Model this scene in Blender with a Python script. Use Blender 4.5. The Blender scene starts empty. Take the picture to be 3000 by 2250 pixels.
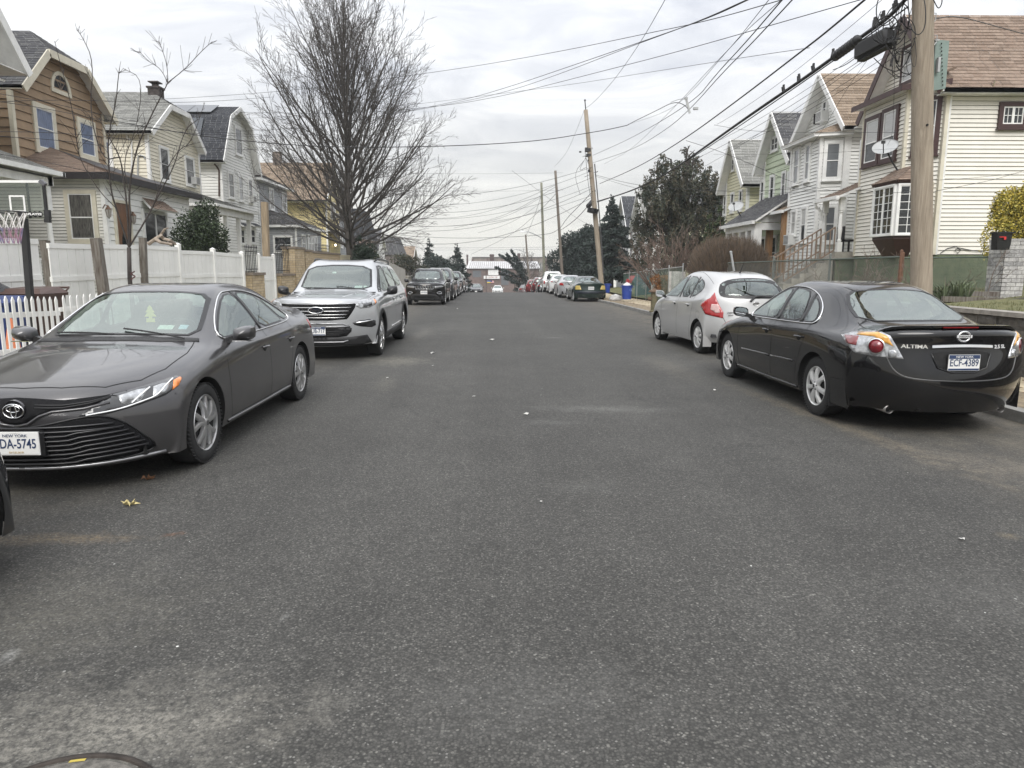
import bpy,bmesh,math,random
import numpy as np
from mathutils import Vector,Matrix
from mathutils.bvhtree import BVHTree
from mathutils.geometry import delaunay_2d_cdt,tessellate_polygon
SC=bpy.context.scene
COL=SC.collection
PI=math.pi
R=math.radians
rnd=random.Random(7)
# -------------------------- camera
FPX=2060.0
EYE=1.6
PITCH=math.atan(340.0/FPX)
YAW=math.atan(40.0/FPX)
cam_d=bpy.data.cameras.new('camera')
cam=bpy.data.objects.new('camera',cam_d)
COL.objects.link(cam)
cam_d.sensor_width=36.0
cam_d.lens=FPX/3000.0*36.0
cam_d.clip_start=.05
cam_d.clip_end=3000.0
cam.location=(0,0,EYE)
cam.rotation_euler=(PI/2-PITCH,0,-YAW)
SC.camera=cam
# -------------------------- W_ and sun (overcast)
w=bpy.data.worlds.new('World')
SC.world=w
w.use_nodes=True
nt=w.node_tree
nt.nodes.clear()
def nn(tree,typ,**kw):
 n=tree.nodes.new(typ)
 for k,v in kw.items():
  if k=='inp':
   for kk,vv in v.items():
    n.inputs[kk].default_value=vv
  else:
   setattr(n,k,v)
 return n
def mathn(t,op,a,b=None,clamp=False):
 n=t.nodes.new('ShaderNodeMath')
 n.operation=op
 n.use_clamp=clamp
 for i,v in enumerate((a,b)):
  if v is None:
   continue
  if isinstance(v,(int,float)):
   n.inputs[i].default_value=v
  else:
   t.links.new(v,n.inputs[i])
 return n.outputs[0]
def ramp(t,fac,stops,interp='LINEAR'):
 n=t.nodes.new('ShaderNodeValToRGB')
 n.color_ramp.interpolation=interp
 els=n.color_ramp.elements
 while len(els)<len(stops):
  els.new(.5)
 for e,(p,c)in zip(els,stops):
  e.position=p
  e.color=(c[0],c[1],c[2],1)if not isinstance(c,(int,float))else(c,c,c,1)
 if fac is not None:
  t.links.new(fac,n.inputs[0])
 return n.outputs[0]
def mixc(t,fac,a,b,mode='MIX'):
 n=t.nodes.new('ShaderNodeMix')
 n.data_type='RGBA'
 n.blend_type=mode
 n.clamp_factor=True
 for sock,v in((n.inputs[0],fac),(n.inputs[6],a),(n.inputs[7],b)):
  if isinstance(v,(int,float)):
   sock.default_value=v if sock.type=='VALUE' else(v,v,v,1)
  elif isinstance(v,tuple):
   sock.default_value=(v[0],v[1],v[2],1)
  else:
   t.links.new(v,sock)
 return n.outputs[2]
SUN_EL,SUN_ROT=42.0,182.0
sky=nn(nt,'ShaderNodeTexSky',sky_type='NISHITA')
sky.sun_disc=False
sky.sun_elevation=R(SUN_EL)
sky.sun_rotation=R(SUN_ROT)
tc=nn(nt,'ShaderNodeTexCoord')
sep=nn(nt,'ShaderNodeSeparateXYZ')
nt.links.new(tc.outputs['Generated'],sep.inputs[0])
zc=mathn(nt,'MAXIMUM',sep.outputs[2],.0)
den=mathn(nt,'ADD',zc,.15)
px_=mathn(nt,'DIVIDE',sep.outputs[0],den)
py_=mathn(nt,'DIVIDE',sep.outputs[1],den)
comb=nn(nt,'ShaderNodeCombineXYZ')
nt.links.new(px_,comb.inputs[0])
nt.links.new(py_,comb.inputs[1])
mp=nn(nt,'ShaderNodeMapping')
mp.inputs['Rotation'].default_value=(0,0,R(28))
mp.inputs['Scale'].default_value=(.95,1.5,1)
nt.links.new(comb.outputs[0],mp.inputs[0])
n1=nn(nt,'ShaderNodeTexNoise',inp={'Scale':1.7,'Detail':10.0,'Roughness':.58,'Distortion':.9})
nt.links.new(mp.outputs[0],n1.inputs['Vector'])
n2=nn(nt,'ShaderNodeTexNoise',inp={'Scale':.35,'Detail':4.0,'Roughness':.5})
nt.links.new(mp.outputs[0],n2.inputs['Vector'])
nmix=mathn(nt,'ADD',mathn(nt,'MULTIPLY',n1.outputs[0],.6),mathn(nt,'MULTIPLY',n2.outputs[0],.4))
cl=ramp(nt,nmix,[(.36,(.41,.425,.465)),(.47,(.52,.53,.555)),(.56,(.63,.635,.645)),(.68,(.75,.75,.74))])
hz=ramp(nt,zc,[(.0,1.0),(.10,.55),(.24,.0)])
cl2=mixc(nt,mathn(nt,'MULTIPLY',hz,.85),cl,(.74,.71,.635))
gain=mathn(nt,'ADD',mathn(nt,'MULTIPLY',mathn(nt,'POWER',zc,1.3),19.0),8.2)
cl3=nn(nt,'ShaderNodeVectorMath',operation='SCALE')
nt.links.new(cl2,cl3.inputs[0])
nt.links.new(gain,cl3.inputs['Scale'])
skymix=mixc(nt,.93,sky.outputs[0],cl3.outputs[0])
bg=nn(nt,'ShaderNodeBackground')
bg.inputs[1].default_value=.10
nt.links.new(skymix,bg.inputs[0])
wo=nn(nt,'ShaderNodeOutputWorld')
nt.links.new(bg.outputs[0],wo.inputs[0])
sun_d=bpy.data.lights.new('sun','SUN')
sun_d.energy=1.5
sun_d.angle=R(35)
sun_d.color=(1.0,.97,.93)
sun=bpy.data.objects.new('sun',sun_d)
COL.objects.link(sun)
az=R(SUN_ROT)
sdir=Vector((math.sin(az)*math.cos(R(SUN_EL)),math.cos(az)*math.cos(R(SUN_EL)),math.sin(R(SUN_EL))))
sun.rotation_euler=sdir.to_track_quat('Z','Y').to_euler()
SC.view_settings.view_transform='Standard'
SC.view_settings.look='None'
SC.view_settings.exposure=.60
SC.view_settings.gamma=1.0
SC.view_settings.use_curve_mapping=False
SC.render.engine='CYCLES'
SC.cycles.max_bounces=6
SC.cycles.transparent_max_bounces=12
# -------------------------- camera ray helpers (for measuring places)
_cm=Matrix.Translation(cam.location)@cam.rotation_euler.to_matrix().to_4x4()
def ray(u,v):
 d=_cm.to_3x3()@Vector((u-1500.0,1125.0-v,-FPX))
 return d.normalized()
def at_y(u,v,Y):
 d=ray(u,v)
 return Vector((0,0,EYE))+d*(Y/d.y)
def at_x(u,v,X):
 d=ray(u,v)
 return Vector((0,0,EYE))+d*(X/d.x)
def at_z(u,v,Z):
 d=ray(u,v)
 return Vector((0,0,EYE))+d*((Z-EYE)/d.z)
def road_z(y):
 pts=[(-60,.1),(0,0),(16,0),(34,-.16),(42,-.28),(57,-.335),(66,-.80),(80,-1.36),(127,-3.0),(200,-5.0),(400,-6.0),(900,-6.5)]
 for(a,za),(b,zb)in zip(pts,pts[1:]):
  if y<=b:
   t=max(.0,(y-a)/(b-a))
   return za+(zb-za)*t
 return pts[-1][1]
 # -------------------------- materials
MATS={}
def mat(name,col=(.5,.5,.5),rough=.6,metal=.0,var=.0,vscale=3.0,bump=.0,bscale=40.0,coat=.0,spec=.5,col2=None,stretch=None,dirt=.0,ior=None,emit=None):
 """a procedural material: base colour broken up by noise, optional bump, clear coat and dirt"""
 if name in MATS:
  return MATS[name]
 m=bpy.data.materials.new(name)
 m.use_nodes=True
 t=m.node_tree
 b=t.nodes['Principled BSDF']
 b.inputs['Roughness'].default_value=rough
 b.inputs['Metallic'].default_value=metal
 b.inputs['Coat Weight'].default_value=coat
 b.inputs['Coat Roughness'].default_value=.03
 b.inputs['Specular IOR Level'].default_value=spec
 c=tuple(col)
 tcn=nn(t,'ShaderNodeTexCoord')
 vec=tcn.outputs['Object']
 if stretch:
  mpn=nn(t,'ShaderNodeMapping')
  mpn.inputs['Scale'].default_value=stretch
  t.links.new(vec,mpn.inputs[0])
  vec=mpn.outputs[0]
 out=None
 if var>0 or col2:
  no=nn(t,'ShaderNodeTexNoise',inp={'Scale':vscale,'Detail':6.0,'Roughness':.6})
  t.links.new(vec,no.inputs['Vector'])
  c2=col2 if col2 else tuple(max(0,x*(1-var))for x in c)
  c1=tuple(x*(1+var*.5)for x in c)if not col2 else c
  out=ramp(t,no.outputs[0],[(.33,c2),(.67,c1)])
 if dirt>0:
  nd=nn(t,'ShaderNodeTexNoise',inp={'Scale':1.7,'Detail':8.0,'Roughness':.7})
  mpd=nn(t,'ShaderNodeMapping')
  mpd.inputs['Scale'].default_value=(1,1,.25)
  t.links.new(tcn.outputs['Object'],mpd.inputs[0])
  t.links.new(mpd.outputs[0],nd.inputs['Vector'])
  f=ramp(t,nd.outputs[0],[(.48,.0),(.75,dirt)])
  out=mixc(t,f,out if out else c,tuple(x*.45 for x in c))
 if out:
  t.links.new(out,b.inputs['Base Color'])
 else:
  b.inputs['Base Color'].default_value=(c[0],c[1],c[2],1)
 if bump>0:
  nb=nn(t,'ShaderNodeTexNoise',inp={'Scale':bscale,'Detail':5.0,'Roughness':.6})
  t.links.new(vec,nb.inputs['Vector'])
  bu=nn(t,'ShaderNodeBump',inp={'Strength':bump,'Distance':.02})
  t.links.new(nb.outputs[0],bu.inputs['Height'])
  t.links.new(bu.outputs[0],b.inputs['Normal'])
 if emit:
  b.inputs['Emission Color'].default_value=(emit[0],emit[1],emit[2],1)
  b.inputs['Emission Strength'].default_value=emit[3]
 MATS[name]=m
 return m
def glass_mat(name,tint=(.55,.62,.58),refl=.12,edge=.75):
 """thin glass: tinted see-through mixed with a sharp reflection that grows at grazing angles"""
 if name in MATS:
  return MATS[name]
 m=bpy.data.materials.new(name)
 m.use_nodes=True
 t=m.node_tree
 t.nodes.clear()
 o=nn(t,'ShaderNodeOutputMaterial')
 tr=nn(t,'ShaderNodeBsdfTransparent')
 tr.inputs[0].default_value=(*tint,1)
 gl=nn(t,'ShaderNodeBsdfGlossy')
 gl.inputs['Roughness'].default_value=.015
 gl.inputs[0].default_value=(.86,.93,.90,1)
 lw=nn(t,'ShaderNodeLayerWeight')
 lw.inputs['Blend'].default_value=.5
 f=mathn(t,'ADD',mathn(t,'MULTIPLY',mathn(t,'POWER',lw.outputs['Facing'],1.8),edge),refl,clamp=True)
 mx=nn(t,'ShaderNodeMixShader')
 t.links.new(f,mx.inputs[0])
 t.links.new(tr.outputs[0],mx.inputs[1])
 t.links.new(gl.outputs[0],mx.inputs[2])
 t.links.new(mx.outputs[0],o.inputs[0])
 MATS[name]=m
 return m
 # -------------------------- mesh builder
class MB:
 def __init__(s):
  s.v,s.f=[],[]
 def add(s,vs,fs):
  o=len(s.v)
  s.v+=[tuple(p)for p in vs]
  s.f+=[tuple(i+o for i in f)for f in fs]
  return s
 def box(s,x0,x1,y0,y1,z0,z1):
  x0,x1=min(x0,x1),max(x0,x1)
  y0,y1=min(y0,y1),max(y0,y1)
  z0,z1=min(z0,z1),max(z0,z1)
  return s.add([(x0,y0,z0),(x1,y0,z0),(x1,y1,z0),(x0,y1,z0),(x0,y0,z1),(x1,y0,z1),(x1,y1,z1),(x0,y1,z1)],[(0,3,2,1),(4,5,6,7),(0,1,5,4),(1,2,6,5),(2,3,7,6),(3,0,4,7)])
 def cbox(s,c,sz,rot=None,taper=1.0):
  """box centred at c with size sz, turned by the matrix rot; taper shrinks the top"""
  vs=[]
  for dz in(-.5,.5):
   k=taper if dz>0 else 1.0
   for dx,dy in((-.5,-.5),(.5,-.5),(.5,.5),(-.5,.5)):
    p=Vector((dx*sz[0]*k,dy*sz[1]*k,dz*sz[2]))
    if rot is not None:
     p=rot@p
    vs.append(p+Vector(c))
  return s.add(vs,[(0,3,2,1),(4,5,6,7),(0,1,5,4),(1,2,6,5),(2,3,7,6),(3,0,4,7)])
 def beam(s,p,q,wd,hd,up=(0,0,1)):
  """a rectangular bar from p to q"""
  p,q=Vector(p),Vector(q)
  d=(q-p).normalized()
  up=Vector(up)
  sd=d.cross(up)
  if sd.length<1e-4:
   sd=d.cross(Vector((1,0,0)))
  sd.normalize()
  u=sd.cross(d).normalized()
  vs=[]
  for e in(p,q):
   for a,b in((-1,-1),(1,-1),(1,1),(-1,1)):
    vs.append(e+sd*a*wd/2+u*b*hd/2)
  return s.add(vs,[(0,1,2,3),(7,6,5,4),(0,4,5,1),(1,5,6,2),(2,6,7,3),(3,7,4,0)])
 def tube(s,pts,rad,n=8,caps=True,closed=False):
  pts=[Vector(p)for p in pts]
  m=len(pts)
  rr=rad if isinstance(rad,(list,tuple))else[rad]*m
  vs=[]
  up=None
  for i,p in enumerate(pts):
   a=pts[(i-1)%m]if(i>0 or closed)else p
   b=pts[(i+1)%m]if(i<m-1 or closed)else p
   d=(b-a)
   d=d.normalized()if d.length>1e-9 else Vector((0,0,1))
   if up is None:
    up=Vector((0,0,1))if abs(d.z)<.9 else Vector((1,0,0))
   sd=d.cross(up)
   if sd.length<1e-6:
    sd=d.cross(Vector((0,1,0)))
   sd.normalize()
   up=sd.cross(d).normalized()
   for k in range(n):
    t=2*PI*k/n
    vs.append(p+(sd*math.cos(t)+up*math.sin(t))*rr[i])
  fs=[]
  for i in range(m if closed else m-1):
   for k in range(n):
    a,b=i*n+k,i*n+(k+1)%n
    c,d_=((i+1)%m)*n+(k+1)%n,((i+1)%m)*n+k
    fs.append((a,b,c,d_))
  if caps and not closed:
   fs.append(tuple(range(n))[::-1])
   fs.append(tuple((m-1)*n+k for k in range(n)))
  return s.add(vs,fs)
 def lathe(s,prof,c=(0,0,0),axis='z',n=24,cap=False):
  """turn (radius, height) points about an axis through c"""
  vs=[]
  for r_,h in prof:
   for k in range(n):
    t=2*PI*k/n
    a,b=r_*math.cos(t),r_*math.sin(t)
    if axis=='z':
     p=(a,b,h)
    elif axis=='x':
     p=(h,a,b)
    else:
     p=(a,h,b)
    vs.append((p[0]+c[0],p[1]+c[1],p[2]+c[2]))
  fs=[]
  m=len(prof)
  for i in range(m-1):
   for k in range(n):
    fs.append((i*n+k,i*n+(k+1)%n,(i+1)*n+(k+1)%n,(i+1)*n+k))
  if cap:
   fs.append(tuple(range(n))[::-1])
   fs.append(tuple((m-1)*n+k for k in range(n)))
  return s.add(vs,fs)
 def poly(s,pts):
  s.add(pts,[tuple(range(len(pts)))])
  return s
 def prism(s,pts,vec):
  """a flat polygon given thickness along vec"""
  n=len(pts)
  vec=Vector(vec)
  top=[Vector(p)+vec for p in pts]
  fs=[tuple(range(n))[::-1],tuple(range(n,2*n))]
  for i in range(n):
   j=(i+1)%n
   fs.append((i,j,n+j,n+i))
  return s.add([Vector(p)for p in pts]+top,fs)
 def mesh(s,name,S_=False):
  me=bpy.data.meshes.new(name)
  me.from_pydata(s.v,[],s.f)
  if S_:
   me.polygons.foreach_set('use_smooth',[True]*len(me.polygons))
  return me
def fixn(me):
 bm=bmesh.new()
 bm.from_mesh(me)
 bmesh.ops.recalc_face_normals(bm,faces=bm.faces)
 bm.to_mesh(me)
 bm.free()
def tag(o,label=None,cat=None,group=None,kind=None):
 if label:
  o['label']=label
 if cat:
  o['category']=cat
 if group:
  o['group']=group
 if kind:
  o['kind']=kind
 return o
WM={}
def wmat(o):
 return WM.get(o.name,Matrix.Identity(4))
def thing(name,label,cat,loc=(0,0,0),rz=.0,group=None):
 o=bpy.data.objects.new(name,None)
 o.empty_display_size=.2
 COL.objects.link(o)
 o.location=loc
 o.rotation_euler=(0,0,rz)
 WM[o.name]=Matrix.Translation(Vector(loc))@Matrix.Rotation(rz,4,'Z')
 return tag(o,label,cat,group)
def part(name,mb,m,parent=None,S_=False,W_=False,fix=True,auto=None):
 """link a mesh as one object; W_=1: the points are in W_ space although the parent is placed elsewhere"""
 me=mb.mesh(name,S_)if isinstance(mb,MB)else mb
 if fix:
  fixn(me)
 if m is not None:
  me.materials.append(m)
 o=bpy.data.objects.new(name,me)
 COL.objects.link(o)
 if parent is not None:
  o.parent=parent
  if W_:
   me.transform(wmat(parent).inverted())
  WM[o.name]=wmat(parent)
 else:
  WM[o.name]=Matrix.Identity(4)
 if auto:
  me.polygons.foreach_set('use_smooth',[True]*len(me.polygons))
  me.set_sharp_from_angle(angle=R(auto))
 return o
def copy_tree(o,parent=None):
 c=o.copy()
 COL.objects.link(c)
 if parent is not None:
  c.parent=parent
 for ch in list(KIDS.get(o.name,()))or[k for k in o.children]:
  copy_tree(ch,c)
 return c
KIDS={}
def text_mesh(txt,size,depth=.0,xscale=1.0,bold=.0,align='CENTER'):
 cu=bpy.data.curves.new('lettering','FONT')
 cu.body=txt
 cu.size=size
 cu.extrude=depth
 cu.offset=bold
 cu.align_x=align
 cu.align_y='CENTER'
 cu.resolution_u=3
 o=bpy.data.objects.new('lettering',cu)
 COL.objects.link(o)
 dg=bpy.context.evaluated_depsgraph_get()
 me=bpy.data.meshes.new_from_object(o.evaluated_get(dg))
 bpy.data.objects.remove(o)
 me.name='lettering'
 if xscale!=1.0:
  me.transform(Matrix.Diagonal((xscale,1,1,1)))
 me.materials.clear()
 return me
 # ========================== CARS
def paint_mat(name,col,metal=.0,rough=.35,flake=.0,dirt=.12):
 """car paint: clear coat over a base with a faint flake, dusty low down, and a dark lining on its inner face"""
 if name in MATS:
  return MATS[name]
 m=bpy.data.materials.new(name)
 m.use_nodes=True
 t=m.node_tree
 b=t.nodes['Principled BSDF']
 b.inputs['Metallic'].default_value=metal
 b.inputs['Specular IOR Level'].default_value=.12 if max(col)<.03 else .5
 b.inputs['Coat Weight'].default_value=1.0
 b.inputs['Coat Roughness'].default_value=.035
 tcn=nn(t,'ShaderNodeTexCoord')
 c=tuple(col)
 nf=nn(t,'ShaderNodeTexNoise',inp={'Scale':900.0,'Detail':1.0})
 t.links.new(tcn.outputs['Object'],nf.inputs['Vector'])
 fc=ramp(t,nf.outputs[0],[(.35,tuple(x*(1-flake)for x in c)),(.65,tuple(x*(1+flake)for x in c))])
 nd=nn(t,'ShaderNodeTexNoise',inp={'Scale':2.2,'Detail':8.0,'Roughness':.7})
 t.links.new(tcn.outputs['Object'],nd.inputs['Vector'])
 sp=nn(t,'ShaderNodeSeparateXYZ')
 t.links.new(tcn.outputs['Object'],sp.inputs[0])
 low=ramp(t,sp.outputs[2],[(.15,1.0),(.62,.12)])
 d=mathn(t,'MULTIPLY',mathn(t,'MULTIPLY',low,ramp(t,nd.outputs[0],[(.35,.1),(.7,1.0)])),dirt*2.2)
 t.links.new(mixc(t,d,fc,(.20,.185,.165)),b.inputs['Base Color'])
 t.links.new(mathn(t,'ADD',d,rough,clamp=True),b.inputs['Roughness'])
 t.links.new(mathn(t,'SUBTRACT',1.0,mathn(t,'MULTIPLY',d,1.2),clamp=True),b.inputs['Coat Weight'])
 geo=nn(t,'ShaderNodeNewGeometry')
 inner=nn(t,'ShaderNodeBsdfDiffuse')
 inner.inputs[0].default_value=(.018,.018,.02,1)
 ms=nn(t,'ShaderNodeMixShader')
 t.links.new(geo.outputs['Backfacing'],ms.inputs[0])
 t.links.new(b.outputs[0],ms.inputs[1])
 t.links.new(inner.outputs[0],ms.inputs[2])
 t.links.new(ms.outputs[0],t.nodes['Material Output'].inputs[0])
 MATS[name]=m
 return m
M_GLASS=glass_mat('car_glass',(.50,.60,.55),.12,.52)
M_TINT=glass_mat('tinted_glass',(.10,.115,.11),.17,.62)
M_BLACK=mat('black_trim',(.012,.012,.013),.35,spec=.5)
M_MATTE=mat('matte_black_plastic',(.022,.022,.023),.6,var=.2,vscale=6)
M_GAP=mat('panel_gap',(.004,.004,.004),.8)
M_RUBBER=mat('tyre_rubber',(.018,.018,.018),.75,var=.3,vscale=9,bump=.15,bscale=60)
M_CHROME=mat('chrome',(.78,.78,.78),.10,1.0)
M_ALLOY=mat('alloy_wheel',(.60,.60,.60),.28,.85,var=.12,vscale=5)
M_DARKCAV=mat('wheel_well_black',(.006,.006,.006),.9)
M_SEAT=mat('seat_cloth',(.035,.035,.038),.9)
M_SEATL=mat('seat_grey',(.10,.10,.10),.9)
M_PLATE=mat('plate_white',(.72,.72,.70),.4)
M_PLATEB=mat('plate_navy',(.03,.05,.11),.4)
M_LENSR=mat('red_lens',(.36,.012,.014),.08,coat=1.0,var=.25,vscale=30)
M_LENSDR=mat('dark_red_lens',(.16,.012,.014),.10,coat=1.0)
M_LENSA=mat('amber_lens',(.72,.21,.03),.10,coat=1.0,var=.2,vscale=40)
M_LENSY=mat('yellow_amber_lens',(.66,.33,.06),.12,coat=1.0,var=.2,vscale=25)
M_LENSC=mat('clear_lens',(.45,.46,.47),.12,.55,coat=1.0,var=.45,vscale=24)
M_LENSD=mat('smoked_lamp_housing',(.035,.036,.038),.15,coat=1.0)
M_WHITEP=mat('white_plastic',(.75,.75,.74),.35)
def chaikin(p,k=2,closed=True):
 for _ in range(k):
  q=[]
  n=len(p)
  for i in range(n if closed else n-1):
   a,b=p[i],p[(i+1)%n]
   q.append(tuple(a[j]*.75+b[j]*.25 for j in range(len(a))))
   q.append(tuple(a[j]*.25+b[j]*.75 for j in range(len(a))))
  if not closed:
   q=[p[0]]+q+[p[-1]]
  p=q
 return p
def inpoly(P,poly):
 """which of the 2-D points P lie inside the polygon"""
 x,y=P[:,0],P[:,1]
 c=np.zeros(len(P),bool)
 n=len(poly)
 for i in range(n):
  x0,y0=poly[i]
  x1,y1=poly[(i+1)%n]
  if y0==y1:
   continue
  k=((y0>y)!=(y1>y))&(x<(x1-x0)*(y-y0)/(y1-y0)+x0)
  c^=k
 return c
def nearest_on(p,poly):
 best,bd=None,1e9
 for i in range(len(poly)):
  a=np.array(poly[i]);b=np.array(poly[(i+1)%len(poly)])
  d=b-a
  t=np.clip(np.dot(p-a,d)/max(1e-12,np.dot(d,d)),0,1)
  q=a+d*t
  e=np.sum((q-p)**2)
  if e<bd:
   bd,best=e,q
 return best
class Body:
 """a car body lofted over rows of side-to-centre points (8 to a row, from sill to centre line)"""
 def __init__(s,rows,p=2.6,NI=12,NJ=8,comp=.85):
  D=[]
  for r in rows:
   yc,ys,xs,zs=r[:4]
   pw=r[4]if len(r)>4 else p
   xm=max(xs)
   D.append([(x,yc+(ys-yc)*(x/xm)**pw,z)for x,z in zip(xs,zs)])
  D=np.array(D,float)
  def ext(A):
   A=np.concatenate([2*A[:1]-A[1:2],A,2*A[-1:]-A[-2:-1]],0)
   mir=A[:,-2:-1]*np.array([-1,1,1.0])
   return np.concatenate([2*A[:,:1]-A[:,1:2],A,mir],1)
  def knots(A):
   E=ext(A)
   B=(E[:-2]+4*E[1:-1]+E[2:])/6
   return(B[:,:-2]+4*B[:,1:-1]+B[:,2:])/6
  C=D.copy()
  for _ in range(2):
   C=C+comp*(D-knots(C))
  E=ext(C)
  def basis(n,sub):
   M=np.zeros(((n-1)*sub+1,n+2))
   for i in range(n-1):
    for k in range(sub+(1 if i==n-2 else 0)):
     t=k/sub
     M[i*sub+k,i:i+4]=np.array([(1-t)**3,3*t**3-6*t**2+4,-3*t**3+3*t**2+3*t+1,t**3])/6
   return M
  Bi,Bj=basis(C.shape[0],NI),basis(C.shape[1],NJ)
  V=np.einsum('ai,ijc,bj->abc',Bi,E,Bj)
  V[:,-1,0]=0
  Vm=V[:,-2::-1].copy()
  Vm[:,:,0]*=-1
  V=np.concatenate([V,Vm],1)
  s.ni,s.nj=V.shape[:2]
  s.V=V.reshape(-1,3)
  idx=np.arange(s.ni*s.nj).reshape(s.ni,s.nj)
  s.F=np.stack([idx[:-1,:-1],idx[:-1,1:],idx[1:,1:],idx[1:,:-1]],-1).reshape(-1,4)
  s.bvh=BVHTree.FromPolygons([tuple(v)for v in s.V],[tuple(int(i)for i in f)for f in s.F])
  s.keep=np.ones(len(s.F),bool)
 def hit(s,p,ang,off=.0):
  """the surface point met by looking at the 3-D point p from the compass angle ang (0 front, 90 side, 180 rear)"""
  a=R(ang)
  d=Vector((-math.sin(a),math.cos(a),0))
  if ang=='top':
   d=Vector((0,0,-1))
  o=Vector(p)-d*4
  h=s.bvh.ray_cast(o,d)
  if h[0]is None:
   h=s.bvh.find_nearest(Vector(p))
  n=h[1]
  if n.dot(d)>0:
   n=-n
  return h[0]+n*off
 def hit_top(s,x,y,off=.0):
  h=s.bvh.ray_cast(Vector((x,y,4)),Vector((0,0,-1)))
  if h[0]is None:
   h=s.bvh.find_nearest(Vector((x,y,1)))
  n=h[1]if h[1].z>0 else-h[1]
  return h[0]+n*off
 def patch(s,pts,ang,off=.004,step=.05,both=False,mb=None,skirt=True):
  """a panel laid on the body: pts are rough 3-D corners, seen from ang; both=True adds its mirror image"""
  mb=mb or MB()
  top=ang=='top'
  a=0 if top else R(ang)
  ca,sa=math.cos(a),math.sin(a)
  if top:
   P2=[(p[0],p[1])for p in pts]
  else:
   P2=[(p[0]*ca+p[1]*sa,p[2])for p in pts]
  x0,x1=min(q[0]for q in P2),max(q[0]for q in P2)
  y0,y1=min(q[1]for q in P2),max(q[1]for q in P2)
  E=[]
  for i in range(len(P2)):
   p,q=P2[i],P2[(i+1)%len(P2)]
   k=max(1,int(math.hypot(q[0]-p[0],q[1]-p[1])/step))
   E+=[(p[0]+(q[0]-p[0])*j/k,p[1]+(q[1]-p[1])*j/k)for j in range(k)]
  G=[]
  nx,ny=int((x1-x0)/step)+1,int((y1-y0)/step)+1
  for i in range(1,nx+1):
   for j in range(1,ny+1):
    G.append((x0+(i-.5)*(x1-x0)/nx,y0+(j-.5)*(y1-y0)/ny))
  if G:
   k=inpoly(np.array(G),E)
   G=[g for g,kk in zip(G,k)if kk]
   G=[g for g in G if min((g[0]-e[0])**2+(g[1]-e[1])**2 for e in E)>(step*.35)**2]
  n=len(E)
  vs,_,fs,*_=delaunay_2d_cdt([Vector(e)for e in E+G],[(i,(i+1)%n)for i in range(n)],[],1,1e-6)
  def lift(q,o_):
   if top:
    return s.hit_top(q[0],q[1],o_)
   c=Vector((q[0]*ca,q[0]*sa,q[1]))
   return s.hit(c,ang,o_)
  V3=[lift(q,off)for q in vs]
  F3=[tuple(f)for f in fs]
  if skirt:
   m=len(V3)
   low=[lift(q,-.002)for q in E]
   mapi=[]
   for e in E:
    mapi.append(min(range(len(vs)),key=lambda i:(vs[i][0]-e[0])**2+(vs[i][1]-e[1])**2))
   V3+=low
   for i in range(n):
    j=(i+1)%n
    F3.append((mapi[i],mapi[j],m+j,m+i))
  mb.add(V3,F3)
  if both:
   mb.add([(-v[0],v[1],v[2])for v in V3],[f[::-1]for f in F3])
  return mb
 def line(s,pts,ang,wd=.008,off=.0015,both=False,mb=None,closed=False,step=.06):
  """a thin strip drawn on the body along rough 3-D points"""
  mb=mb or MB()
  P=[Vector(p)for p in pts]
  if closed:
   P.append(P[0])
  Q=[]
  for a,b in zip(P,P[1:]):
   k=max(1,int((b-a).length/step))
   Q+=[a.lerp(b,i/k)for i in range(k)]
  Q.append(P[-1])
  if ang=='top':
   H=[s.hit_top(q.x,q.y,off)for q in Q]
   dn=Vector((0,0,-1))
  else:
   H=[s.hit(q,ang,off)for q in Q]
   dn=Vector((-math.sin(R(ang)),math.cos(R(ang)),0))
  L,Rr=[],[]
  for i,h in enumerate(H):
   d=H[min(i+1,len(H)-1)]-H[max(i-1,0)]
   sd=d.cross(dn)
   sd=sd.normalized()if sd.length>1e-6 else Vector((0,0,1))
   hl=s.bvh.find_nearest(h+sd*wd/2)
   hr=s.bvh.find_nearest(h-sd*wd/2)
   nl=hl[1]if hl[1].dot(dn)<0 else-hl[1]
   nr=hr[1]if hr[1].dot(dn)<0 else-hr[1]
   L.append(hl[0]+nl*off)
   Rr.append(hr[0]+nr*off)
  n=len(H)
  V3=L+Rr
  F3=[(i,i+1,n+i+1,n+i)for i in range(n-1)]
  mb.add(V3,F3)
  if both:
   mb.add([(-v[0],v[1],v[2])for v in V3],[f[::-1]for f in F3])
  return mb
 def rod(s,pts,ang,r=.006,off=.004,both=False,mb=None,step=.08,n=6,closed=False):
  mb=mb or MB()
  P=[Vector(p)for p in pts]
  if closed:
   P.append(P[0])
  Q=[]
  for a,b in zip(P,P[1:]):
   k=max(1,int((b-a).length/step))
   Q+=[a.lerp(b,i/k)for i in range(k)]
  Q.append(P[-1])
  H=[s.hit_top(q.x,q.y,off)if ang=='top' else s.hit(q,ang,off)for q in Q]
  mb.tube(H,r,n)
  if both:
   mb.tube([(-h.x,h.y,h.z)for h in H],r,n)
  return mb
 def cut(s,pts,ang,side=1,cond=None):
  """open a hole of the outline pts (as seen from ang), its rim pulled onto the outline"""
  a=R(ang)
  ca,sa=math.cos(a),math.sin(a)
  poly=[(p[0]*ca+p[1]*sa,p[2])for p in pts]
  V=s.V.copy()
  V[:,0]*=side
  P=np.stack([V[:,0]*ca+V[:,1]*sa,V[:,2]],1)
  cen=P[s.F].mean(1)
  c3=V[s.F].mean(1)
  ins=inpoly(cen,poly)&s.keep
  if cond is not None:
   ins&=cond(c3)
  s._snap(ins,lambda i:nearest_on(P[i],poly),ang,side)
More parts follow.
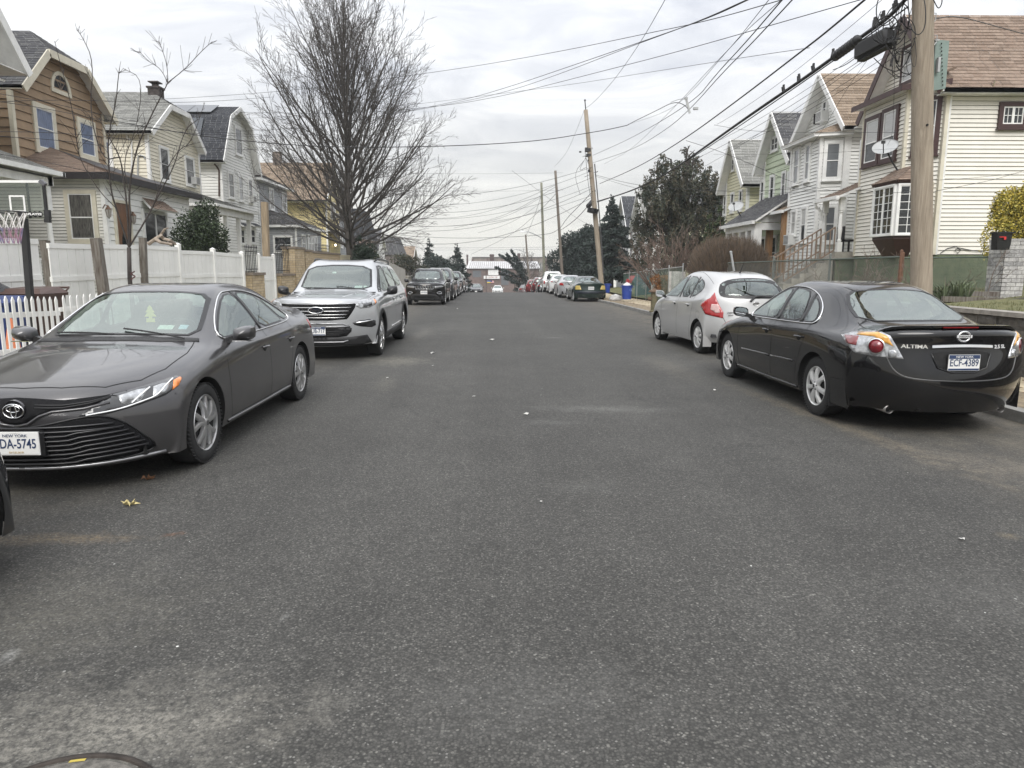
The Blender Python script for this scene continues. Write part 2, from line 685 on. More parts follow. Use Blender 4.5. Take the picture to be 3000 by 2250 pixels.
 def _snap(s,ins,target,ang,side):
  s.keep&=~ins
  a=R(ang)
  ca,sa=math.cos(a),math.sin(a)
  vin=np.zeros(len(s.V),bool)
  vin[s.F[ins].ravel()]=True
  vk=np.zeros(len(s.V),bool)
  vk[s.F[s.keep].ravel()]=True
  d=Vector((-sa,ca,0))
  for i in np.nonzero(vin&vk)[0]:
   q=target(i)
   o=Vector((q[0]*ca,q[0]*sa,q[1]))-d*4
   h=s.bvh.ray_cast(o,d)
   if h[0]is None:
    old=Vector((s.V[i][0]*side,s.V[i][1],s.V[i][2]))
    t_=(old-o).dot(d)
    h=(o+d*t_,)
   if(Vector((h[0].x*side,h[0].y,h[0].z))-Vector(s.V[i])).length<.25:
    s.V[i]=(h[0].x*side,h[0].y,h[0].z)
 def arch(s,yw,zw,r):
  """cut the wheel arch at (yw, zw) on both flanks and return the points of its edge"""
  for side in(1,-1):
   V=s.V.copy()
   V[:,0]*=side
   P=V[:,1:3]
   cen=P[s.F].mean(1)
   c3=V[s.F].mean(1)
   ins=(np.hypot(cen[:,0]-yw,cen[:,1]-zw)<r)&(c3[:,0]>.35)&s.keep&(c3[:,2]<zw+r+.02)
   def tg(i,P=P):
    d=P[i]-np.array((yw,zw))
    return np.array((yw,zw))+d/max(1e-6,np.linalg.norm(d))*r
   s._snap(ins,tg,90,side)
 def mesh(s):
  F=s.F[s.keep]
  me=bpy.data.meshes.new('body')
  me.from_pydata([tuple(v)for v in s.V.tolist()],[],[tuple(f)for f in F.tolist()])
  bm=bmesh.new()
  bm.from_mesh(me)
  bmesh.ops.delete(bm,geom=[v for v in bm.verts if not v.link_faces],context='VERTS')
  c=Vector((0,0,.6))
  sm_=sum((f.normal.dot(f.calc_center_median()-c)>0)-(f.normal.dot(f.calc_center_median()-c)<0)for f in list(bm.faces)[::29])
  if sm_<0:
   bmesh.ops.reverse_faces(bm,faces=bm.faces)
  for f in bm.faces:
   f.smooth=True
  bm.to_mesh(me)
  bm.free()
  return me
def make_wheel(parent,x,y,r,wd,style,mats,side):
 """wheel (a dark drum) > tyre, rim; side = +1 when its face looks to +x"""
 rm=r*style['rim']
 c=(x,y,r)
 hub=part('wheel',MB().lathe([(.02,-.03*side),(rm*.93,-.03*side),(rm*.95,-wd*.8*side),(.02,-wd*.8*side)],c,'x',28),M_DARKCAV,parent)
 prof=[(rm*.97,-wd),(r*.90,-wd),(r*.975,-wd*.93),(r,-wd*.80),(r,-wd*.22),(r*.985,-wd*.10),(r*.955,-wd*.03),(r*.90,.0),(rm*1.08,.004),(rm*1.02,-.002),(rm*.97,-.012)]
 ty=MB().lathe([(a,(b)*side)for a,b in prof],c,'x',56)
 if style.get('tread'):
  for k in range(60):
   t=2*PI*k/60
   p=Vector((x-wd*.07*side,y+math.cos(t)*r*.985,r+math.sin(t)*r*.985))
   rot=Matrix.Rotation(t,3,'X')
   ty.cbox(p,(wd*.16,r*.022,r*.052),rot)
 part('tyre',ty,M_RUBBER,hub,S_=1)
 rim=MB()
 rim.lathe([(rm*.90,-.05*side),(rm*.93,-.006*side),(rm*.985,.002*side),(rm*1.0,-.004*side),(rm,-.03*side)],c,'x',48)
 ns=style['n']
 w0,w1=style['w']
 dp=style.get('dish',.02)
 for k in range(ns):
  subs=style.get('split',0)
  for e in((-1,1)if subs else(0,)):
   t=2*PI*k/ns+PI/2
   t0=t+e*subs*.35
   t1=t+e*subs
   tw=style.get('twist',0)
   A,B=(rm*.16,t0),(rm*.93,t1+tw)
   def pol(q,dt,dx):
    return Vector((x+dx*side,y+q[0]*math.cos(q[1])-dt*math.sin(q[1]),r+q[0]*math.sin(q[1])+dt*math.cos(q[1])))
   Mid=(rm*.55,(t0+t1)/2+tw*.3)
   wm=(w0*.45+w1*.55)*style.get('mid',1.0)
   sec=[(A,w0*rm/2,dp*.3),(Mid,wm*rm/2,dp*.75),(B,w1*rm/2,-.006)]
   vs,fs=[],[]
   for(q,hw,dx)in sec:
    vs+=[pol(q,-hw,dx-.028),pol(q,-hw*.82,dx),pol(q,0,dx+.006),pol(q,hw*.82,dx),pol(q,hw,dx-.028)]
   for i in range(2):
    for j in range(4):
     a=i*5+j
     fs.append((a,a+1,a+6,a+5))
   rim.add(vs,fs)
 rim.lathe([(.001,dp*side),(rm*.13,dp*side),(rm*.20,(dp-.012)*side),(rm*.25,-.02*side)],c,'x',24)
 part('rim',rim,mats,hub,auto=40)
 hc=MB().lathe([(.001,(dp+.003)*side),(rm*.095,(dp+.003)*side),(rm*.105,dp*side)],c,'x',20)
 for k in range(5):
  t=2*PI*k/5+.3
  q=(y+math.cos(t)*rm*.19,r+math.sin(t)*rm*.19)
  hc.lathe([(.001,(dp-.004)*side),(.009,(dp-.004)*side),(.009,-.02*side)],(x,q[0],q[1]),'x',6)
 part('hub_cap',hc,M_LENSD if style.get('darkcap',1)else M_CHROME,hub)
 return hub
def make_seats(t,ys,xs=.37,z0=.36,head=1.13,m=None,wd=.5):
 for y in ys:
  for sx in(-1,1):
   x=sx*xs
   mb=MB()
   mb.cbox((x,y-.05,z0+.14),(wd,.5,.18))
   mb.cbox((x,y+.24,(z0+head-.14)/2+.06),(wd*.93,.14,head-.14-z0),Matrix.Rotation(R(-14),3,'X'),.82)
   mb.cbox((x,y+.345,head-.02),(.26,.10,.19),Matrix.Rotation(R(-8),3,'X'),.86)
   me=mb.mesh('seat')
   bm=bmesh.new();bm.from_mesh(me)
   bmesh.ops.bevel(bm,geom=bm.edges[:],offset=.028,segments=2,affect='EDGES')
   bm.to_mesh(me);bm.free()
   part('seat',me,m or M_SEAT,t,auto=50)
def plate(t,txt,at,rz,state='NEW YORK',white=True,w_=.305,h_=.152,bottom=None,tilt=.0,frame=False):
 """a number plate centred at 'at' facing -y before turning by rz, with its lettering"""
 M=Matrix.Translation(at)@Matrix.Rotation(rz,4,'Z')@Matrix.Rotation(tilt,4,'X')
 def put(name,mb,m,parent,sm=False):
  me=mb.mesh(name)if isinstance(mb,MB)else mb
  me.transform(M)
  return part(name,me,m,parent,fix=False)
 b=MB().box(-w_/2-.006,w_/2+.006,0,.008,-h_/2-.006,h_/2+.006)
 pl=put('number_plate',b,M_MATTE if frame else M_PLATE,t)
 f=MB().prism([(a,-.002,b_)for a,b_ in chaikin([(-w_/2,-h_/2),(-w_/2+.02,-h_/2),(w_/2-.02,-h_/2),(w_/2,-h_/2),(w_/2,-h_/2+.02),(w_/2,h_/2-.02),(w_/2,h_/2),(w_/2-.02,h_/2),(-w_/2+.02,h_/2),(-w_/2,h_/2),(-w_/2,h_/2-.02),(-w_/2,-h_/2+.02)],1)],(0,.002,0))
 put('plate_face',f,M_PLATE,pl)
 if not white:
  put('plate_band',MB().box(-w_/2+.004,w_/2-.004,-.0035,-.002,h_*.24,h_/2-.003),M_PLATEB,pl)
  put('plate_band',MB().box(-w_/2+.004,w_/2-.004,-.0035,-.002,-h_/2+.003,-h_*.36),M_PLATEB,pl)
 T=Matrix.Rotation(PI/2,4,'X')
 m1=text_mesh(txt,h_*.62,.0006,.80,.0012)
 xs=[v.co.x for v in m1.vertices]
 k=(w_*.90)/(max(xs)-min(xs))
 m1.transform(Matrix.Diagonal((k,1,1,1)))
 m1.transform(Matrix.Translation((0,-.0038,-.004))@T)
 put('plate_number',m1,M_PLATEB,pl)
 m2=text_mesh(state,h_*.19,.0006,1.1)
 m2.transform(Matrix.Translation((0,-.0048,h_*.36))@T)
 put('plate_state',m2,M_PLATEB if white else M_PLATE,pl)
 if bottom:
  m3=text_mesh(bottom,h_*.12,.0006,1.1)
  m3.transform(Matrix.Translation((0,-.0048,-h_*.41))@T)
  put('plate_motto',m3,mat('plate_gold',(.55,.42,.22),.5),pl)
 return pl
def mirrors(t,x,y,z,pm,sx=.17,sz=.11,sy=.12,low=None,glass_back=True):
 """door mirrors: shell, foot and glass; the glass looks to +y (the rear)"""
 for s_ in(1,-1):
  sh=MB()
  N,K=12,7
  vs,fs=[],[]
  for i in range(K):
   v=i/(K-1)
   rr=math.sqrt(max(0,1-(1-v)**2.4))
   yy=-sy*(1-v)
   for k in range(N):
    a=2*PI*k/N
    ca,sa=math.cos(a),math.sin(a)
    ex=.6
    px2=abs(ca)**ex*(1 if ca>0 else-1)*sx/2*max(.05,rr)
    pz2=abs(sa)**ex*(1 if sa>0 else-1)*sz/2*max(.05,rr)
    if px2*1<0:
     pass
    vs.append(((x+sx/2+.03+px2)*s_,y+yy,z+pz2+(px2*.12)))
  for i in range(K-1):
   for k in range(N):
    fs.append((i*N+k,i*N+(k+1)%N,(i+1)*N+(k+1)%N,(i+1)*N+k))
  fs.append(tuple(range(N)))
  fs.append(tuple((K-1)*N+k for k in range(N)))
  sh.add(vs,fs)
  o=part('door_mirror',sh,pm,t,auto=45)
  ft=MB().beam((s_*(x-.06),y-.02,z-sz*.62),(s_*(x+.07),y-.03,z-sz*.25),.07,.05)
  part('mirror_foot',ft,M_BLACK,o)
  gl=MB()
  gl.add([((x+sx/2+.03+a*sx*.43)*s_,y+.003,z+b*sz*.42+a*sx*.05)for a,b in chaikin([(-1,-1),(1,-1),(1,1),(-1,1)],2)],[tuple(range(16))])
  part('mirror_glass',gl,mat('mirror_silver',(.7,.72,.73),.04,1.0),o)
  if low:
   part('mirror_trim',MB().cbox(((x+sx/2+.03)*s_,y-sy*.45,z-sz*.47),(sx*.8,sy*.6,.008)),low,o)
def handles(t,b,ys,z,m,ln=.17,both=True):
 for s_ in((1,-1)if both else(1,)):
  for y in ys:
   pts=[]
   for k in range(7):
    q=(k/6-.5)*ln
    h=b.hit((1,y+q,z),90,.012+.024*(1-(abs(k-3)/3)**3))
    pts.append((h.x*s_,h.y,h.z))
   o=part('door_handle',MB().tube(pts,[.010,.013,.0135,.014,.0135,.013,.010],8),m,t,S_=1)
   h=b.hit((1,y-ln*.05,z+.0),90,.001)
   n=14
   v=[]
   for k in range(n):
    a=2*PI*k/n
    hh=b.hit((1,y+math.cos(a)*.055,z-.012+math.sin(a)*.034),90,.0015)
    v.append((hh.x*s_,hh.y,hh.z))
   part('handle_cup',MB().poly(v),M_GAP,o)
def underbody(t,L0,L1,ax0,ax1,r,wd,z=.24,top=.42):
 mb=MB()
 mb.box(-.50,.50,L0+.12,L1-.12,z,top)
 mb.box(-wd+.06,wd-.06,ax0+r+.06,ax1-r-.06,z,top-.02)
 mb.box(-wd+.16,wd-.16,L0+.22,ax0-r-.08,z,top-.02)if ax0-r-.08>L0+.22 else None
 mb.box(-wd+.16,wd-.16,ax1+r+.08,L1-.2,z,top-.02)if ax1+r+.08<L1-.2 else None
 part('underbody',mb,M_DARKCAV,t)
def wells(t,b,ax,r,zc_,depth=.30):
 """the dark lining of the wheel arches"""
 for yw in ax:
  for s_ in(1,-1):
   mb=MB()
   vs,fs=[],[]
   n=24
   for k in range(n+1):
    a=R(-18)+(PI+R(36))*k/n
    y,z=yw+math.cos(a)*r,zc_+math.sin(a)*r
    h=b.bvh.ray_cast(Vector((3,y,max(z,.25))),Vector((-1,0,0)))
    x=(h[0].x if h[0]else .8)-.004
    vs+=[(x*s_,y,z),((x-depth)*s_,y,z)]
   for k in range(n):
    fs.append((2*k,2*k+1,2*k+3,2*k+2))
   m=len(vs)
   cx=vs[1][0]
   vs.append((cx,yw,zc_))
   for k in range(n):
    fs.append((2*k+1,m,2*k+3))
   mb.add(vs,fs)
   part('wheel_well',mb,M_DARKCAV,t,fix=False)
def emblem_ring(t,c,rx,rz_,y_,m,ang=0,name='badge',rr=.006,parent=None):
 pts=[(c[0]+math.cos(2*PI*k/28)*rx,y_,c[1]+math.sin(2*PI*k/28)*rz_)for k in range(28)]
 return MB().tube(pts,rr,6,closed=True)
def lift_rows(rows,fz=lambda z:z,fy=lambda y:y,fx=lambda x:x):
 return[(fy(r[0]),fy(r[1]),[fx(x)for x in r[2]],[fz(z)for z in r[3]])+tuple(r[4:])for r in rows]
def cluster_win(poly_c,k):
 """shrink a window outline towards its middle by k metres (rough)"""
 n=len(poly_c)
 cx=[sum(p[i]for p in poly_c)/n for i in range(3)]
 out=[]
 for i in range(n):
  a,b,c=Vector(poly_c[i-1]),Vector(poly_c[i]),Vector(poly_c[(i+1)%n])
  d1=(b-a);d2=(c-b)
  d1=d1.normalized()if d1.length>1e-7 else d1
  d2=d2.normalized()if d2.length>1e-7 else d2
  tg=(d1+d2)
  tg=tg.normalized()if tg.length>1e-6 else d1
  ctr=Vector(cx)-b
  nrm=ctr-tg*ctr.dot(tg)
  nrm=nrm.normalized()if nrm.length>1e-6 else nrm
  out.append(tuple(b+nrm*k))
 return out
def ringpatch(b,outer,inner,ang,off,both=False,mb=None):
 """the band between two outlines with the same number of points, laid on the body"""
 mb=mb or MB()
 n=len(outer)
 q=2 if max(max(abs(outer[i][j]-outer[(i+1)%n][j])for j in range(3))for i in range(n))>.06 else 1
 O,I=[],[]
 for i in range(n):
  for k in range(q):
   t_=k/q
   O.append(tuple(outer[i][j]*(1-t_)+outer[(i+1)%n][j]*t_ for j in range(3)))
   I.append(tuple(inner[i][j]*(1-t_)+inner[(i+1)%n][j]*t_ for j in range(3)))
 n=len(O)
 A=[b.hit(p,ang,off)for p in O]
 B=[b.hit(p,ang,off)for p in I]
 V3=A+B
 F3=[(i,(i+1)%n,n+(i+1)%n,n+i)for i in range(n)]
 mb.add(V3,F3)
 if both:
  mb.add([(-v[0],v[1],v[2])for v in V3],[f[::-1]for f in F3])
 return mb
def window(t,b,name,poly,ang,gm,frit=.028,both=False,cut=True,rnd_=1,off=.003,fm=None):
 """a pane with its black rim: the body is opened inside the rim"""
 P=chaikin(poly,rnd_)
 inn=cluster_win(P,frit)
 if cut:
  mid=cluster_win(P,frit*.5)
  if ang in(0,180):
   b.cut(mid,ang,1,cond=(lambda c:c[:,1]<.4)if ang==0 else(lambda c:c[:,1]>.4))
  else:
   b.cut(mid,ang,1,cond=lambda c:c[:,0]>.2)
   if both:
    b.cut(mid,ang,-1,cond=lambda c:c[:,0]>.2)
 sides=(1,-1)if both else(1,)
 for s_ in sides:
  mb=b.patch(P,ang,off,step=.08,skirt=False)
  if s_<0:
   mb.v=[(-v[0],v[1],v[2])for v in mb.v]
   mb.f=[f[::-1]for f in mb.f]
  o=part(name,mb,gm,t,S_=1,fix=False)
  rb=ringpatch(b,P,inn,ang,off+.0015)
  if s_<0:
   rb.v=[(-v[0],v[1],v[2])for v in rb.v]
   rb.f=[f[::-1]for f in rb.f]
  part('glass_rim',rb,fm or M_BLACK,o,S_=1,fix=False)
  # -------------------------- body tables: (y at centre, y at flank, x of 8 points, z of 8 points)
SEDAN=[(-2.32,-1.93,[.80,.80,.78,.72,.60,.42,.20,0],[.21,.212,.214,.21,.20,.195,.19,.19]),(-2.365,-1.90,[.86,.865,.86,.81,.70,.50,.25,0],[.21,.26,.32,.34,.34,.34,.34,.34]),(-2.385,-1.84,[.875,.89,.895,.86,.75,.53,.27,0],[.21,.32,.45,.52,.54,.545,.545,.545]),(-2.335,-1.77,[.88,.895,.905,.885,.78,.55,.28,0],[.21,.34,.51,.625,.665,.685,.695,.70]),(-2.20,-1.68,[.88,.90,.91,.895,.80,.57,.29,0],[.21,.35,.54,.685,.745,.775,.79,.795]),(-1.85,-1.50,[.875,.905,.915,.90,.80,.58,.29,0],[.21,.36,.56,.74,.82,.855,.865,.87]),(-1.35,-1.25,[.87,.905,.917,.895,.80,.60,.30,0],[.21,.36,.57,.79,.88,.925,.945,.95]),(-1.02,-.92,[.87,.905,.917,.89,.81,.71,.36,0],[.21,.36,.58,.83,.925,.955,.99,1.0]),(-.58,-.46,[.87,.905,.917,.895,.825,.645,.33,0],[.21,.36,.58,.85,.94,1.18,1.21,1.22]),(-.14,-.02,[.87,.905,.917,.90,.835,.575,.30,0],[.21,.36,.58,.86,.95,1.355,1.405,1.415]),(.42,.42,[.87,.905,.917,.90,.84,.575,.30,0],[.21,.36,.58,.865,.955,1.375,1.435,1.445]),(1.02,.90,[.87,.905,.917,.90,.84,.565,.30,0],[.21,.36,.58,.87,.965,1.33,1.395,1.41]),(1.42,1.32,[.875,.905,.917,.90,.83,.60,.33,0],[.21,.36,.59,.88,.985,1.19,1.235,1.25]),(1.84,1.66,[.88,.905,.917,.895,.80,.645,.35,0],[.21,.36,.60,.89,1.00,1.075,1.09,1.095]),(2.12,1.86,[.88,.905,.915,.885,.77,.60,.32,0],[.21,.36,.60,.89,1.02,1.08,1.09,1.095]),(2.42,2.02,[.88,.90,.91,.87,.75,.57,.30,0],[.21,.36,.60,.87,1.01,1.075,1.09,1.095]),(2.43,2.06,[.88,.90,.905,.86,.74,.56,.29,0],[.21,.35,.56,.78,.86,.88,.88,.88]),(2.49,2.08,[.875,.895,.90,.85,.74,.55,.28,0],[.21,.32,.48,.60,.62,.62,.62,.62]),(2.50,2.06,[.86,.87,.87,.82,.72,.52,.27,0],[.22,.28,.36,.40,.40,.40,.40,.40]),(2.44,2.02,[.82,.82,.80,.75,.64,.45,.23,0],[.23,.232,.235,.235,.235,.235,.235,.235]),]
SUV=[(-2.36,-2.02,[.86,.86,.84,.78,.66,.46,.23,0],[.27,.272,.275,.27,.26,.255,.25,.25]),(-2.44,-2.00,[.92,.93,.93,.88,.77,.55,.28,0],[.27,.33,.42,.45,.45,.45,.45,.45]),(-2.45,-1.96,[.93,.955,.965,.92,.80,.57,.29,0],[.27,.38,.55,.66,.68,.685,.69,.69]),(-2.42,-1.92,[.94,.965,.98,.95,.85,.61,.31,0],[.27,.40,.62,.86,.95,.985,.99,.995]),(-2.30,-1.82,[.94,.97,.985,.955,.86,.62,.32,0],[.27,.42,.65,.93,1.03,1.075,1.085,1.09]),(-1.95,-1.65,[.935,.97,.985,.96,.86,.63,.32,0],[.27,.42,.66,.96,1.055,1.105,1.115,1.12]),(-1.42,-1.38,[.93,.97,.985,.955,.86,.64,.33,0],[.27,.42,.67,.99,1.08,1.13,1.14,1.145]),(-1.02,-.96,[.93,.97,.985,.95,.87,.76,.39,0],[.27,.42,.68,1.01,1.10,1.13,1.17,1.18]),(-.68,-.60,[.93,.97,.985,.95,.875,.715,.37,0],[.27,.42,.68,1.02,1.11,1.40,1.435,1.44]),(-.30,-.22,[.93,.97,.985,.95,.88,.665,.35,0],[.27,.42,.68,1.025,1.115,1.665,1.705,1.71]),(.30,.30,[.93,.97,.985,.95,.885,.665,.35,0],[.27,.42,.68,1.03,1.12,1.70,1.755,1.765]),(1.10,1.10,[.93,.97,.985,.95,.885,.66,.35,0],[.27,.42,.68,1.04,1.135,1.69,1.755,1.765]),(1.80,1.75,[.935,.97,.985,.95,.88,.65,.34,0],[.27,.42,.68,1.05,1.16,1.655,1.72,1.73]),(2.20,2.10,[.94,.97,.98,.94,.87,.64,.33,0],[.27,.42,.68,1.06,1.18,1.59,1.67,1.685]),(2.42,2.24,[.94,.97,.975,.93,.86,.68,.35,0],[.27,.42,.68,1.05,1.17,1.36,1.40,1.41]),(2.50,2.26,[.94,.965,.97,.93,.85,.66,.34,0],[.27,.42,.67,1.00,1.08,1.12,1.13,1.13]),(2.53,2.25,[.93,.96,.965,.92,.82,.62,.32,0],[.27,.40,.62,.84,.88,.88,.88,.88]),(2.60,2.22,[.92,.94,.94,.90,.79,.58,.30,0],[.27,.36,.50,.60,.62,.62,.62,.62]),(2.52,2.18,[.86,.86,.84,.79,.68,.48,.24,0],[.29,.292,.294,.294,.294,.294,.294,.294]),]
HATCH=[(-2.06,-1.72,[.74,.74,.72,.66,.55,.38,.19,0],[.21,.212,.214,.21,.20,.195,.19,.19]),(-2.11,-1.68,[.79,.80,.80,.75,.65,.46,.23,0],[.21,.27,.34,.37,.38,.38,.38,.38]),(-2.10,-1.62,[.81,.83,.835,.80,.70,.50,.25,0],[.21,.33,.48,.57,.60,.61,.615,.62]),(-1.98,-1.52,[.81,.84,.845,.825,.74,.53,.27,0],[.21,.35,.53,.70,.78,.81,.82,.825]),(-1.62,-1.35,[.81,.84,.848,.83,.75,.55,.28,0],[.21,.36,.56,.80,.90,.94,.95,.955]),(-1.16,-1.05,[.81,.84,.848,.825,.77,.66,.34,0],[.21,.36,.57,.86,.965,1.01,1.05,1.06]),(-.72,-.62,[.81,.84,.848,.825,.78,.60,.31,0],[.21,.36,.57,.875,.975,1.25,1.28,1.285]),(-.28,-.16,[.81,.84,.848,.825,.785,.535,.28,0],[.21,.36,.57,.885,.985,1.44,1.485,1.49]),(.25,.25,[.81,.84,.848,.825,.785,.54,.29,0],[.21,.36,.57,.895,1.0,1.475,1.525,1.53]),(.95,.92,[.81,.84,.848,.83,.785,.535,.28,0],[.21,.36,.58,.92,1.03,1.455,1.515,1.52]),(1.50,1.36,[.815,.84,.848,.83,.775,.53,.28,0],[.21,.36,.60,.96,1.07,1.39,1.455,1.465]),(1.76,1.50,[.82,.84,.845,.82,.765,.57,.30,0],[.21,.36,.60,.96,1.075,1.25,1.29,1.30]),(1.93,1.60,[.82,.84,.84,.81,.75,.61,.32,0],[.21,.36,.60,.93,1.02,1.075,1.085,1.09]),(1.98,1.64,[.82,.835,.835,.80,.72,.56,.29,0],[.21,.35,.56,.80,.86,.88,.88,.88]),(2.03,1.66,[.81,.825,.825,.79,.70,.52,.27,0],[.21,.32,.47,.58,.60,.60,.60,.60]),(2.02,1.64,[.79,.80,.79,.75,.65,.48,.24,0],[.22,.28,.35,.38,.38,.38,.38,.38]),(1.94,1.60,[.74,.74,.72,.67,.56,.40,.20,0],[.24,.242,.244,.244,.244,.244,.244,.244]),]
PICKUP=[(-2.72,-2.45,[.86,.86,.84,.78,.66,.46,.23,0],[.36,.362,.365,.36,.35,.35,.35,.35]),(-2.80,-2.42,[.92,.93,.93,.88,.77,.55,.28,0],[.36,.42,.50,.52,.52,.52,.52,.52]),(-2.79,-2.40,[.93,.955,.965,.92,.80,.57,.29,0],[.36,.48,.68,.80,.82,.82,.82,.82]),(-2.70,-2.30,[.94,.965,.98,.945,.84,.60,.31,0],[.36,.50,.75,1.0,1.08,1.12,1.13,1.13]),(-2.20,-2.0,[.94,.97,.985,.96,.87,.63,.32,0],[.36,.50,.78,1.08,1.15,1.20,1.21,1.21]),(-1.40,-1.35,[.94,.97,.985,.95,.87,.76,.39,0],[.36,.50,.80,1.10,1.17,1.20,1.24,1.25]),(-.85,-.75,[.94,.97,.985,.95,.88,.66,.35,0],[.36,.50,.80,1.11,1.18,1.76,1.80,1.81]),(-.2,-.2,[.94,.97,.985,.95,.88,.66,.35,0],[.36,.50,.80,1.11,1.18,1.80,1.85,1.86]),(.62,.6,[.94,.97,.985,.95,.88,.66,.35,0],[.36,.50,.80,1.11,1.18,1.78,1.83,1.84]),(.86,.84,[.94,.97,.985,.95,.88,.70,.37,0],[.36,.50,.80,1.12,1.19,1.28,1.30,1.30]),(1.2,1.2,[.94,.97,.985,.96,.90,.80,.40,0],[.36,.50,.80,1.12,1.18,1.185,1.185,1.185]),(2.0,2.0,[.94,.97,.985,.96,.90,.80,.40,0],[.36,.50,.80,1.12,1.18,1.185,1.185,1.185]),(2.78,2.72,[.94,.97,.98,.955,.90,.80,.40,0],[.36,.50,.80,1.10,1.17,1.185,1.185,1.185]),(2.82,2.74,[.93,.96,.97,.94,.88,.70,.35,0],[.36,.48,.70,.84,.86,.86,.86,.86]),(2.88,2.72,[.93,.95,.95,.92,.84,.62,.31,0],[.40,.45,.55,.60,.60,.60,.60,.60]),(2.80,2.66,[.88,.88,.86,.80,.70,.50,.25,0],[.42,.422,.424,.424,.424,.424,.424,.424]),]
M_GRIL=mat('grille_black',(.008,.008,.009),.7,spec=.15)
STYLE_CAMRY=dict(rim=.70,n=5,w=(.20,.22),split=.30,dish=.012,twist=.10,mid=.85,tread=1)
STYLE_ALTIMA=dict(rim=.665,n=7,w=(.24,.30),dish=.02,mid=.80,tread=1)
STYLE_EXPL=dict(rim=.72,n=5,w=(.18,.20),split=.24,dish=.015,mid=.8)
STYLE_NOTE=dict(rim=.66,n=10,w=(.13,.30),dish=.02,mid=.85,darkcap=0)
STYLE_PLAIN=dict(rim=.68,n=7,w=(.22,.24),dish=.015)
def wheels(t,ax,tr,r,wd,style,m=None):
 for y in ax:
  for s_ in(1,-1):
   make_wheel(t,tr*s_,y,r,wd,style,m or M_ALLOY,s_)
def arcpts(y,z,r,a0=-8,a1=188,n=22):
 return[(.9,y+math.cos(R(a0+(a1-a0)*k/n))*r,z+math.sin(R(a0+(a1-a0)*k/n))*r)for k in range(n+1)]
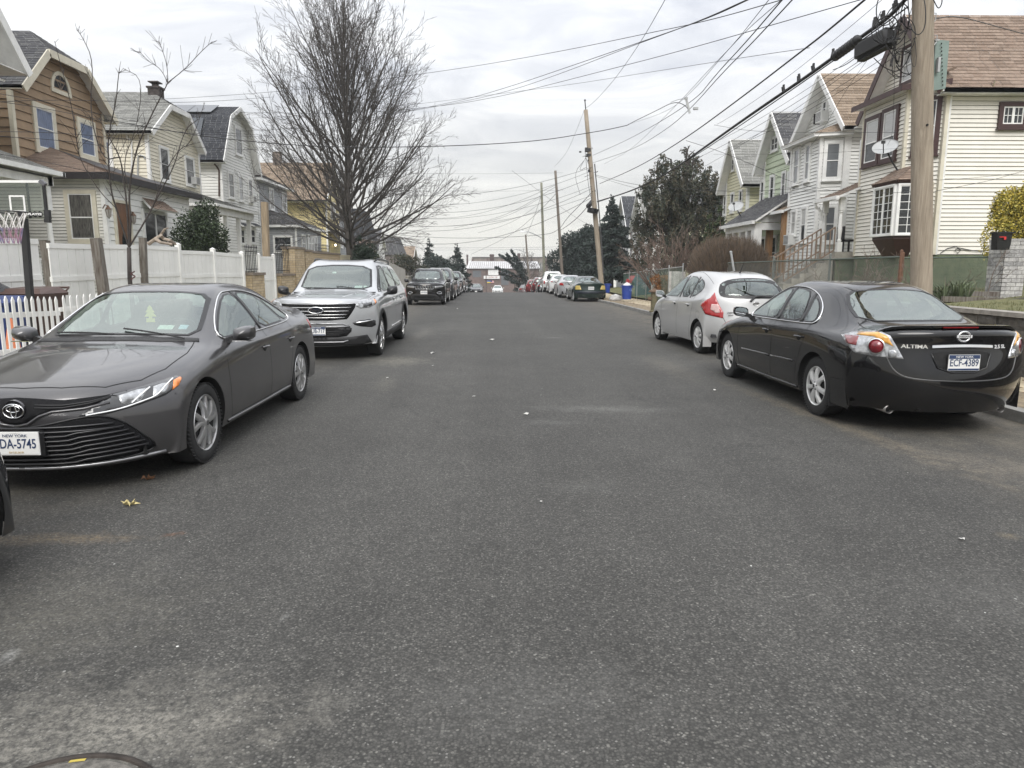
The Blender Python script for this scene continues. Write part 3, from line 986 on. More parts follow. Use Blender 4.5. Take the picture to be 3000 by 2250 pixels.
 # -------------------------- the dark grey sedan (front towards the camera)
def grey_sedan(loc,rz):
 t=thing('parked_car','dark grey metallic sedan with wide slatted grille and yellow air freshener','car',loc,rz,'cars parked along the fence side')
 pm=paint_mat('paint_dark_grey',(.060,.0585,.061),.55,.30,.25,.10)
 b=Body(SEDAN,NI=14,NJ=9)
 ax=(-1.412,1.412)
 rw=.335
 for y in ax:
  b.arch(y,rw,.382)
 front=[(.8,-.80,.962),(.8,-.3,.972),(.8,.20,.980),(.8,.165,1.20),(.8,.10,1.352),(.8,-.12,1.335),(.8,-.48,1.165)]
 rear=[(.8,.27,.982),(.8,.85,.993),(.8,1.02,1.0),(.8,.86,1.16),(.8,.72,1.292),(.8,.45,1.345),(.8,.19,1.355),(.8,.235,1.20)]
 quarter=[(.8,1.07,1.004),(.8,1.30,1.03),(.8,1.16,1.13),(.8,.98,1.215),(.8,.80,1.272),(.8,.92,1.15)]
 ws=[(-.66,-1,1.005),(-.35,-1,1.02),(0,-1,1.025),(.35,-1,1.02),(.66,-1,1.005),(.61,-.6,1.18),(.54,0,1.345),(.3,0,1.375),(0,0,1.38),(-.3,0,1.375),(-.54,0,1.345),(-.61,-.6,1.18)]
 rwn=[(-.60,2,1.10),(.60,2,1.10),(.51,1.2,1.33),(0,1.2,1.365),(-.51,1.2,1.33)]
 window(t,b,'windshield',ws,0,M_GLASS,.035,rnd_=1)
 window(t,b,'side_window',front,90,M_GLASS,.014,True)
 window(t,b,'side_window',rear,90,M_GLASS,.014,True)
 window(t,b,'side_window',quarter,90,M_GLASS,.010,True)
 window(t,b,'rear_window',rwn,180,M_GLASS,.03)
 part('body',b.mesh(),pm,t,fix=False)
 wells(t,b,ax,.380,rw)
 underbody(t,-2.3,2.4,ax[0],ax[1],.38,.88)
 wheels(t,ax,.893,rw,.215,STYLE_CAMRY)
 ol=[(.8,-.84,.950),(.8,-.3,.958),(.8,.6,.973),(.8,1.1,.985),(.8,1.34,1.018),(.8,1.26,1.105),(.8,1.05,1.205),(.8,.80,1.298),(.8,.45,1.362),(.8,.10,1.370),(.8,-.14,1.350),(.8,-.50,1.178)]
 for f_ in(lambda q_:q_,mirror_mb):
  part('window_trim',f_(b.rod(chaikin(ol,2),90,.0075,.006,closed=True)),M_CHROME,t,S_=1)
 both_sides(t,b,'door_pillar',[(.8,.205,.975),(.8,.265,.978),(.8,.23,1.20),(.8,.185,1.36),(.8,.105,1.36),(.8,.165,1.20)],90,.006,M_BLACK)
 g=MB()
 b.line([(.9,-.86,.93),(.9,-.90,.70),(.9,-.88,.42),(.9,-.84,.27)],90,.007,both=True,mb=g)
 b.line([(.9,.235,.97),(.9,.26,.75),(.9,.27,.27)],90,.007,both=True,mb=g)
 b.line([(.9,1.12,.99),(.9,1.15,.86),(.9,1.08,.72),(.9,.98,.50),(.9,.96,.27)],90,.007,both=True,mb=g)
 b.line([(.9,-.84,.27),(.9,.96,.27)],90,.006,both=True,mb=g)
 b.line([(.66,-.98,.97),(.73,-1.3,.93),(.73,-1.7,.84),(.66,-1.95,.80)],'top',.008,both=True,mb=g)
 b.line([(.66,-1.95,.80),(.5,-2.14,.79),(.25,-2.235,.79),(0,-2.26,.79)],'top',.010,both=True,mb=g)
 b.line([(.88,-1.86,.66),(.885,-1.80,.58)],60,.006,both=True,mb=g)
 part('body_seams',g,M_GAP,t,fix=False)
 cw=MB()
 b.patch([(-.70,-.98),(-.4,-1.07),(0,-1.09),(.4,-1.07),(.70,-.98),(.68,-.93),(.4,-.99),(0,-1.01),(-.4,-.99),(-.68,-.93)],'top',.006,.08,mb=cw)
 part('cowl',cw,M_MATTE,t,S_=1)
 for x0,x1 in((.58,.02),(-.02,-.56)):
  wp=MB()
  pts=[b.hit_top(x0+(x1-x0)*k/6,-1.0+.10*(k/6),.022)for k in range(7)]
  wp.tube(pts,.008,5)
  part('wiper',wp,M_MATTE,t)
 lg=[(.0,-2.35,.222),(.55,-2.3,.228),(.72,-2.1,.262),(.775,-2,.30),(.70,-2,.42),(.62,-2.1,.52),(.52,-2.3,.572),(.40,-2.3,.572),(.2,-2.3,.530),(0,-2.3,.505)]
 lg=chaikin(lg+[(-p[0],p[1],p[2])for p in lg[-2:0:-1]],1)
 lo=part('lower_grille',b.patch(lg,0,.004,.06),M_GRIL,t,S_=1)
 for k in range(9):
  z=.248+k*.033
  xm=.735-abs(k-1.2)*.024-(.03 if k==0 else 0)
  pts=[]
  for j in range(-10,11):
   x=xm*j/10
   bend=(.030*max(0,(abs(x)-.30))/.4+(.012 if abs(x)>.36 else 0))*(1 if k<7 else 0)
   pts.append((x,-2.3,z+bend))
  part('grille_slat',b.rod(pts,0,.0085,.010,n=5),mat('dark_slat',(.016,.016,.018),.3,coat=.25),lo,S_=1)
 part('grille_surround',b.rod(lg,0,.007,.004,closed=True),M_BLACK,lo,S_=1)
 ug=[(0,-2.36,.715),(.12,-2.36,.708),(.30,-2.3,.692),(.52,-2.2,.705),(.62,-2.15,.722),(.58,-2.15,.69),(.42,-2.3,.630),(.22,-2.36,.615),(.14,-2.36,.590),(.07,-2.36,.548),(0,-2.36,.538)]
 ug=ug+[(-p[0],p[1],p[2])for p in ug[-2:0:-1]]
 uo=part('upper_grille',b.patch(ug,0,.005,.05),M_GRIL,t,S_=1)
 for dz in(0,.018):
  part('grille_slat',b.rod([(.13,-2.3,.665-dz),(.30,-2.3,.658-dz*.9),(.45,-2.2,.672-dz*.6),(.55,-2.2,.695-dz*.3)],0,.005,.007,both=True),M_MATTE,uo,S_=1)
 h=b.hit((0,-2.4,.632),0,.012)
 bd=part('badge',MB().lathe([(.001,-.004),(.074,-.004),(.078,.012)],(0,h.y,.632),'y',28),mat('badge_black',(.01,.01,.012),.15,coat=1.0),t)
 for(cz,rx,rz_)in((.632,.070,.048),(.646,.045,.022),(.632,.019,.046)):
  part('badge_ring',emblem_ring(None,(0,cz),rx,rz_,h.y-.009,None,rr=.0045),M_CHROME,bd,S_=1)
 part('grille_bar',b.rod([(0,-2.4,.525),(.09,-2.4,.540),(.16,-2.38,.590),(.24,-2.36,.618),(.42,-2.3,.628),(.55,-2.2,.655)],0,.011,.004,both=True,n=8),pm,uo,S_=1)
 for s_ in(1,-1):
  hp=[(.38,-2.30,.578),(.56,-2.19,.705),(.75,-2.02,.742),(.86,-1.78,.775),(.885,-1.74,.752),(.88,-1.82,.705),(.83,-1.94,.655),(.72,-2.12,.612),(.52,-2.25,.572)]
  A=38
  def mk(pts,off,st=.04):
   mb=b.patch(pts,A,off,st)
   if s_<0:
    mb.v=[(-v[0],v[1],v[2])for v in mb.v]
    mb.f=[f[::-1]for f in mb.f]
   return mb
  hl=part('headlight',mk(hp,.005),M_LENSD,t,S_=1)
  part('reflector',mk([(.60,-2.16,.692),(.70,-2.08,.718),(.76,-2.03,.722),(.72,-2.09,.640),(.62,-2.18,.632)],.009),M_LENSC,hl,S_=1)
  part('reflector',mk([(.785,-2.0,.724),(.82,-1.93,.738),(.85,-1.88,.735),(.84,-1.93,.672),(.78,-2.03,.645)],.009),M_LENSC,hl,S_=1)
  part('turn_signal',mk([(.865,-1.845,.745),(.88,-1.77,.762),(.885,-1.755,.750),(.882,-1.82,.708),(.86,-1.88,.685)],.010),M_LENSA,hl,S_=1)
  for chain in([(.42,-2.28,.582),(.60,-2.18,.600),(.74,-2.1,.636),(.80,-2.0,.660),(.845,-1.92,.725),(.86,-1.84,.757)],[(.68,-2.14,.634),(.74,-2.08,.690),(.775,-2.03,.722)]):
   P=[b.hit(p,A,.012)for p in chain]
   P=[(p.x*s_,p.y,p.z)for p in P]
   part('light_guide',MB().tube([Vector(p)for p in chaikin(P,2,False)],.0055,6),mat('lamp_white_line',(.85,.86,.87),.15),hl,S_=1)
 part('sill_trim',b.rod([(.88,-.92,.245),(.88,0,.240),(.88,.98,.245)],90,.016,.006,True),pm,t,S_=1)
 part('front_lip',b.rod([(.0,-2.4,.212),(.3,-2.38,.213),(.55,-2.3,.222),(.70,-2.1,.232),(.80,-1.95,.238)],30,.012,.004,True),mat('satin_silver',(.35,.35,.36),.3,.7),t,S_=1)
 part('trunk_lip',b.rod([(0,2.4,1.09),(.4,2.38,1.085),(.68,2.2,1.05)],180,.012,.002,True),pm,t,S_=1)
 for s_ in(1,-1):
  mb=b.patch([(.52,2.38,.90),(.80,2.1,.93),(.86,1.95,.95),(.86,1.95,.84),(.78,2.2,.80),(.55,2.4,.80)],140,.005,.06)
  if s_<0:
   mb.v=[(-v[0],v[1],v[2])for v in mb.v];mb.f=[f[::-1]for f in mb.f]
  part('taillight',mb,M_LENSR,t,S_=1)
 mirrors(t,.86,-.66,1.01,pm,.20,.135,.15,M_CHROME)
 handles(t,b,(.10,1.0),.80,pm)
 make_seats(t,(-.05,.80),.37,.30,1.17,M_SEATL)
 part('dashboard',MB().cbox((0,-.72,.88),(1.40,.46,.20),Matrix.Rotation(R(6),3,'X')),M_SEAT,t)
 sw=MB().tube([Vector((.37+math.cos(a)*.185,-.50-math.sin(a)*.07,.96+math.sin(a)*.17))for a in[2*PI*k/24 for k in range(24)]],.015,6,closed=True)
 sw.beam((.20,-.50,.96),(.54,-.50,.96),.04,.03)
 part('steering_wheel',sw,M_BLACK,t)
 part('floor_pan',MB().box(-.80,.80,-1.3,1.5,.30,.36),M_SEAT,t)
 part('rear_shelf',MB().box(-.60,.60,1.22,1.72,.98,1.02),M_SEAT,t)
 part('inner_mirror',MB().cbox((0,-.20,1.30),(.24,.03,.07)),M_BLACK,t)
 part('sensor_box',MB().prism([(-.07,-.30,1.33),(.07,-.30,1.33),(.045,-.36,1.28),(-.045,-.36,1.28)],(0,.06,.02)),M_MATTE,t)
 tree=[(0,.055),(.022,.03),(.014,.03),(.034,.0),(.020,0),(.045,-.032),(.012,-.032),(.012,-.045),(.032,-.045),(.032,-.075),(-.032,-.075),(-.032,-.045),(-.012,-.045),(-.012,-.032),(-.045,-.032),(-.020,0),(-.034,0),(-.014,.03),(-.022,.03)]
 part('air_freshener',MB().prism([(x*1.25+.02,-.42,1.185+z*1.25)for x,z in tree],(0,.004,0)),mat('yellow_card',(.70,.64,.14),.7),t)
 for(x,wd_,cm)in((.28,.13,(.62,.68,.62)),(.455,.07,(.45,.60,.72))):
  pts=[(x,-1,1.065),(x+wd_,-1,1.062),(x+wd_,-1,1.095),(x,-1,1.098)]
  part('windshield_sticker',b.patch(pts,0,-.004,.1,skirt=False),mat('sticker_'+str(int(x*100)),cm,.6,var=.3,vscale=60),t)
 h=b.hit((0,-2.4,.40),0,.012)
 plate(t,'FDA-5745',(.0,h.y-.012,.408),0,bottom='EXCELSIOR')
 part('plate_bracket',MB().box(-.19,.19,h.y-.002,h.y+.03,.315,.50),M_BLACK,t)
 return t,b
 # -------------------------- the silver suv with the wide chrome grille
def silver_suv(loc,rz):
 t=thing('parked_car','large silver suv with mesh grille behind the dark grey sedan','suv',loc,rz,'cars parked along the fence side')
 pm=paint_mat('paint_silver_suv',(.42,.43,.44),.5,.32,.12,.06)
 b=Body(SUV,NI=12,NJ=9)
 ax=(-1.512,1.512)
 rw=.375
 for y in ax:
  b.arch(y,rw,.425)
 ws=[(-.69,-1,1.19),(0,-1,1.205),(.69,-1,1.19),(.66,-.7,1.40),(.615,-.3,1.625),(0,-.3,1.672),(-.615,-.3,1.625),(-.66,-.7,1.40)]
 f1=[(.9,-.80,1.15),(.9,.12,1.16),(.9,.10,1.62),(.9,-.18,1.60),(.9,-.50,1.38)]
 f2=[(.9,.20,1.165),(.9,1.08,1.185),(.9,1.0,1.62),(.9,.18,1.635)]
 f3=[(.9,1.17,1.19),(.9,2.0,1.24),(.9,1.88,1.54),(.9,1.09,1.61)]
 rwn=[(-.64,2.4,1.20),(.64,2.4,1.20),(.58,2.1,1.56),(0,2.1,1.60),(-.58,2.1,1.56)]
 window(t,b,'windshield',ws,0,M_GLASS,.04)
 window(t,b,'side_window',f1,90,M_GLASS,.016,True)
 window(t,b,'side_window',f2,90,M_TINT,.016,True)
 window(t,b,'side_window',f3,90,M_TINT,.016,True)
 window(t,b,'rear_window',rwn,180,M_TINT,.04)
 part('body',b.mesh(),pm,t,fix=False)
 wells(t,b,ax,.42,rw)
 underbody(t,-2.35,2.5,ax[0],ax[1],.42,.93,.28,.5)
 wheels(t,ax,.955,rw,.235,STYLE_EXPL,mat('bright_alloy',(.66,.66,.66),.2,.9))
 both_sides(t,b,'window_surround',[(.9,-.92,1.145),(.9,-.80,1.145),(.9,-.50,1.385),(.9,-.17,1.61),(.9,.1,1.632),(.9,.1,1.66),(.9,-.22,1.64),(.9,-.58,1.40)],90,.005,M_BLACK)
 both_sides(t,b,'window_surround',[(.9,.11,1.155),(.9,.21,1.16),(.9,.19,1.64),(.9,.09,1.635)],90,.0055,M_BLACK)
 both_sides(t,b,'window_surround',[(.9,1.07,1.18),(.9,1.18,1.185),(.9,1.10,1.62),(.9,.99,1.63)],90,.0055,M_BLACK)
 for y in ax:
  O=arcpts(y,rw,.490,-14,194)
  I=arcpts(y,rw,.424,-14,194)
  n=len(O)
  for s_ in(1,-1):
   cl=MB()
   vs=[b.hit(p,90,.010)for p in O]+[b.hit(p,90,.014)for p in I]+[b.hit(p,90,-.03)for p in I]
   vs=[(v.x*s_,v.y,v.z)for v in vs]
   cl.add(vs,[(i,i+1,n+i+1,n+i)for i in range(n-1)]+[(n+i,n+i+1,2*n+i+1,2*n+i)for i in range(n-1)])
   part('arch_cladding',cl,M_MATTE,t,S_=1)
 sc_=MB()
 b.patch([(.95,-1.0,.28),(.95,1.0,.28),(.95,1.03,.40),(.95,-1.03,.40)],90,.012,.1,True,sc_)
 part('sill_cladding',sc_,M_MATTE,t,S_=1)
 part('sill_chrome',b.rod([(.97,-.35,.455),(.97,.95,.47)],90,.013,.008,True),M_CHROME,t,S_=1)
 g=MB()
 b.line([(.9,-.92,1.10),(.9,-.96,.80),(.9,-.92,.42)],90,.008,both=True,mb=g)
 b.line([(.9,.165,1.15),(.9,.18,.42)],90,.008,both=True,mb=g)
 b.line([(.9,1.125,1.17),(.9,1.16,.95),(.9,1.02,.60),(.9,.98,.42)],90,.008,both=True,mb=g)
 b.line([(.73,-1.0,1.1),(.79,-1.4,1.1),(.80,-1.9,1.05),(.70,-2.14,1.0),(.4,-2.28,1),(0,-2.32,1)],'top',.010,both=True,mb=g)
 part('body_seams',g,M_GAP,t,fix=False)
 hc=MB()
 b.rod([(.42,-1.1,1.1),(.46,-1.6,1.1),(.40,-2.15,1.05)],'top',.018,-.008,True,hc)
 part('bonnet_crease',hc,pm,t,S_=1)
 gr=chaikin([(-.62,-2.3,1.0),(.62,-2.3,1.0),(.65,-2.2,.96),(.54,-2.3,.77),(.48,-2.4,.71),(-.48,-2.4,.71),(-.54,-2.3,.77),(-.65,-2.2,.96)],1)
 go=part('grille',b.patch(gr,0,.006,.06),M_GRIL,t,S_=1)
 for i,z in enumerate((.985,.925,.865,.805,.755)):
  xm=.60-.035*i
  part('grille_bar',b.rod([(-xm,-2.3,z),(0,-2.3,z),(xm,-2.3,z)],0,.0065,.014),M_CHROME,go,S_=1)
 mesh_=MB()
 for row in range(9):
  for k in range(-11,12):
   x=(k+.5*(row%2))*.048
   z=.735+row*.028
   if abs(x)<.46+(z-.73)*.45:
    h=b.hit((x,-2.4,z),0,.008)
    mesh_.cbox(h,(.030,.008,.010),Matrix.Rotation(R(35*(1 if k%2 else-1)),3,'Y'))
 part('grille_mesh',mesh_,M_MATTE,go)
 h=b.hit((0,-2.4,.885),0,.040)
 bd=part('badge',MB().add([(math.cos(2*PI*k/28)*.125,h.y,.885+math.sin(2*PI*k/28)*.052)for k in range(28)]+[(math.cos(2*PI*k/28)*.125,h.y+.03,.885+math.sin(2*PI*k/28)*.052)for k in range(28)],[tuple(range(28))]+[(k,(k+1)%28,28+(k+1)%28,28+k)for k in range(28)]),mat('badge_dark',(.02,.024,.035),.2,coat=1.0),t)
 part('badge_ring',emblem_ring(None,(0,.885),.125,.052,h.y-.002,None,rr=.008),M_CHROME,bd,S_=1)
 m=text_mesh('Ford',.085,.002,1.15,.001)
 m.transform(Matrix.Shear('XY',4,(.35,0))if False else Matrix(((1,.3,0,0),(0,1,0,0),(0,0,1,0),(0,0,0,1))))
 m.transform(Matrix.Translation((-.005,h.y-.006,.885))@Matrix.Rotation(PI/2,4,'X'))
 part('lettering',m,M_CHROME,bd,fix=False)
 low=chaikin([(-.60,-2.4,.55),(-.45,-2.4,.40),(.45,-2.4,.40),(.60,-2.4,.55),(.48,-2.4,.62),(-.48,-2.4,.62)],1)
 lo=part('lower_grille',b.patch(low,0,.006,.06),M_BLACK,t,S_=1)
 for z in(.585,.52,.49,.46):
  part('grille_slat',b.rod([(-.45+abs(z-.55),-2.4,z),(.45-abs(z-.55),-2.4,z)],0,.005,.01),M_MATTE,lo)
 part('bumper_trim',b.rod([(.0,-2.4,.652),(.42,-2.4,.652),(.54,-2.3,.60),(.0,-2.4,.60)],0,.012,.008,True),mat('satin_silver',(.35,.35,.36),.3,.7),t,S_=1)
 bl=MB()
 b.patch([(-.86,-2.0,.30),(-.7,-2.1,.265),(0,-2.3,.262),(.7,-2.1,.265),(.86,-2.0,.30),(.80,-2.1,.44),(.55,-2.3,.415),(-.55,-2.3,.415),(-.80,-2.1,.44)],0,.010,.07,mb=bl)
 part('bumper_cladding',bl,M_MATTE,t,S_=1)
 part('skid_trim',b.rod([(-.50,-2.4,.36),(-.42,-2.4,.335),(.42,-2.4,.335),(.50,-2.4,.36)],0,.013,.014),mat('satin_silver',(.35,.35,.36),.3,.7),t,S_=1)
 for s_ in(1,-1):
  def mk(pts,off,A=35,st=.05):
   mb=b.patch(pts,A,off,st)
   if s_<0:
    mb.v=[(-v[0],v[1],v[2])for v in mb.v]
    mb.f=[f[::-1]for f in mb.f]
   return mb
  hl=part('headlight',mk([(.63,-2.27,.95),(.69,-2.2,1.015),(.90,-1.97,1.055),(.965,-1.83,1.055),(.965,-1.88,.985),(.84,-2.07,.915),(.72,-2.22,.90)],.006),M_LENSC,t,S_=1)
  part('projector',mk([(.74,-2.17,.98),(.88,-2.0,1.005),(.87,-2.02,.95),(.76,-2.16,.925)],.010),M_LENSD,hl,S_=1)
  part('turn_signal',mk([(.925,-1.92,1.04),(.962,-1.84,1.042),(.96,-1.88,.995),(.925,-1.96,.975)],.011),M_LENSA,hl,S_=1)
  fl=part('fog_lamp_recess',mk(chaikin([(.60,-2.37,.68),(.93,-2.02,.72),(.94,-2.0,.555),(.66,-2.33,.60)],1),.006),M_BLACK,t,S_=1)
  P=[b.hit(p,35,.014)for p in((.66,-2.33,.655),(.78,-2.2,.67),(.88,-2.08,.685))]
  part('fog_lamp',MB().tube([Vector((p.x*s_,p.y,p.z))for p in P],.016,6),M_CHROME,fl,S_=1)
  mb=b.patch([(.60,2.5,1.08),(.92,2.2,1.12),(.95,2.1,1.10),(.95,2.15,.92),(.80,2.4,.90),(.66,2.5,.94)],145,.006,.07)
  if s_<0:
   mb.v=[(-v[0],v[1],v[2])for v in mb.v];mb.f=[f[::-1]for f in mb.f]
  part('taillight',mb,M_LENSR,t,S_=1)
  rl=MB()
  P=[b.hit_top(.60,-.05+k*.23,.055 if 0<k<8 else .005)for k in range(9)]
  rl.tube([Vector((p.x*s_,p.y,p.z))for p in P],.017,7)
  part('roof_rail',rl,M_BLACK,t,S_=1)
 mirrors(t,.92,-.72,1.17,M_BLACK,.21,.17,.15)
 handles(t,b,(.02,1.02),.99,pm)
 make_seats(t,(-.02,.85),.40,.42,1.42,M_SEATL)
 part('dashboard',MB().cbox((0,-.78,1.04),(1.55,.5,.22)),M_SEAT,t)
 sw=MB().tube([Vector((.40+math.cos(a)*.19,-.48-math.sin(a)*.07,1.14+math.sin(a)*.17))for a in[2*PI*k/20 for k in range(20)]],.016,6,closed=True)
 part('steering_wheel',sw,M_BLACK,t)
 part('floor_pan',MB().box(-.84,.84,-1.3,2.3,.45,.50),M_SEAT,t)
 part('inner_mirror',MB().cbox((0,-.36,1.56),(.24,.03,.07)),M_BLACK,t)
 for(x,z,wd_,hh)in((.36,1.225,.14,.04),(.53,1.225,.06,.04),(.50,1.60,.08,.035),(-.12,1.50,.07,.03)):
  part('windshield_sticker',b.patch([(x,-1,z),(x+wd_,-1,z),(x+wd_,-1,z+hh),(x,-1,z+hh)],0,-.004,.1,skirt=False),mat('sticker_pale',(.66,.70,.66),.6,var=.3,vscale=60),t)
 wp=MB()
 for x0 in(.62,.0):
  wp.tube([b.hit_top(x0-.6*k/6,-1.0+.08*(k/6),.02)for k in range(7)],.008,5)
 part('wiper',wp,M_MATTE,t)
 h=b.hit((0,-2.4,.55),0,.02)
 plate(t,'CUB-717',(-.0,h.y-.012,.53),0,white=False,frame=True)
 return t,b
 # -------------------------- the black sedan (rear towards the camera)
def black_sedan(loc,rz):
 t=thing('parked_car','glossy black sedan with boot spoiler, chrome bar and twin exhaust pipes','car',loc,rz,'cars parked along the lawn side')
 pm=paint_mat('paint_black',(.0045,.0045,.005),.0,.25,.1,.016)
 rows=lift_rows(SEDAN,fx=lambda x:x*.995)
 dz_={12:.03,13:.055,14:.065,15:.07}
 rows=[(r[0],r[1],r[2],[z-dz_.get(i,0)*max(0,min(1,(z-.75)/.3))for z in r[3]])for i,r in enumerate(rows)]
 b=Body(rows,NI=14,NJ=9)
 ax=(-1.388,1.388)
 rw=.325
 for y in ax:
  b.arch(y,rw,.375)
 ws=[(-.64,-1,1.005),(0,-1,1.02),(.64,-1,1.005),(.53,0,1.345),(0,0,1.38),(-.53,0,1.345)]
 front=[(.8,-.76,.962),(.8,-.3,.970),(.8,.16,.978),(.8,.13,1.20),(.8,.08,1.352),(.8,-.12,1.335),(.8,-.47,1.165)]
 rear=[(.8,.24,.980),(.8,.80,.990),(.8,.78,1.10),(.8,.60,1.325),(.8,.40,1.352),(.8,.17,1.358),(.8,.21,1.20)]
 quarter=[(.8,.88,.992),(.8,1.12,1.0),(.8,1.10,1.08),(.8,.98,1.19),(.8,.76,1.285),(.8,.86,1.10)]
 rwn=[(-.60,2,1.052),(0,2,1.062),(.60,2,1.052),(.56,1.5,1.20),(.47,1.1,1.335),(.25,1,1.36),(0,1,1.368),(-.25,1,1.36),(-.47,1.1,1.335),(-.56,1.5,1.20)]
 window(t,b,'windshield',ws,0,M_GLASS,.035)
 window(t,b,'side_window',front,90,M_GLASS,.014,True)
 window(t,b,'side_window',rear,90,M_GLASS,.014,True)
 window(t,b,'side_window',quarter,90,M_GLASS,.010,True)
 window(t,b,'rear_window',rwn,180,M_GLASS,.030)
 part('body',b.mesh(),pm,t,fix=False)
 wells(t,b,ax,.373,rw)
 underbody(t,-2.3,2.3,ax[0],ax[1],.37,.86)
 wheels(t,ax,.868,rw,.215,STYLE_ALTIMA,mat('pale_alloy',(.72,.72,.71),.35,.5))
 ol=[(.8,-.82,.948),(.8,-.3,.956),(.8,.6,.970),(.8,1.05,.978),(.8,1.18,.995),(.8,1.16,1.09),(.8,1.02,1.205),(.8,.78,1.305),(.8,.45,1.366),(.8,.10,1.372),(.8,-.14,1.352),(.8,-.49,1.18)]
 for f_ in(lambda q_:q_,mirror_mb):
  part('window_trim',f_(b.rod(chaikin(ol,2),90,.008,.006,closed=True)),M_CHROME,t,S_=1)
 both_sides(t,b,'door_pillar',[(.8,.165,.975),(.8,.24,.978),(.8,.21,1.20),(.8,.17,1.36),(.8,.085,1.36),(.8,.135,1.20)],90,.006,M_BLACK)
 both_sides(t,b,'door_pillar',[(.8,.805,.985),(.8,.875,.987),(.8,.855,1.10),(.8,.75,1.30),(.8,.69,1.32),(.8,.785,1.10)],90,.006,M_BLACK)
 g=MB()
 b.line([(.9,-.86,.93),(.9,-.92,.70),(.9,-.90,.42),(.9,-.86,.27)],90,.007,both=True,mb=g)
 b.line([(.9,.21,.97),(.9,.23,.75),(.9,.24,.27)],90,.007,both=True,mb=g)
 b.line([(.9,1.10,.98),(.9,1.12,.86),(.9,1.04,.70),(.9,.95,.50),(.9,.93,.27)],90,.007,both=True,mb=g)
 b.line([(.9,1.76,.48),(.9,2.1,.50)],90,.007,both=True,mb=g)
 b.line([(.72,-.98,.97),(.72,-1.3,.93),(.70,-1.8,.84),(.5,-2.14,.79),(0,-2.26,.79)],'top',.008,both=True,mb=g)
 b.line([(.62,1.70,1.09),(.665,1.95,1.08),(.66,2.15,1.06)],'top',.008,both=True,mb=g)
 part('body_seams',g,M_GAP,t,fix=False)
 part('boot_seam',b.rod(chaikin([(.665,2.2,.90),(.64,2.4,.74),(.57,2.42,.60),(.42,2.44,.555),(0,2.45,.545)],2,False),180,.006,.001,True),mat('seam_grey',(.10,.10,.10),.3,.4),t,S_=1)
 mo=MB()
 b.rod([(.9,-.72,.50),(.9,.19,.52)],90,.016,.004,True,mo)
 b.rod([(.9,.27,.52),(.9,.88,.54)],90,.016,.004,True,mo)
 part('door_moulding',mo,pm,t,S_=1)
 for s_ in(1,-1):
  part('mud_flap',MB().prism([(s_*.88,1.72,.17),(s_*.70,1.74,.17),(s_*.70,1.73,.33),(s_*.89,1.735,.36)],(0,.012,0)),M_MATTE,t)
  part('mud_flap',MB().prism([(s_*.88,-1.04,.17),(s_*.70,-1.03,.17),(s_*.70,-1.03,.33),(s_*.89,-1.03,.34)],(0,.012,0)),M_MATTE,t)
 sp=MB()
 n=24
 prof=[(-.15,.003),(-.06,.020),(.02,.036),(.050,.030),(.048,.006),(-.01,-.012)]
 for k in range(n+1):
  x=-.70+1.40*k/n
  e=abs(x)/.70
  h=b.hit_top(x,2.34-.20*e**2.6,0)
  kk=1.0 if e<.86 else max(.25,1-((e-.86)/.14)**1.5*.8)
  for dy,dz in prof:
   sp.v.append((x,h.y+dy*1.0,h.z+dz*kk-(1-kk)*.01))
 m_=len(prof)
 for k in range(n):
  for j in range(m_-1):
   a=k*m_+j
   sp.f.append((a,a+1,a+m_+1,a+m_))
 sp.f.append(tuple(range(m_)));sp.f.append(tuple(n*m_+j for j in range(m_))[::-1])
 so=part('spoiler',sp,pm,t,auto=50)
 part('brake_light',MB().cbox((0,2.385,1.045),(.34,.03,.012)),M_LENSDR,so)
 for s_ in(1,-1):
  def mk(pts,off,A=142,st=.035):
   mb=b.patch(pts,A,off,st)
   if s_<0:
    mb.v=[(-v[0],v[1],v[2])for v in mb.v]
    mb.f=[f[::-1]for f in mb.f]
   return mb
  hp=[(.555,2.36,.985),(.66,2.24,1.045),(.80,2.05,1.02),(.875,1.86,.955),(.875,1.90,.88),(.85,2.0,.80),(.80,2.12,.77),(.60,2.38,.745),(.57,2.39,.80)]
  hp=[(.535,2.40,.745),(.635,2.32,.96),(.70,2.22,1.0),(.80,2.05,.985),(.875,1.86,.925),(.865,1.93,.87),(.82,2.08,.775),(.70,2.28,.755)]
  tl=part('taillight',mk(hp,.006),M_LENSC,t,S_=1)
  part('turn_signal',mk([(.61,2.34,.86),(.65,2.30,.955),(.70,2.22,.982),(.80,2.05,.966),(.81,2.04,.945),(.72,2.20,.945),(.66,2.29,.89)],.011),M_LENSY,tl,S_=1)
  part('side_lens',mk([(.865,1.90,.925),(.79,2.06,.935),(.80,2.06,.85),(.85,1.97,.855)],.011),M_LENSDR,tl,S_=1)
  h=b.hit((.715,2.24,.855),145,.0)
  nrm=(b.hit((.715,2.24,.855),145,.05)-h).normalized()
  q=nrm.to_track_quat('Z','Y').to_matrix().to_4x4()
  for nm,r0,r1,hh,mm in(('lamp_ring',.078,.068,.019,M_ALLOY),('lamp_lens',.067,.001,.017,mat('deep_red_lens',(.20,.012,.02),.1,coat=1.0,var=.5,vscale=25))):
   mb=MB().lathe([(r0,-.02),(r0,hh*.8),(r1,hh)],(0,0,0),'z',28)
   mb.v=[tuple((Matrix.Translation(h)@q)@Vector(v))for v in mb.v]
   if s_<0:
    mb.v=[(-v[0],v[1],v[2])for v in mb.v]
   part(nm,mb,mm,tl,S_=1)
  h=b.hit((.61,2.36,.79),158,.0)
  mb=MB().lathe([(.040,-.02),(.038,.018),(.024,.020),(.001,.022)],(0,0,0),'z',20)
  mb.v=[tuple((Matrix.Translation(h)@q)@Vector(v))for v in mb.v]
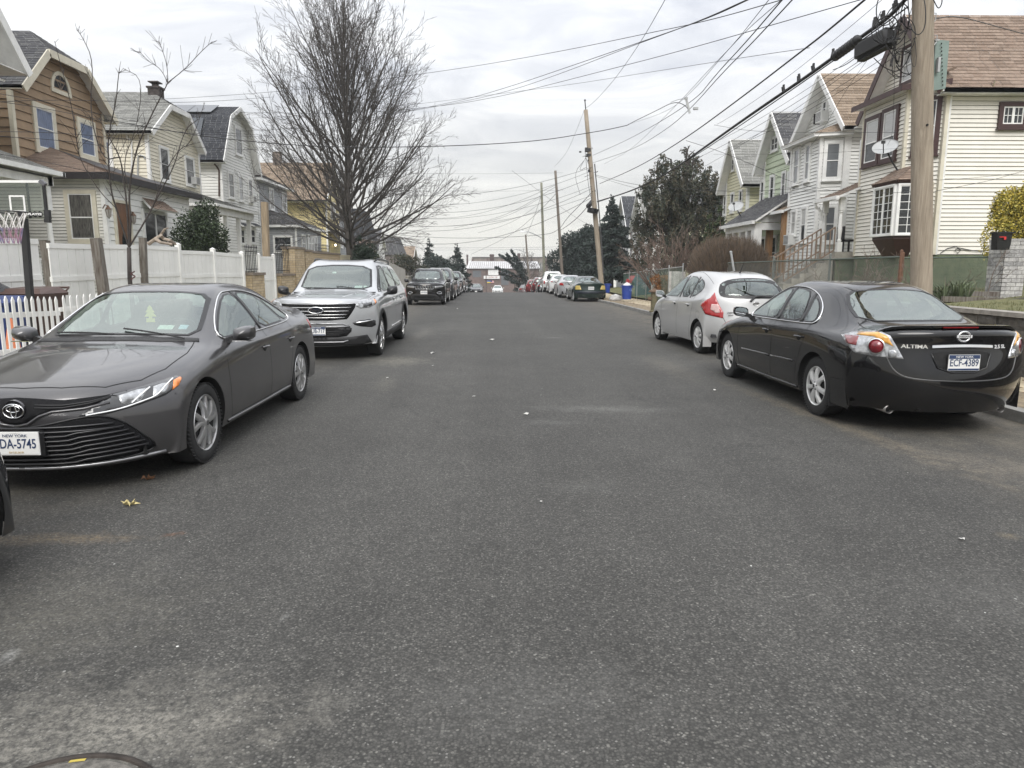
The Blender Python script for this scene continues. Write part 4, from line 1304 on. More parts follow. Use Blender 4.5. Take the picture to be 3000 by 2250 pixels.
  if s_<0:
   mb.v=[(-v[0],v[1],v[2])for v in mb.v]
  part('reversing_lamp',mb,M_LENSC,tl,S_=1)
  ex=MB().lathe([(.030,-.22),(.037,0),(.040,.004),(.040,-.22)],(s_*.56,2.29,.240),'y',20)
  part('exhaust_pipe',ex,mat('exhaust_steel',(.30,.29,.28),.3,.8),t,S_=1)
  part('exhaust_bore',MB().lathe([(.001,-.05),(.036,-.05)],(s_*.56,2.29,.240),'y',16),M_DARKCAV,t)
 rc=MB()
 b.patch(chaikin([(-.27,2.4,.825),(.27,2.4,.825),(.285,2.4,.76),(.22,2.4,.625),(-.22,2.4,.625),(-.285,2.4,.76)],1),180,.003,.06,mb=rc)
 ro=part('plate_recess',rc,M_GAP,t,S_=1)
 part('recess_edge',b.rod(chaikin([(-.285,2.4,.80),(-.22,2.4,.625),(.22,2.4,.625),(.285,2.4,.80)],1,False),180,.008,.004),pm,ro,S_=1)
 cb=MB()
 P=[b.hit((-.29+.58*k/10,2.5,.862+.010*(1-(abs(k-5)/5)**2)),180,.012)for k in range(11)]
 vs,fs=[],[]
 for p in P:
  vs+=[(p.x,p.y-.01,p.z+.022),(p.x,p.y+.014,p.z+.018),(p.x,p.y+.018,p.z-.006),(p.x,p.y-.01,p.z-.022)]
 for i in range(10):
  for j in range(3):
   fs.append((4*i+j,4*i+j+1,4*i+j+5,4*i+j+4))
 fs+=[(0,1,2,3),(43,42,41,40)]
 part('chrome_bar',cb.add(vs,fs),M_CHROME,t,auto=50)
 h=b.hit((0,2.5,.965),180,.010)
 bd=part('badge',emblem_ring(None,(0,.965),.056,.045,h.y+.003,None,rr=.0085),M_CHROME,t,S_=1)
 part('badge_bar',MB().cbox((0,h.y+.006,.965),(.145,.008,.026)),mat('badge_plate',(.62,.62,.62),.35),bd)
 def letters(txt,x,z,size,xs_,nm='lettering',bold=.0012,mm=M_CHROME):
  m=text_mesh(txt,size,.003,xs_,bold)
  m.transform(Matrix.Translation((x,3,z))@Matrix.Rotation(PI,4,'Z')@Matrix.Rotation(PI/2,4,'X'))
  for v in m.vertices:
   v.co.y=b.hit((v.co.x,2.5,v.co.z),180,.004).y+(v.co.y-3)+.004
  return part(nm,m,mm,t,fix=False)
 letters('ALTIMA',.43,.865,.048,1.3,'model_lettering',.0012)
 letters('2.5 SL',-.395,.862,.046,1.15,'model_lettering',.0012,mat('badge_plate',(.62,.62,.62),.35))
 m=text_mesh('NISSAN',.024,.001,1.25)
 m.transform(Matrix.Translation((0,h.y+.012,.965))@Matrix.Rotation(PI,4,'Z')@Matrix.Rotation(PI/2,4,'X'))
 part('lettering',m,M_BLACK,bd,fix=False)
 h=b.hit((0,2.5,.72),180,.006)
 plate(t,'ECF-4389',(0,h.y+.014,.722),PI,white=False,frame=True)
 part('sill_trim',b.rod([(.85,-.92,.245),(.85,0,.240),(.85,.95,.245)],90,.018,.004,True),pm,t,S_=1)
 part('fuel_flap',b.line([(.88,1.36,.90),(.88,1.54,.90),(.88,1.54,.78),(.88,1.36,.78)],90,.006,closed=True),M_GAP,t,fix=False)if False else None
 mirrors(t,.84,-.66,1.01,pm,.20,.135,.15)
 handles(t,b,(.06,.98),.83,pm)
 make_seats(t,(-.05,.80),.37,.30,1.15)
 part('rear_shelf',MB().box(-.60,.60,1.22,1.74,1.0,1.03),mat('shelf_grey',(.10,.10,.10),.9),t)
 part('dashboard',MB().cbox((0,-.72,.88),(1.35,.46,.20)),M_SEAT,t)
 part('floor_pan',MB().box(-.78,.78,-1.3,1.5,.30,.36),M_SEAT,t)
 return t,b
 # -------------------------- the silver hatchback (rear towards the camera)
def silver_hatch(loc,rz):
 t=thing('parked_car','small silver hatchback with tall arrow shaped red tail lamp and rear wiper','car',loc,rz,'cars parked along the lawn side')
 pm=paint_mat('paint_silver_hatch',(.50,.50,.495),.35,.34,.12,.05)
 b=Body(HATCH,NI=13,NJ=9)
 ax=(-1.30,1.30)
 rw=.305
 for y in ax:
  b.arch(y,rw,.352)
 ws=[(-.60,-1,1.08),(0,-1,1.095),(.60,-1,1.08),(.49,0,1.43),(0,0,1.455),(-.49,0,1.43)]
 front=[(.8,-.98,1.005),(.8,-.4,1.01),(.8,.05,1.02),(.8,-.02,1.43),(.8,-.25,1.41),(.8,-.62,1.24)]
 rear=[(.8,.12,1.022),(.8,.70,1.035),(.8,.70,1.30),(.8,.60,1.425),(.8,.06,1.44)]
 quarter=[(.8,.76,1.04),(.8,.98,1.07),(.8,1.22,1.20),(.8,1.05,1.335),(.8,.70,1.415)]
 rwn=[(-.57,1.9,1.055),(0,1.9,1.05),(.57,1.9,1.055),(.62,1.7,1.17),(.50,1.5,1.38),(0,1.5,1.425),(-.50,1.5,1.38),(-.62,1.7,1.17)]
 window(t,b,'windshield',ws,0,M_GLASS,.035)
 window(t,b,'side_window',front,90,M_GLASS,.014,True)
 window(t,b,'side_window',rear,90,M_GLASS,.014,True)
 window(t,b,'side_window',quarter,90,M_GLASS,.02,True)
 window(t,b,'rear_window',rwn,180,M_GLASS,.09,rnd_=2)
 part('body',b.mesh(),pm,t,fix=False)
 wells(t,b,ax,.35,rw)
 underbody(t,-2.0,1.9,ax[0],ax[1],.35,.80)
 wheels(t,ax,.815,rw,.20,STYLE_NOTE,mat('pale_alloy',(.72,.72,.71),.35,.5))
 both_sides(t,b,'door_pillar',[(.8,.055,1.01),(.8,.12,1.012),(.8,.055,1.445),(.8,-.02,1.44)],90,.006,M_BLACK)
 both_sides(t,b,'door_pillar',[(.8,.705,1.025),(.8,.76,1.03),(.8,.70,1.42),(.8,.62,1.43),(.8,.71,1.30)],90,.006,M_BLACK)
 g=MB()
 b.line([(.9,-1.0,.98),(.9,-.98,.70),(.9,-.90,.42),(.9,-.86,.27)],90,.007,both=True,mb=g)
 b.line([(.9,.09,1.01),(.9,.11,.27)],90,.007,both=True,mb=g)
 b.line([(.9,.98,1.07),(.9,.99,.86),(.9,.93,.66),(.9,.85,.27)],90,.007,both=True,mb=g)
 b.line([(.60,1.45,1.40),(.46,.5,1.5),(.46,-.1,1.5)],'top',.009,both=True,mb=g)
 part('body_seams',g,M_GAP,t,fix=False)
 part('tailgate_seam',b.line(chaikin([(.665,1.75,1.07),(.60,1.9,.86),(.57,1.95,.72),(.50,1.98,.58),(0,2.0,.56)],2,False),180,.009,.0015,True),M_GAP,t,fix=False)
 part('flap_seam',b.line(chaikin([(.84,1.22,.80),(.84,1.42,.80),(.84,1.42,.66),(.84,1.22,.66)],2),90,.006,.0015,True,closed=True),mat('seam_mid',(.15,.15,.15),.5),t,fix=False)
 for s_ in(1,-1):
  def mk(pts,off,A=138,st=.04):
   mb=b.patch(pts,A,off,st)
   if s_<0:
    mb.v=[(-v[0],v[1],v[2])for v in mb.v]
    mb.f=[f[::-1]for f in mb.f]
   return mb
  tl=part('taillight',mk([(.70,1.72,1.16),(.74,1.68,1.06),(.82,1.46,.95),(.825,1.45,.90),(.80,1.66,.76),(.60,1.92,.70),(.595,1.92,.80),(.645,1.84,.94)],.008),M_LENSR,t,S_=1)
  part('reversing_lamp',mk([(.66,1.84,.945),(.735,1.74,.95),(.755,1.74,.86),(.70,1.84,.79),(.64,1.88,.80)],.013),mat('pale_pink_lens',(.62,.40,.38),.12,coat=1.0,var=.2,vscale=30),tl,S_=1)
  mf=MB().prism([(s_*.835,1.66,.16),(s_*.68,1.67,.16),(s_*.68,1.665,.30),(s_*.84,1.665,.36)],(0,-.012,0))
  mf.prism([(s_*.835,-.93,.16),(s_*.68,-.93,.16),(s_*.68,-.93,.30),(s_*.84,-.93,.34)],(0,.012,0))
  part('mud_flap',mf,pm,t)
 wp=MB()
 P=[b.hit((.02-.40*k/6,1.9,1.075+.012*math.sin(k)),180,.03)for k in range(7)]
 wp.tube(P,[.014,.014,.012,.010,.009,.008,.006],6)
 wo_=part('rear_wiper',wp,M_MATTE,t)
 part('wiper_pivot',MB().tube([b.hit((.02,1.9,1.075),180,.03),b.hit((.10,1.9,1.0),180,.02)],.022,8),M_MATTE,wo_)
 h=b.hit((0,2,.965),180,.008)
 bd=part('badge',emblem_ring(None,(0,.965),.048,.038,h.y+.003,None,rr=.006),M_CHROME,t,S_=1)
 part('badge_bar',MB().cbox((0,h.y+.004,.965),(.12,.006,.02)),M_CHROME,bd)
 for txt,z,sz in(('VERSA',.80,.042),('NOTE',.755,.030)):
  m=text_mesh(txt,sz,.002,1.4,.001)
  hh=b.hit((.42,2,z),180,.005)
  m.transform(Matrix.Translation((.44,hh.y,z))@Matrix.Rotation(PI,4,'Z')@Matrix.Rotation(PI/2,4,'X'))
  part('model_lettering',m,M_CHROME,t,fix=False)
 an=MB().tube([b.hit_top(.0,1.18,0),b.hit_top(0,1.22,.03),b.hit_top(0,1.22,0)+Vector((0,.14,.20))],[.02,.012,.004],6)
 part('roof_antenna',an,M_BLACK,t)
 h=b.hit((0,2,.72),180,.01)
 plate(t,'HGD-6202',(0,h.y+.008,.72),PI,white=False)
 mirrors(t,.79,-.84,1.05,pm,.19,.15,.14)
 handles(t,b,(-.08,.75),.90,pm)
 make_seats(t,(-.15,.70),.34,.34,1.22,wd=.46)
 part('dashboard',MB().cbox((0,-.80,.95),(1.3,.44,.20)),M_SEAT,t)
 part('floor_pan',MB().box(-.72,.72,-1.2,1.8,.34,.40),M_SEAT,t)
 return t,b
 # -------------------------- the other parked cars
def mirror_mb(mb):
 mb.v=[(-v[0],v[1],v[2])for v in mb.v]
 mb.f=[f[::-1]for f in mb.f]
 return mb
def plain_car(loc,rz,label,cat,group,rows,ax,rw,tr,pm,kind='sedan',face='front',lamp=None,style=None,NI=8,tint=False,inside=True,spec=None):
 t=thing('parked_car',label,cat,loc,rz,group)
 b=Body(rows,NI=NI,NJ=7)
 gap=rw*1.13
 for y in ax:
  b.arch(y,rw,gap)
 gm=M_TINT if tint else M_GLASS
 if kind=='sedan':
  ws=[(-.64,-1,1.005),(0,-1,1.02),(.64,-1,1.005),(.53,0,1.345),(0,0,1.38),(-.53,0,1.345)]
  sw=[[(.8,-.74,.962),(.8,.20,.980),(.8,.10,1.352),(.8,-.12,1.335),(.8,-.47,1.165)],[(.8,.27,.982),(.8,1.04,.99),(.8,.88,1.16),(.8,.68,1.30),(.8,.20,1.355)]]
  rwn=[(-.60,2,1.105),(.60,2,1.105),(.47,1.1,1.335),(0,1,1.365),(-.47,1.1,1.335)]
 elif kind=='suv':
  ws=[(-.69,-1,1.19),(0,-1,1.205),(.69,-1,1.19),(.615,-.3,1.625),(0,-.3,1.67),(-.615,-.3,1.625)]
  sw=[[(.9,-.80,1.15),(.9,.12,1.16),(.9,.10,1.62),(.9,-.18,1.60),(.9,-.50,1.38)],[(.9,.20,1.165),(.9,1.08,1.185),(.9,1.0,1.62),(.9,.18,1.635)],[(.9,1.17,1.19),(.9,2.0,1.24),(.9,1.88,1.54),(.9,1.09,1.61)]]
  rwn=[(-.64,2.4,1.20),(.64,2.4,1.20),(.58,2.1,1.56),(0,2.1,1.60),(-.58,2.1,1.56)]
 else:
  ws=[(-.69,-1,1.27),(.69,-1,1.27),(.60,-.8,1.72),(-.60,-.8,1.72)]
  sw=[[(.9,-1.15,1.22),(.9,-.32,1.22),(.9,-.32,1.72),(.9,-.72,1.70)],[(.9,-.24,1.22),(.9,.62,1.22),(.9,.56,1.70),(.9,-.24,1.72)]]
  rwn=[(-.60,.8,1.32),(.60,.8,1.32),(.56,.6,1.74),(-.56,.6,1.74)]
 if spec and 'map' in spec:
  f=spec['map']
  ws,rwn=[f(p)for p in ws],[f(p)for p in rwn]
  sw=[[f(p)for p in w_]for w_ in sw]
 window(t,b,'windshield',ws,0,gm,.04)
 for i,w_ in enumerate(sw):
  window(t,b,'side_window',w_,90,M_TINT if(kind=='suv' and i)else gm,.02,True)
 window(t,b,'rear_window',rwn,180,gm,.04)
 part('body',b.mesh(),pm,t,fix=False)
 wells(t,b,ax,gap-.002,rw)
 L0,L1=min(r[0]for r in rows),max(r[0]for r in rows)
 wmx=max(max(r[2])for r in rows)
 underbody(t,L0,L1,ax[0],ax[1],rw,wmx-.04,.26,.46)
 wheels(t,ax,tr,rw,.22,style or STYLE_PLAIN)
 zt=max(max(r[3])for r in rows)
 if inside:
  make_seats(t,(-.05,.85),.38,.32+(zt-1.44)*.5,zt-.30)
 part('floor_pan',MB().box(-.75,.75,-1.2,1.4,.36,.44),M_SEAT,t)
 return t,b
def both_sides(t,b,name,pts,ang,off,m,parent=None):
 for s_ in(1,-1):
  mb=b.patch(pts,ang,off,.07)
  if s_<0:
   mirror_mb(mb)
  part(name,mb,m,parent or t,S_=1)
def rows_scaled(rows,sx=1,sy=1,sz=1,dz=.0):
 return[(r[0]*sy,r[1]*sy,[x*sx for x in r[2]],[z*sz+dz for z in r[3]])+tuple(r[4:])for r in rows]
def black_jeep(loc,rz):
 pm=paint_mat('paint_black_suv',(.008,.008,.009),0,.25,.1,.04)
 rows=rows_scaled(SUV,.98,.955,.99)
 t,b=plain_car(loc,rz,'black suv with seven chrome framed grille slots','suv','cars parked along the fence side',rows,(-1.44,1.44),.375,.93,pm,'suv',style=STYLE_EXPL)
 hh=part('nose_panel',b.patch([(-.74,-2,.83),(.74,-2,.83),(.74,-2,.93),(-.74,-2,.93)],0,.003,.07),M_BLACK,t,S_=1)
 for k in range(7):
  x=(k-3)*.122
  o=part('grille_slot',b.patch([(x-.040,-2.3,.79),(x+.040,-2.3,.79),(x+.040,-2.3,.92),(x-.040,-2.3,.92)],0,.010,.07),M_GAP,t)
  part('slot_frame',b.rod([(x-.042,-2.3,.788),(x+.042,-2.3,.788),(x+.042,-2.3,.922),(x-.042,-2.3,.922)],0,.009,.012,closed=True),M_CHROME,o)
 both_sides(t,b,'headlight',[(.47,-2.2,.82),(.48,-2.2,.92),(.78,-2.0,.935),(.84,-1.8,.91),(.80,-2.0,.85)],20,.008,M_LENSC)
 for s_ in(1,-1):
  o=part('fog_lamp',b.patch(chaikin([(s_*.56,-2.3,.64),(s_*.80,-2.1,.66),(s_*.78,-2.1,.55),(s_*.60,-2.3,.55)],1),0,.006,.07),M_BLACK,t)
  part('fog_lamp_ring',b.rod(chaikin([(s_*.56,-2.3,.64),(s_*.80,-2.1,.66),(s_*.78,-2.1,.55),(s_*.60,-2.3,.55)],1),0,.010,.008,closed=True),M_CHROME,o)
 part('lower_grille',b.patch(chaikin([(-.55,-2.3,.36),(.55,-2.3,.36),(.46,-2.3,.50),(-.46,-2.3,.50)],1),0,.006,.08),M_GAP,t)
 bl=b.patch([(-.86,-1.9,.28),(.86,-1.9,.28),(.84,-2.0,.44),(.66,-2.1,.42),(.52,-2.2,.53),(-.52,-2.2,.53),(-.66,-2.1,.42),(-.84,-2.0,.44)],0,.004,.08)
 part('bumper_cladding',bl,M_MATTE,t,S_=1)
 m=text_mesh('Jeep',.085,.002,1.1,.003)
 h=b.hit((0,-2.3,.965),0,.012)
 m.transform(Matrix.Translation((0,h.y,.965))@Matrix.Rotation(PI/2,4,'X'))
 part('badge_lettering',m,M_CHROME,t,fix=False)
 h=b.hit((0,-2.4,.60),0,.02)
 plate(t,'LHV-6536',(-.02,h.y-.01,.63),0)
 mirrors(t,.90,-.72,1.16,M_BLACK,.22,.18,.15)
 for s_ in(1,-1):
  P=[b.hit_top(.62,-.05+k*.23,.05 if 0<k<8 else .0)for k in range(9)]
  part('roof_rail',MB().tube([(p.x*s_,p.y,p.z)for p in P],.016,6),M_BLACK,t)
 for(x,z,wd_,hh_)in((.36,1.225,.10,.05),(-.05,1.225,.10,.03)):
  part('windshield_sticker',b.patch([(x,-1,z),(x+wd_,-1,z),(x+wd_,-1,z+hh_),(x,-1,z+hh_)],0,.005,.1,skirt=False),mat('sticker_pale',(.66,.70,.66),.6),t)
 g=MB()
 b.line([(.9,-.92,1.10),(.9,-.96,.80),(.9,-.92,.42)],90,.01,both=True,mb=g)
 b.line([(.9,.165,1.15),(.9,.18,.42)],90,.01,both=True,mb=g)
 part('body_seams',g,M_GAP,t,fix=False)
 return t
def front_suv(loc,rz,label,col,sc=(1,1,1),cat='suv',kind='suv',rows=None,ax=(-1.512,1.512),silver_grille=False):
 pm=paint_mat('paint_'+label[:14].replace(' ','_'),col,.2,.3,.1,.05)
 rows=rows_scaled(rows or SUV,*sc)
 mp_=lambda p:(p[0]*sc[0],p[1]*sc[1],p[2]*sc[2])
 t,b=plain_car(loc,rz,label,cat,'cars parked along the fence side',rows,(ax[0]*sc[1],ax[1]*sc[1]),.37 if kind=='suv' else .33,.93*sc[0]if kind=='suv' else .88,pm,kind,NI=6,inside=False,spec={'map':mp_})
 if kind=='suv':
  go=part('grille',b.patch([mp_(p)for p in((-.45,-2.3,.70),(.45,-2.3,.70),(.52,-2.3,.90),(-.52,-2.3,.90))],0,.006,.1),M_CHROME if silver_grille else M_BLACK,t)
  both_sides(t,b,'headlight',[mp_(p)for p in((.58,-2.2,.80),(.60,-2.2,.92),(.86,-2.0,.96),(.90,-1.9,.90),(.80,-2.1,.80))],25,.008,M_LENSC)
  mirrors(t,.92*sc[0],-.72,1.17*sc[2],M_BLACK,.21,.19,.15)
  part('number_plate',MB().box(-.15,.15,rows[2][0]-.05,rows[2][0]-.03,.48,.63),M_PLATE,t)
 else:
  part('grille',b.patch([mp_(p)for p in((-.40,-2.3,.50),(.40,-2.3,.50),(.50,-2.3,.66),(-.50,-2.3,.66))],0,.006,.1),M_BLACK,t)
  part('lower_grille',b.patch([mp_(p)for p in((-.55,-2.3,.26),(.55,-2.3,.26),(.50,-2.3,.38),(-.50,-2.3,.38))],0,.006,.1),M_BLACK,t)
  both_sides(t,b,'headlight',[mp_(p)for p in((.54,-2.2,.58),(.56,-2.2,.66),(.80,-2.0,.73),(.86,-1.8,.72),(.80,-2.0,.62))],30,.008,M_LENSC)
  mirrors(t,.86*sc[0],-.66,1.01,pm,.19,.13,.13)
  part('number_plate',MB().box(-.15,.15,rows[2][0]-.05,rows[2][0]-.03,.38,.53),M_PLATE,t)
 return t
def rear_car(loc,rz,label,cat,col,kind='sedan',sc=(1,1,1),lampm=None,lamp=None,rows=None,ax=(-1.412,1.412),metal=.3,plate_z=.74,bumper=None,inside=True,ptxt=None,NI=7):
 pm=paint_mat('paint_'+label[:18].replace(' ','_'),col,metal,.32,.1,.05)
 rows=rows_scaled(rows or{'sedan':SEDAN,'suv':SUV,'pickup':PICKUP}[kind],*sc)
 mp_=lambda p:(p[0]*sc[0],p[1]*sc[1],p[2]*sc[2])
 rw={'sedan':.325,'suv':.365,'pickup':.40}[kind]
 if kind=='pickup':
  ax=(-1.85,1.80)
 t,b=plain_car(loc,rz,label,cat,'cars parked along the lawn side',rows,(ax[0]*sc[1],ax[1]*sc[1]),rw,{'sedan':.88,'suv':.94,'pickup':.95}[kind]*sc[0],pm,kind,NI=NI,inside=inside,spec={'map':mp_})
 if lamp:
  both_sides(t,b,'taillight',[mp_(p)for p in lamp],160,.008,lampm or M_LENSR)
 ye=max(r[0]for r in rows)
 h=b.hit((0,3.2,plate_z),180,.01)
 if ptxt:
  plate(t,ptxt,(0,h.y+.01,plate_z),PI)
 else:
  part('number_plate',MB().box(-.15,.15,h.y-.01,h.y+.012,plate_z-.075,plate_z+.075),M_PLATE,t)
 if bumper:
  part('bumper',b.patch([mp_(p)for p in bumper],180,.012,.1),M_MATTE,t,S_=1)
 mirrors(t,{'sedan':.85,'suv':.92,'pickup':.94}[kind]*sc[0],-.68 if kind!='pickup' else-1.0,{'sedan':1.0,'suv':1.16,'pickup':1.25}[kind]*sc[2],M_BLACK if kind!='sedan' else pm,.19,.15,.13)
 g=MB()
 b.line([mp_(p)for p in((.64,2.3,.92),(.60,2.4,.74),(.5,2.42,.60),(0,2.44,.57),(-.5,2.42,.60),(-.60,2.4,.74),(-.64,2.3,.92))],180,.012,mb=g)if kind=='sedan' else b.line([(-.80,2.8,1.12),(-.80,2.8,.66),(.80,2.8,.66),(.80,2.8,1.12)]if kind=='pickup' else[(-.72,2.6,1.1),(-.66,2.6,.62),(.66,2.6,.62),(.72,2.6,1.1)],180,.014,mb=g)
 part('body_seams',g,M_GAP,t,fix=False)
 return t,b
 # ========================== GROUND
def spot(t,pos,cx,cy,rx,ry,soft=.5,rot=.0):
 """1 inside an ellipse on the ground, fading to 0 at its edge"""
 mp=nn(t,'ShaderNodeMapping',vector_type='TEXTURE')
 mp.inputs['Location'].default_value=(cx,cy,0)
 mp.inputs['Rotation'].default_value=(0,0,rot)
 mp.inputs['Scale'].default_value=(rx,ry,1000)
 t.links.new(pos,mp.inputs[0])
 ln=nn(t,'ShaderNodeVectorMath',operation='LENGTH')
 t.links.new(mp.outputs[0],ln.inputs[0])
 return ramp(t,ln.outputs['Value'],[(1-soft,1.0),(1.0,.0)])
def asphalt():
 m=bpy.data.materials.new('asphalt')
 m.use_nodes=True
 t=m.node_tree
 b=t.nodes['Principled BSDF']
 b.inputs['Roughness'].default_value=.82
 b.inputs['Specular IOR Level'].default_value=.35
 tc_=nn(t,'ShaderNodeTexCoord')
 pos=tc_.outputs['Object']
 def noise(scale,detail=5,rough=.6,vec=None,dist=.0):
  n=nn(t,'ShaderNodeTexNoise',inp={'Scale':scale,'Detail':detail,'Roughness':rough,'Distortion':dist})
  t.links.new(vec or pos,n.inputs['Vector'])
  return n.outputs[0]
 grain=noise(60,3,.7)
 g2=noise(28,4,.7)
 big=noise(.35,5,.6)
 mid=noise(2.3,6,.65)
 va=nn(t,'ShaderNodeTexVoronoi',inp={'Scale':95.0})
 t.links.new(pos,va.inputs['Vector'])
 sa=nn(t,'ShaderNodeSeparateColor')
 t.links.new(va.outputs['Color'],sa.inputs[0])
 base=ramp(t,sa.outputs[0],[(.0,(.050,.0485,.0445)),(.45,(.078,.0755,.069)),(.80,(.104,.1005,.092)),(.94,(.128,.124,.112)),(1.0,(.19,.184,.166))])
 base=mixc(t,ramp(t,va.outputs['Distance'],[(.42,.0),(.70,.75)]),base,(.020,.020,.019))
 base=mixc(t,ramp(t,g2,[(.36,.70),(.62,.0)]),base,(.040,.039,.036))
 shade=ramp(t,big,[(.30,.84),(.70,1.16)])
 sh2=ramp(t,mid,[(.30,.90),(.70,1.09)])
 base=mixc(t,1.0,base,shade,'MULTIPLY')
 base=mixc(t,1.0,base,sh2,'MULTIPLY')
 mpx=nn(t,'ShaderNodeMapping')
 mpx.inputs['Scale'].default_value=(1.1,.035,1)
 t.links.new(pos,mpx.inputs[0])
 tr=noise(1.0,4,.6,mpx.outputs[0])
 base=mixc(t,1.0,base,ramp(t,tr,[(.35,.88),(.65,1.10)]),'MULTIPLY')
 sx=nn(t,'ShaderNodeSeparateXYZ')
 t.links.new(pos,sx.inputs[0])
 wob=mathn(t,'ADD',sx.outputs[0],mathn(t,'MULTIPLY',mid,.10))
 jn=mathn(t,'ABSOLUTE',mathn(t,'SUBTRACT',wob,.38))
 base=mixc(t,ramp(t,jn,[(.0,.16),(.03,.0)]),base,(.035,.035,.034))
 vo=nn(t,'ShaderNodeTexVoronoi',inp={'Scale':85.0})
 t.links.new(pos,vo.inputs['Vector'])
 sc_=nn(t,'ShaderNodeSeparateColor')
 t.links.new(vo.outputs['Color'],sc_.inputs[0])
 st=mathn(t,'GREATER_THAN',sc_.outputs[0],.962)
 inside=mathn(t,'LESS_THAN',vo.outputs['Distance'],.38)
 stn=mathn(t,'MULTIPLY',st,inside)
 base=mixc(t,mathn(t,'MULTIPLY',stn,.45),base,(.30,.295,.275))
 vo2=nn(t,'ShaderNodeTexVoronoi',inp={'Scale':22.0})
 t.links.new(pos,vo2.inputs['Vector'])
 sc2=nn(t,'ShaderNodeSeparateColor')
 t.links.new(vo2.outputs['Color'],sc2.inputs[0])
 st2=mathn(t,'MULTIPLY',mathn(t,'GREATER_THAN',sc2.outputs[1],.985),mathn(t,'LESS_THAN',vo2.outputs['Distance'],.13))
 patchy=ramp(t,noise(.9,4,.7),[(.50,.0),(.62,1.0)])
 base=mixc(t,mathn(t,'MULTIPLY',st2,patchy),base,(.62,.62,.59))
 lg=ramp(t,mathn(t,'ADD',sx.outputs[0],mathn(t,'MULTIPLY',mid,.9)),[(-3.0*.1+.5,0),(1,0)])
 ax_=mathn(t,'ABSOLUTE',mathn(t,'SUBTRACT',sx.outputs[0],.35))
 edge=mathn(t,'ADD',ax_,mathn(t,'MULTIPLY',mathn(t,'SUBTRACT',mid,.5),1.6))
 em=nn(t,'ShaderNodeMapRange',inp={'From Min':2.9,'From Max':5.0})
 t.links.new(edge,em.inputs[0])
 dust=mathn(t,'MULTIPLY',em.outputs[0],ramp(t,noise(3.1,7,.75),[(.38,.05),(.68,.62)]))
 base=mixc(t,dust,base,(.19,.165,.125))
 gr_=ramp(t,noise(34,5,.8),[(.42,.15),(.6,1.0)])
 brk=mathn(t,'MULTIPLY',mathn(t,'SUBTRACT',noise(5.5,9,.78),.56),2.1)
 for(cx,cy,rx,ry,col,amt,rot)in((-1.45,2.25,1.25,.50,(.27,.255,.22),.75,.1),(-2.55,2.15,1.0,.5,(.24,.215,.175),.6,0),(-2.1,3.1,1.0,.8,(.17,.16,.13),.4,0),(.1,2.4,.9,.5,(.15,.148,.14),.35,0),(2.4,3.2,.8,.6,(.14,.138,.13),.3,0),(-2.65,4.05,.85,.16,(.22,.165,.10),.62,.05),(-1.98,4.12,.13,.05,(.22,.095,.04),.55,.3),(-1.75,12.2,.9,1.1,(.25,.235,.19),.62,0),(-1.9,17.5,.45,3.5,(.21,.20,.17),.5,0),(-1.6,9.8,.3,1.3,(.18,.17,.14),.4,.1),(1.2,7.9,1.3,.33,(.20,.20,.185),.50,-.12),(.55,7.2,.5,.2,(.17,.17,.16),.4,0),(.65,5.0,.5,.25,(.13,.13,.12),.35,0),(3.5,7.2,.25,3.6,(.22,.18,.125),.60,.12),(4.0,5.5,.6,1.2,(.20,.175,.14),.55,.5),(1.3,16.3,.35,.08,(.42,.42,.40),.7,0),(-2.05,2.75,.05,.13,(.5,.5,.48),.45,.35),(-1.0,3.05,.03,.10,(.4,.4,.38),.35,-.3),(3.1,4.0,.12,.10,(.3,.24,.15),.4,0),(2.8,11.5,.5,2.6,(.17,.155,.125),.5,0),(-3.2,3.2,.7,.4,(.17,.15,.12),.5,0)):
  s_=spot(t,pos,cx,cy,rx*1.25,ry*1.25,.95,rot)
  mr_=nn(t,'ShaderNodeMapRange',inp={'From Min':.30,'From Max':.95})
  t.links.new(mathn(t,'ADD',s_,brk),mr_.inputs[0])
  f=mathn(t,'MULTIPLY',mathn(t,'MULTIPLY',mr_.outputs[0],gr_),amt)
  base=mixc(t,f,base,col)
 vc=nn(t,'ShaderNodeTexVoronoi',feature='DISTANCE_TO_EDGE',inp={'Scale':.42})
 wv=nn(t,'ShaderNodeVectorMath',operation='ADD')
 nc=nn(t,'ShaderNodeTexNoise',inp={'Scale':3.0,'Detail':6.0,'Roughness':.7})
 t.links.new(pos,nc.inputs['Vector'])
 scv=nn(t,'ShaderNodeVectorMath',operation='SCALE')
 scv.inputs['Scale'].default_value=.55
 t.links.new(nc.outputs['Color'],scv.inputs[0])
 t.links.new(pos,wv.inputs[0])
 t.links.new(scv.outputs[0],wv.inputs[1])
 t.links.new(wv.outputs[0],vc.inputs['Vector'])
 ck=ramp(t,vc.outputs['Distance'],[(.0,.75),(.005,.0)])
 ckm=ramp(t,noise(.5,3,.5),[(.47,.0),(.56,1.0)])
 base=mixc(t,mathn(t,'MULTIPLY',ck,ckm),base,(.022,.022,.021))
 t.links.new(base,b.inputs['Base Color'])
 hgt=mathn(t,'ADD',mathn(t,'MULTIPLY',grain,.7),mathn(t,'MULTIPLY',g2,.6))
 bu=nn(t,'ShaderNodeBump',inp={'Strength':.3,'Distance':.006})
 t.links.new(hgt,bu.inputs['Height'])
 t.links.new(bu.outputs[0],b.inputs['Normal'])
 return m
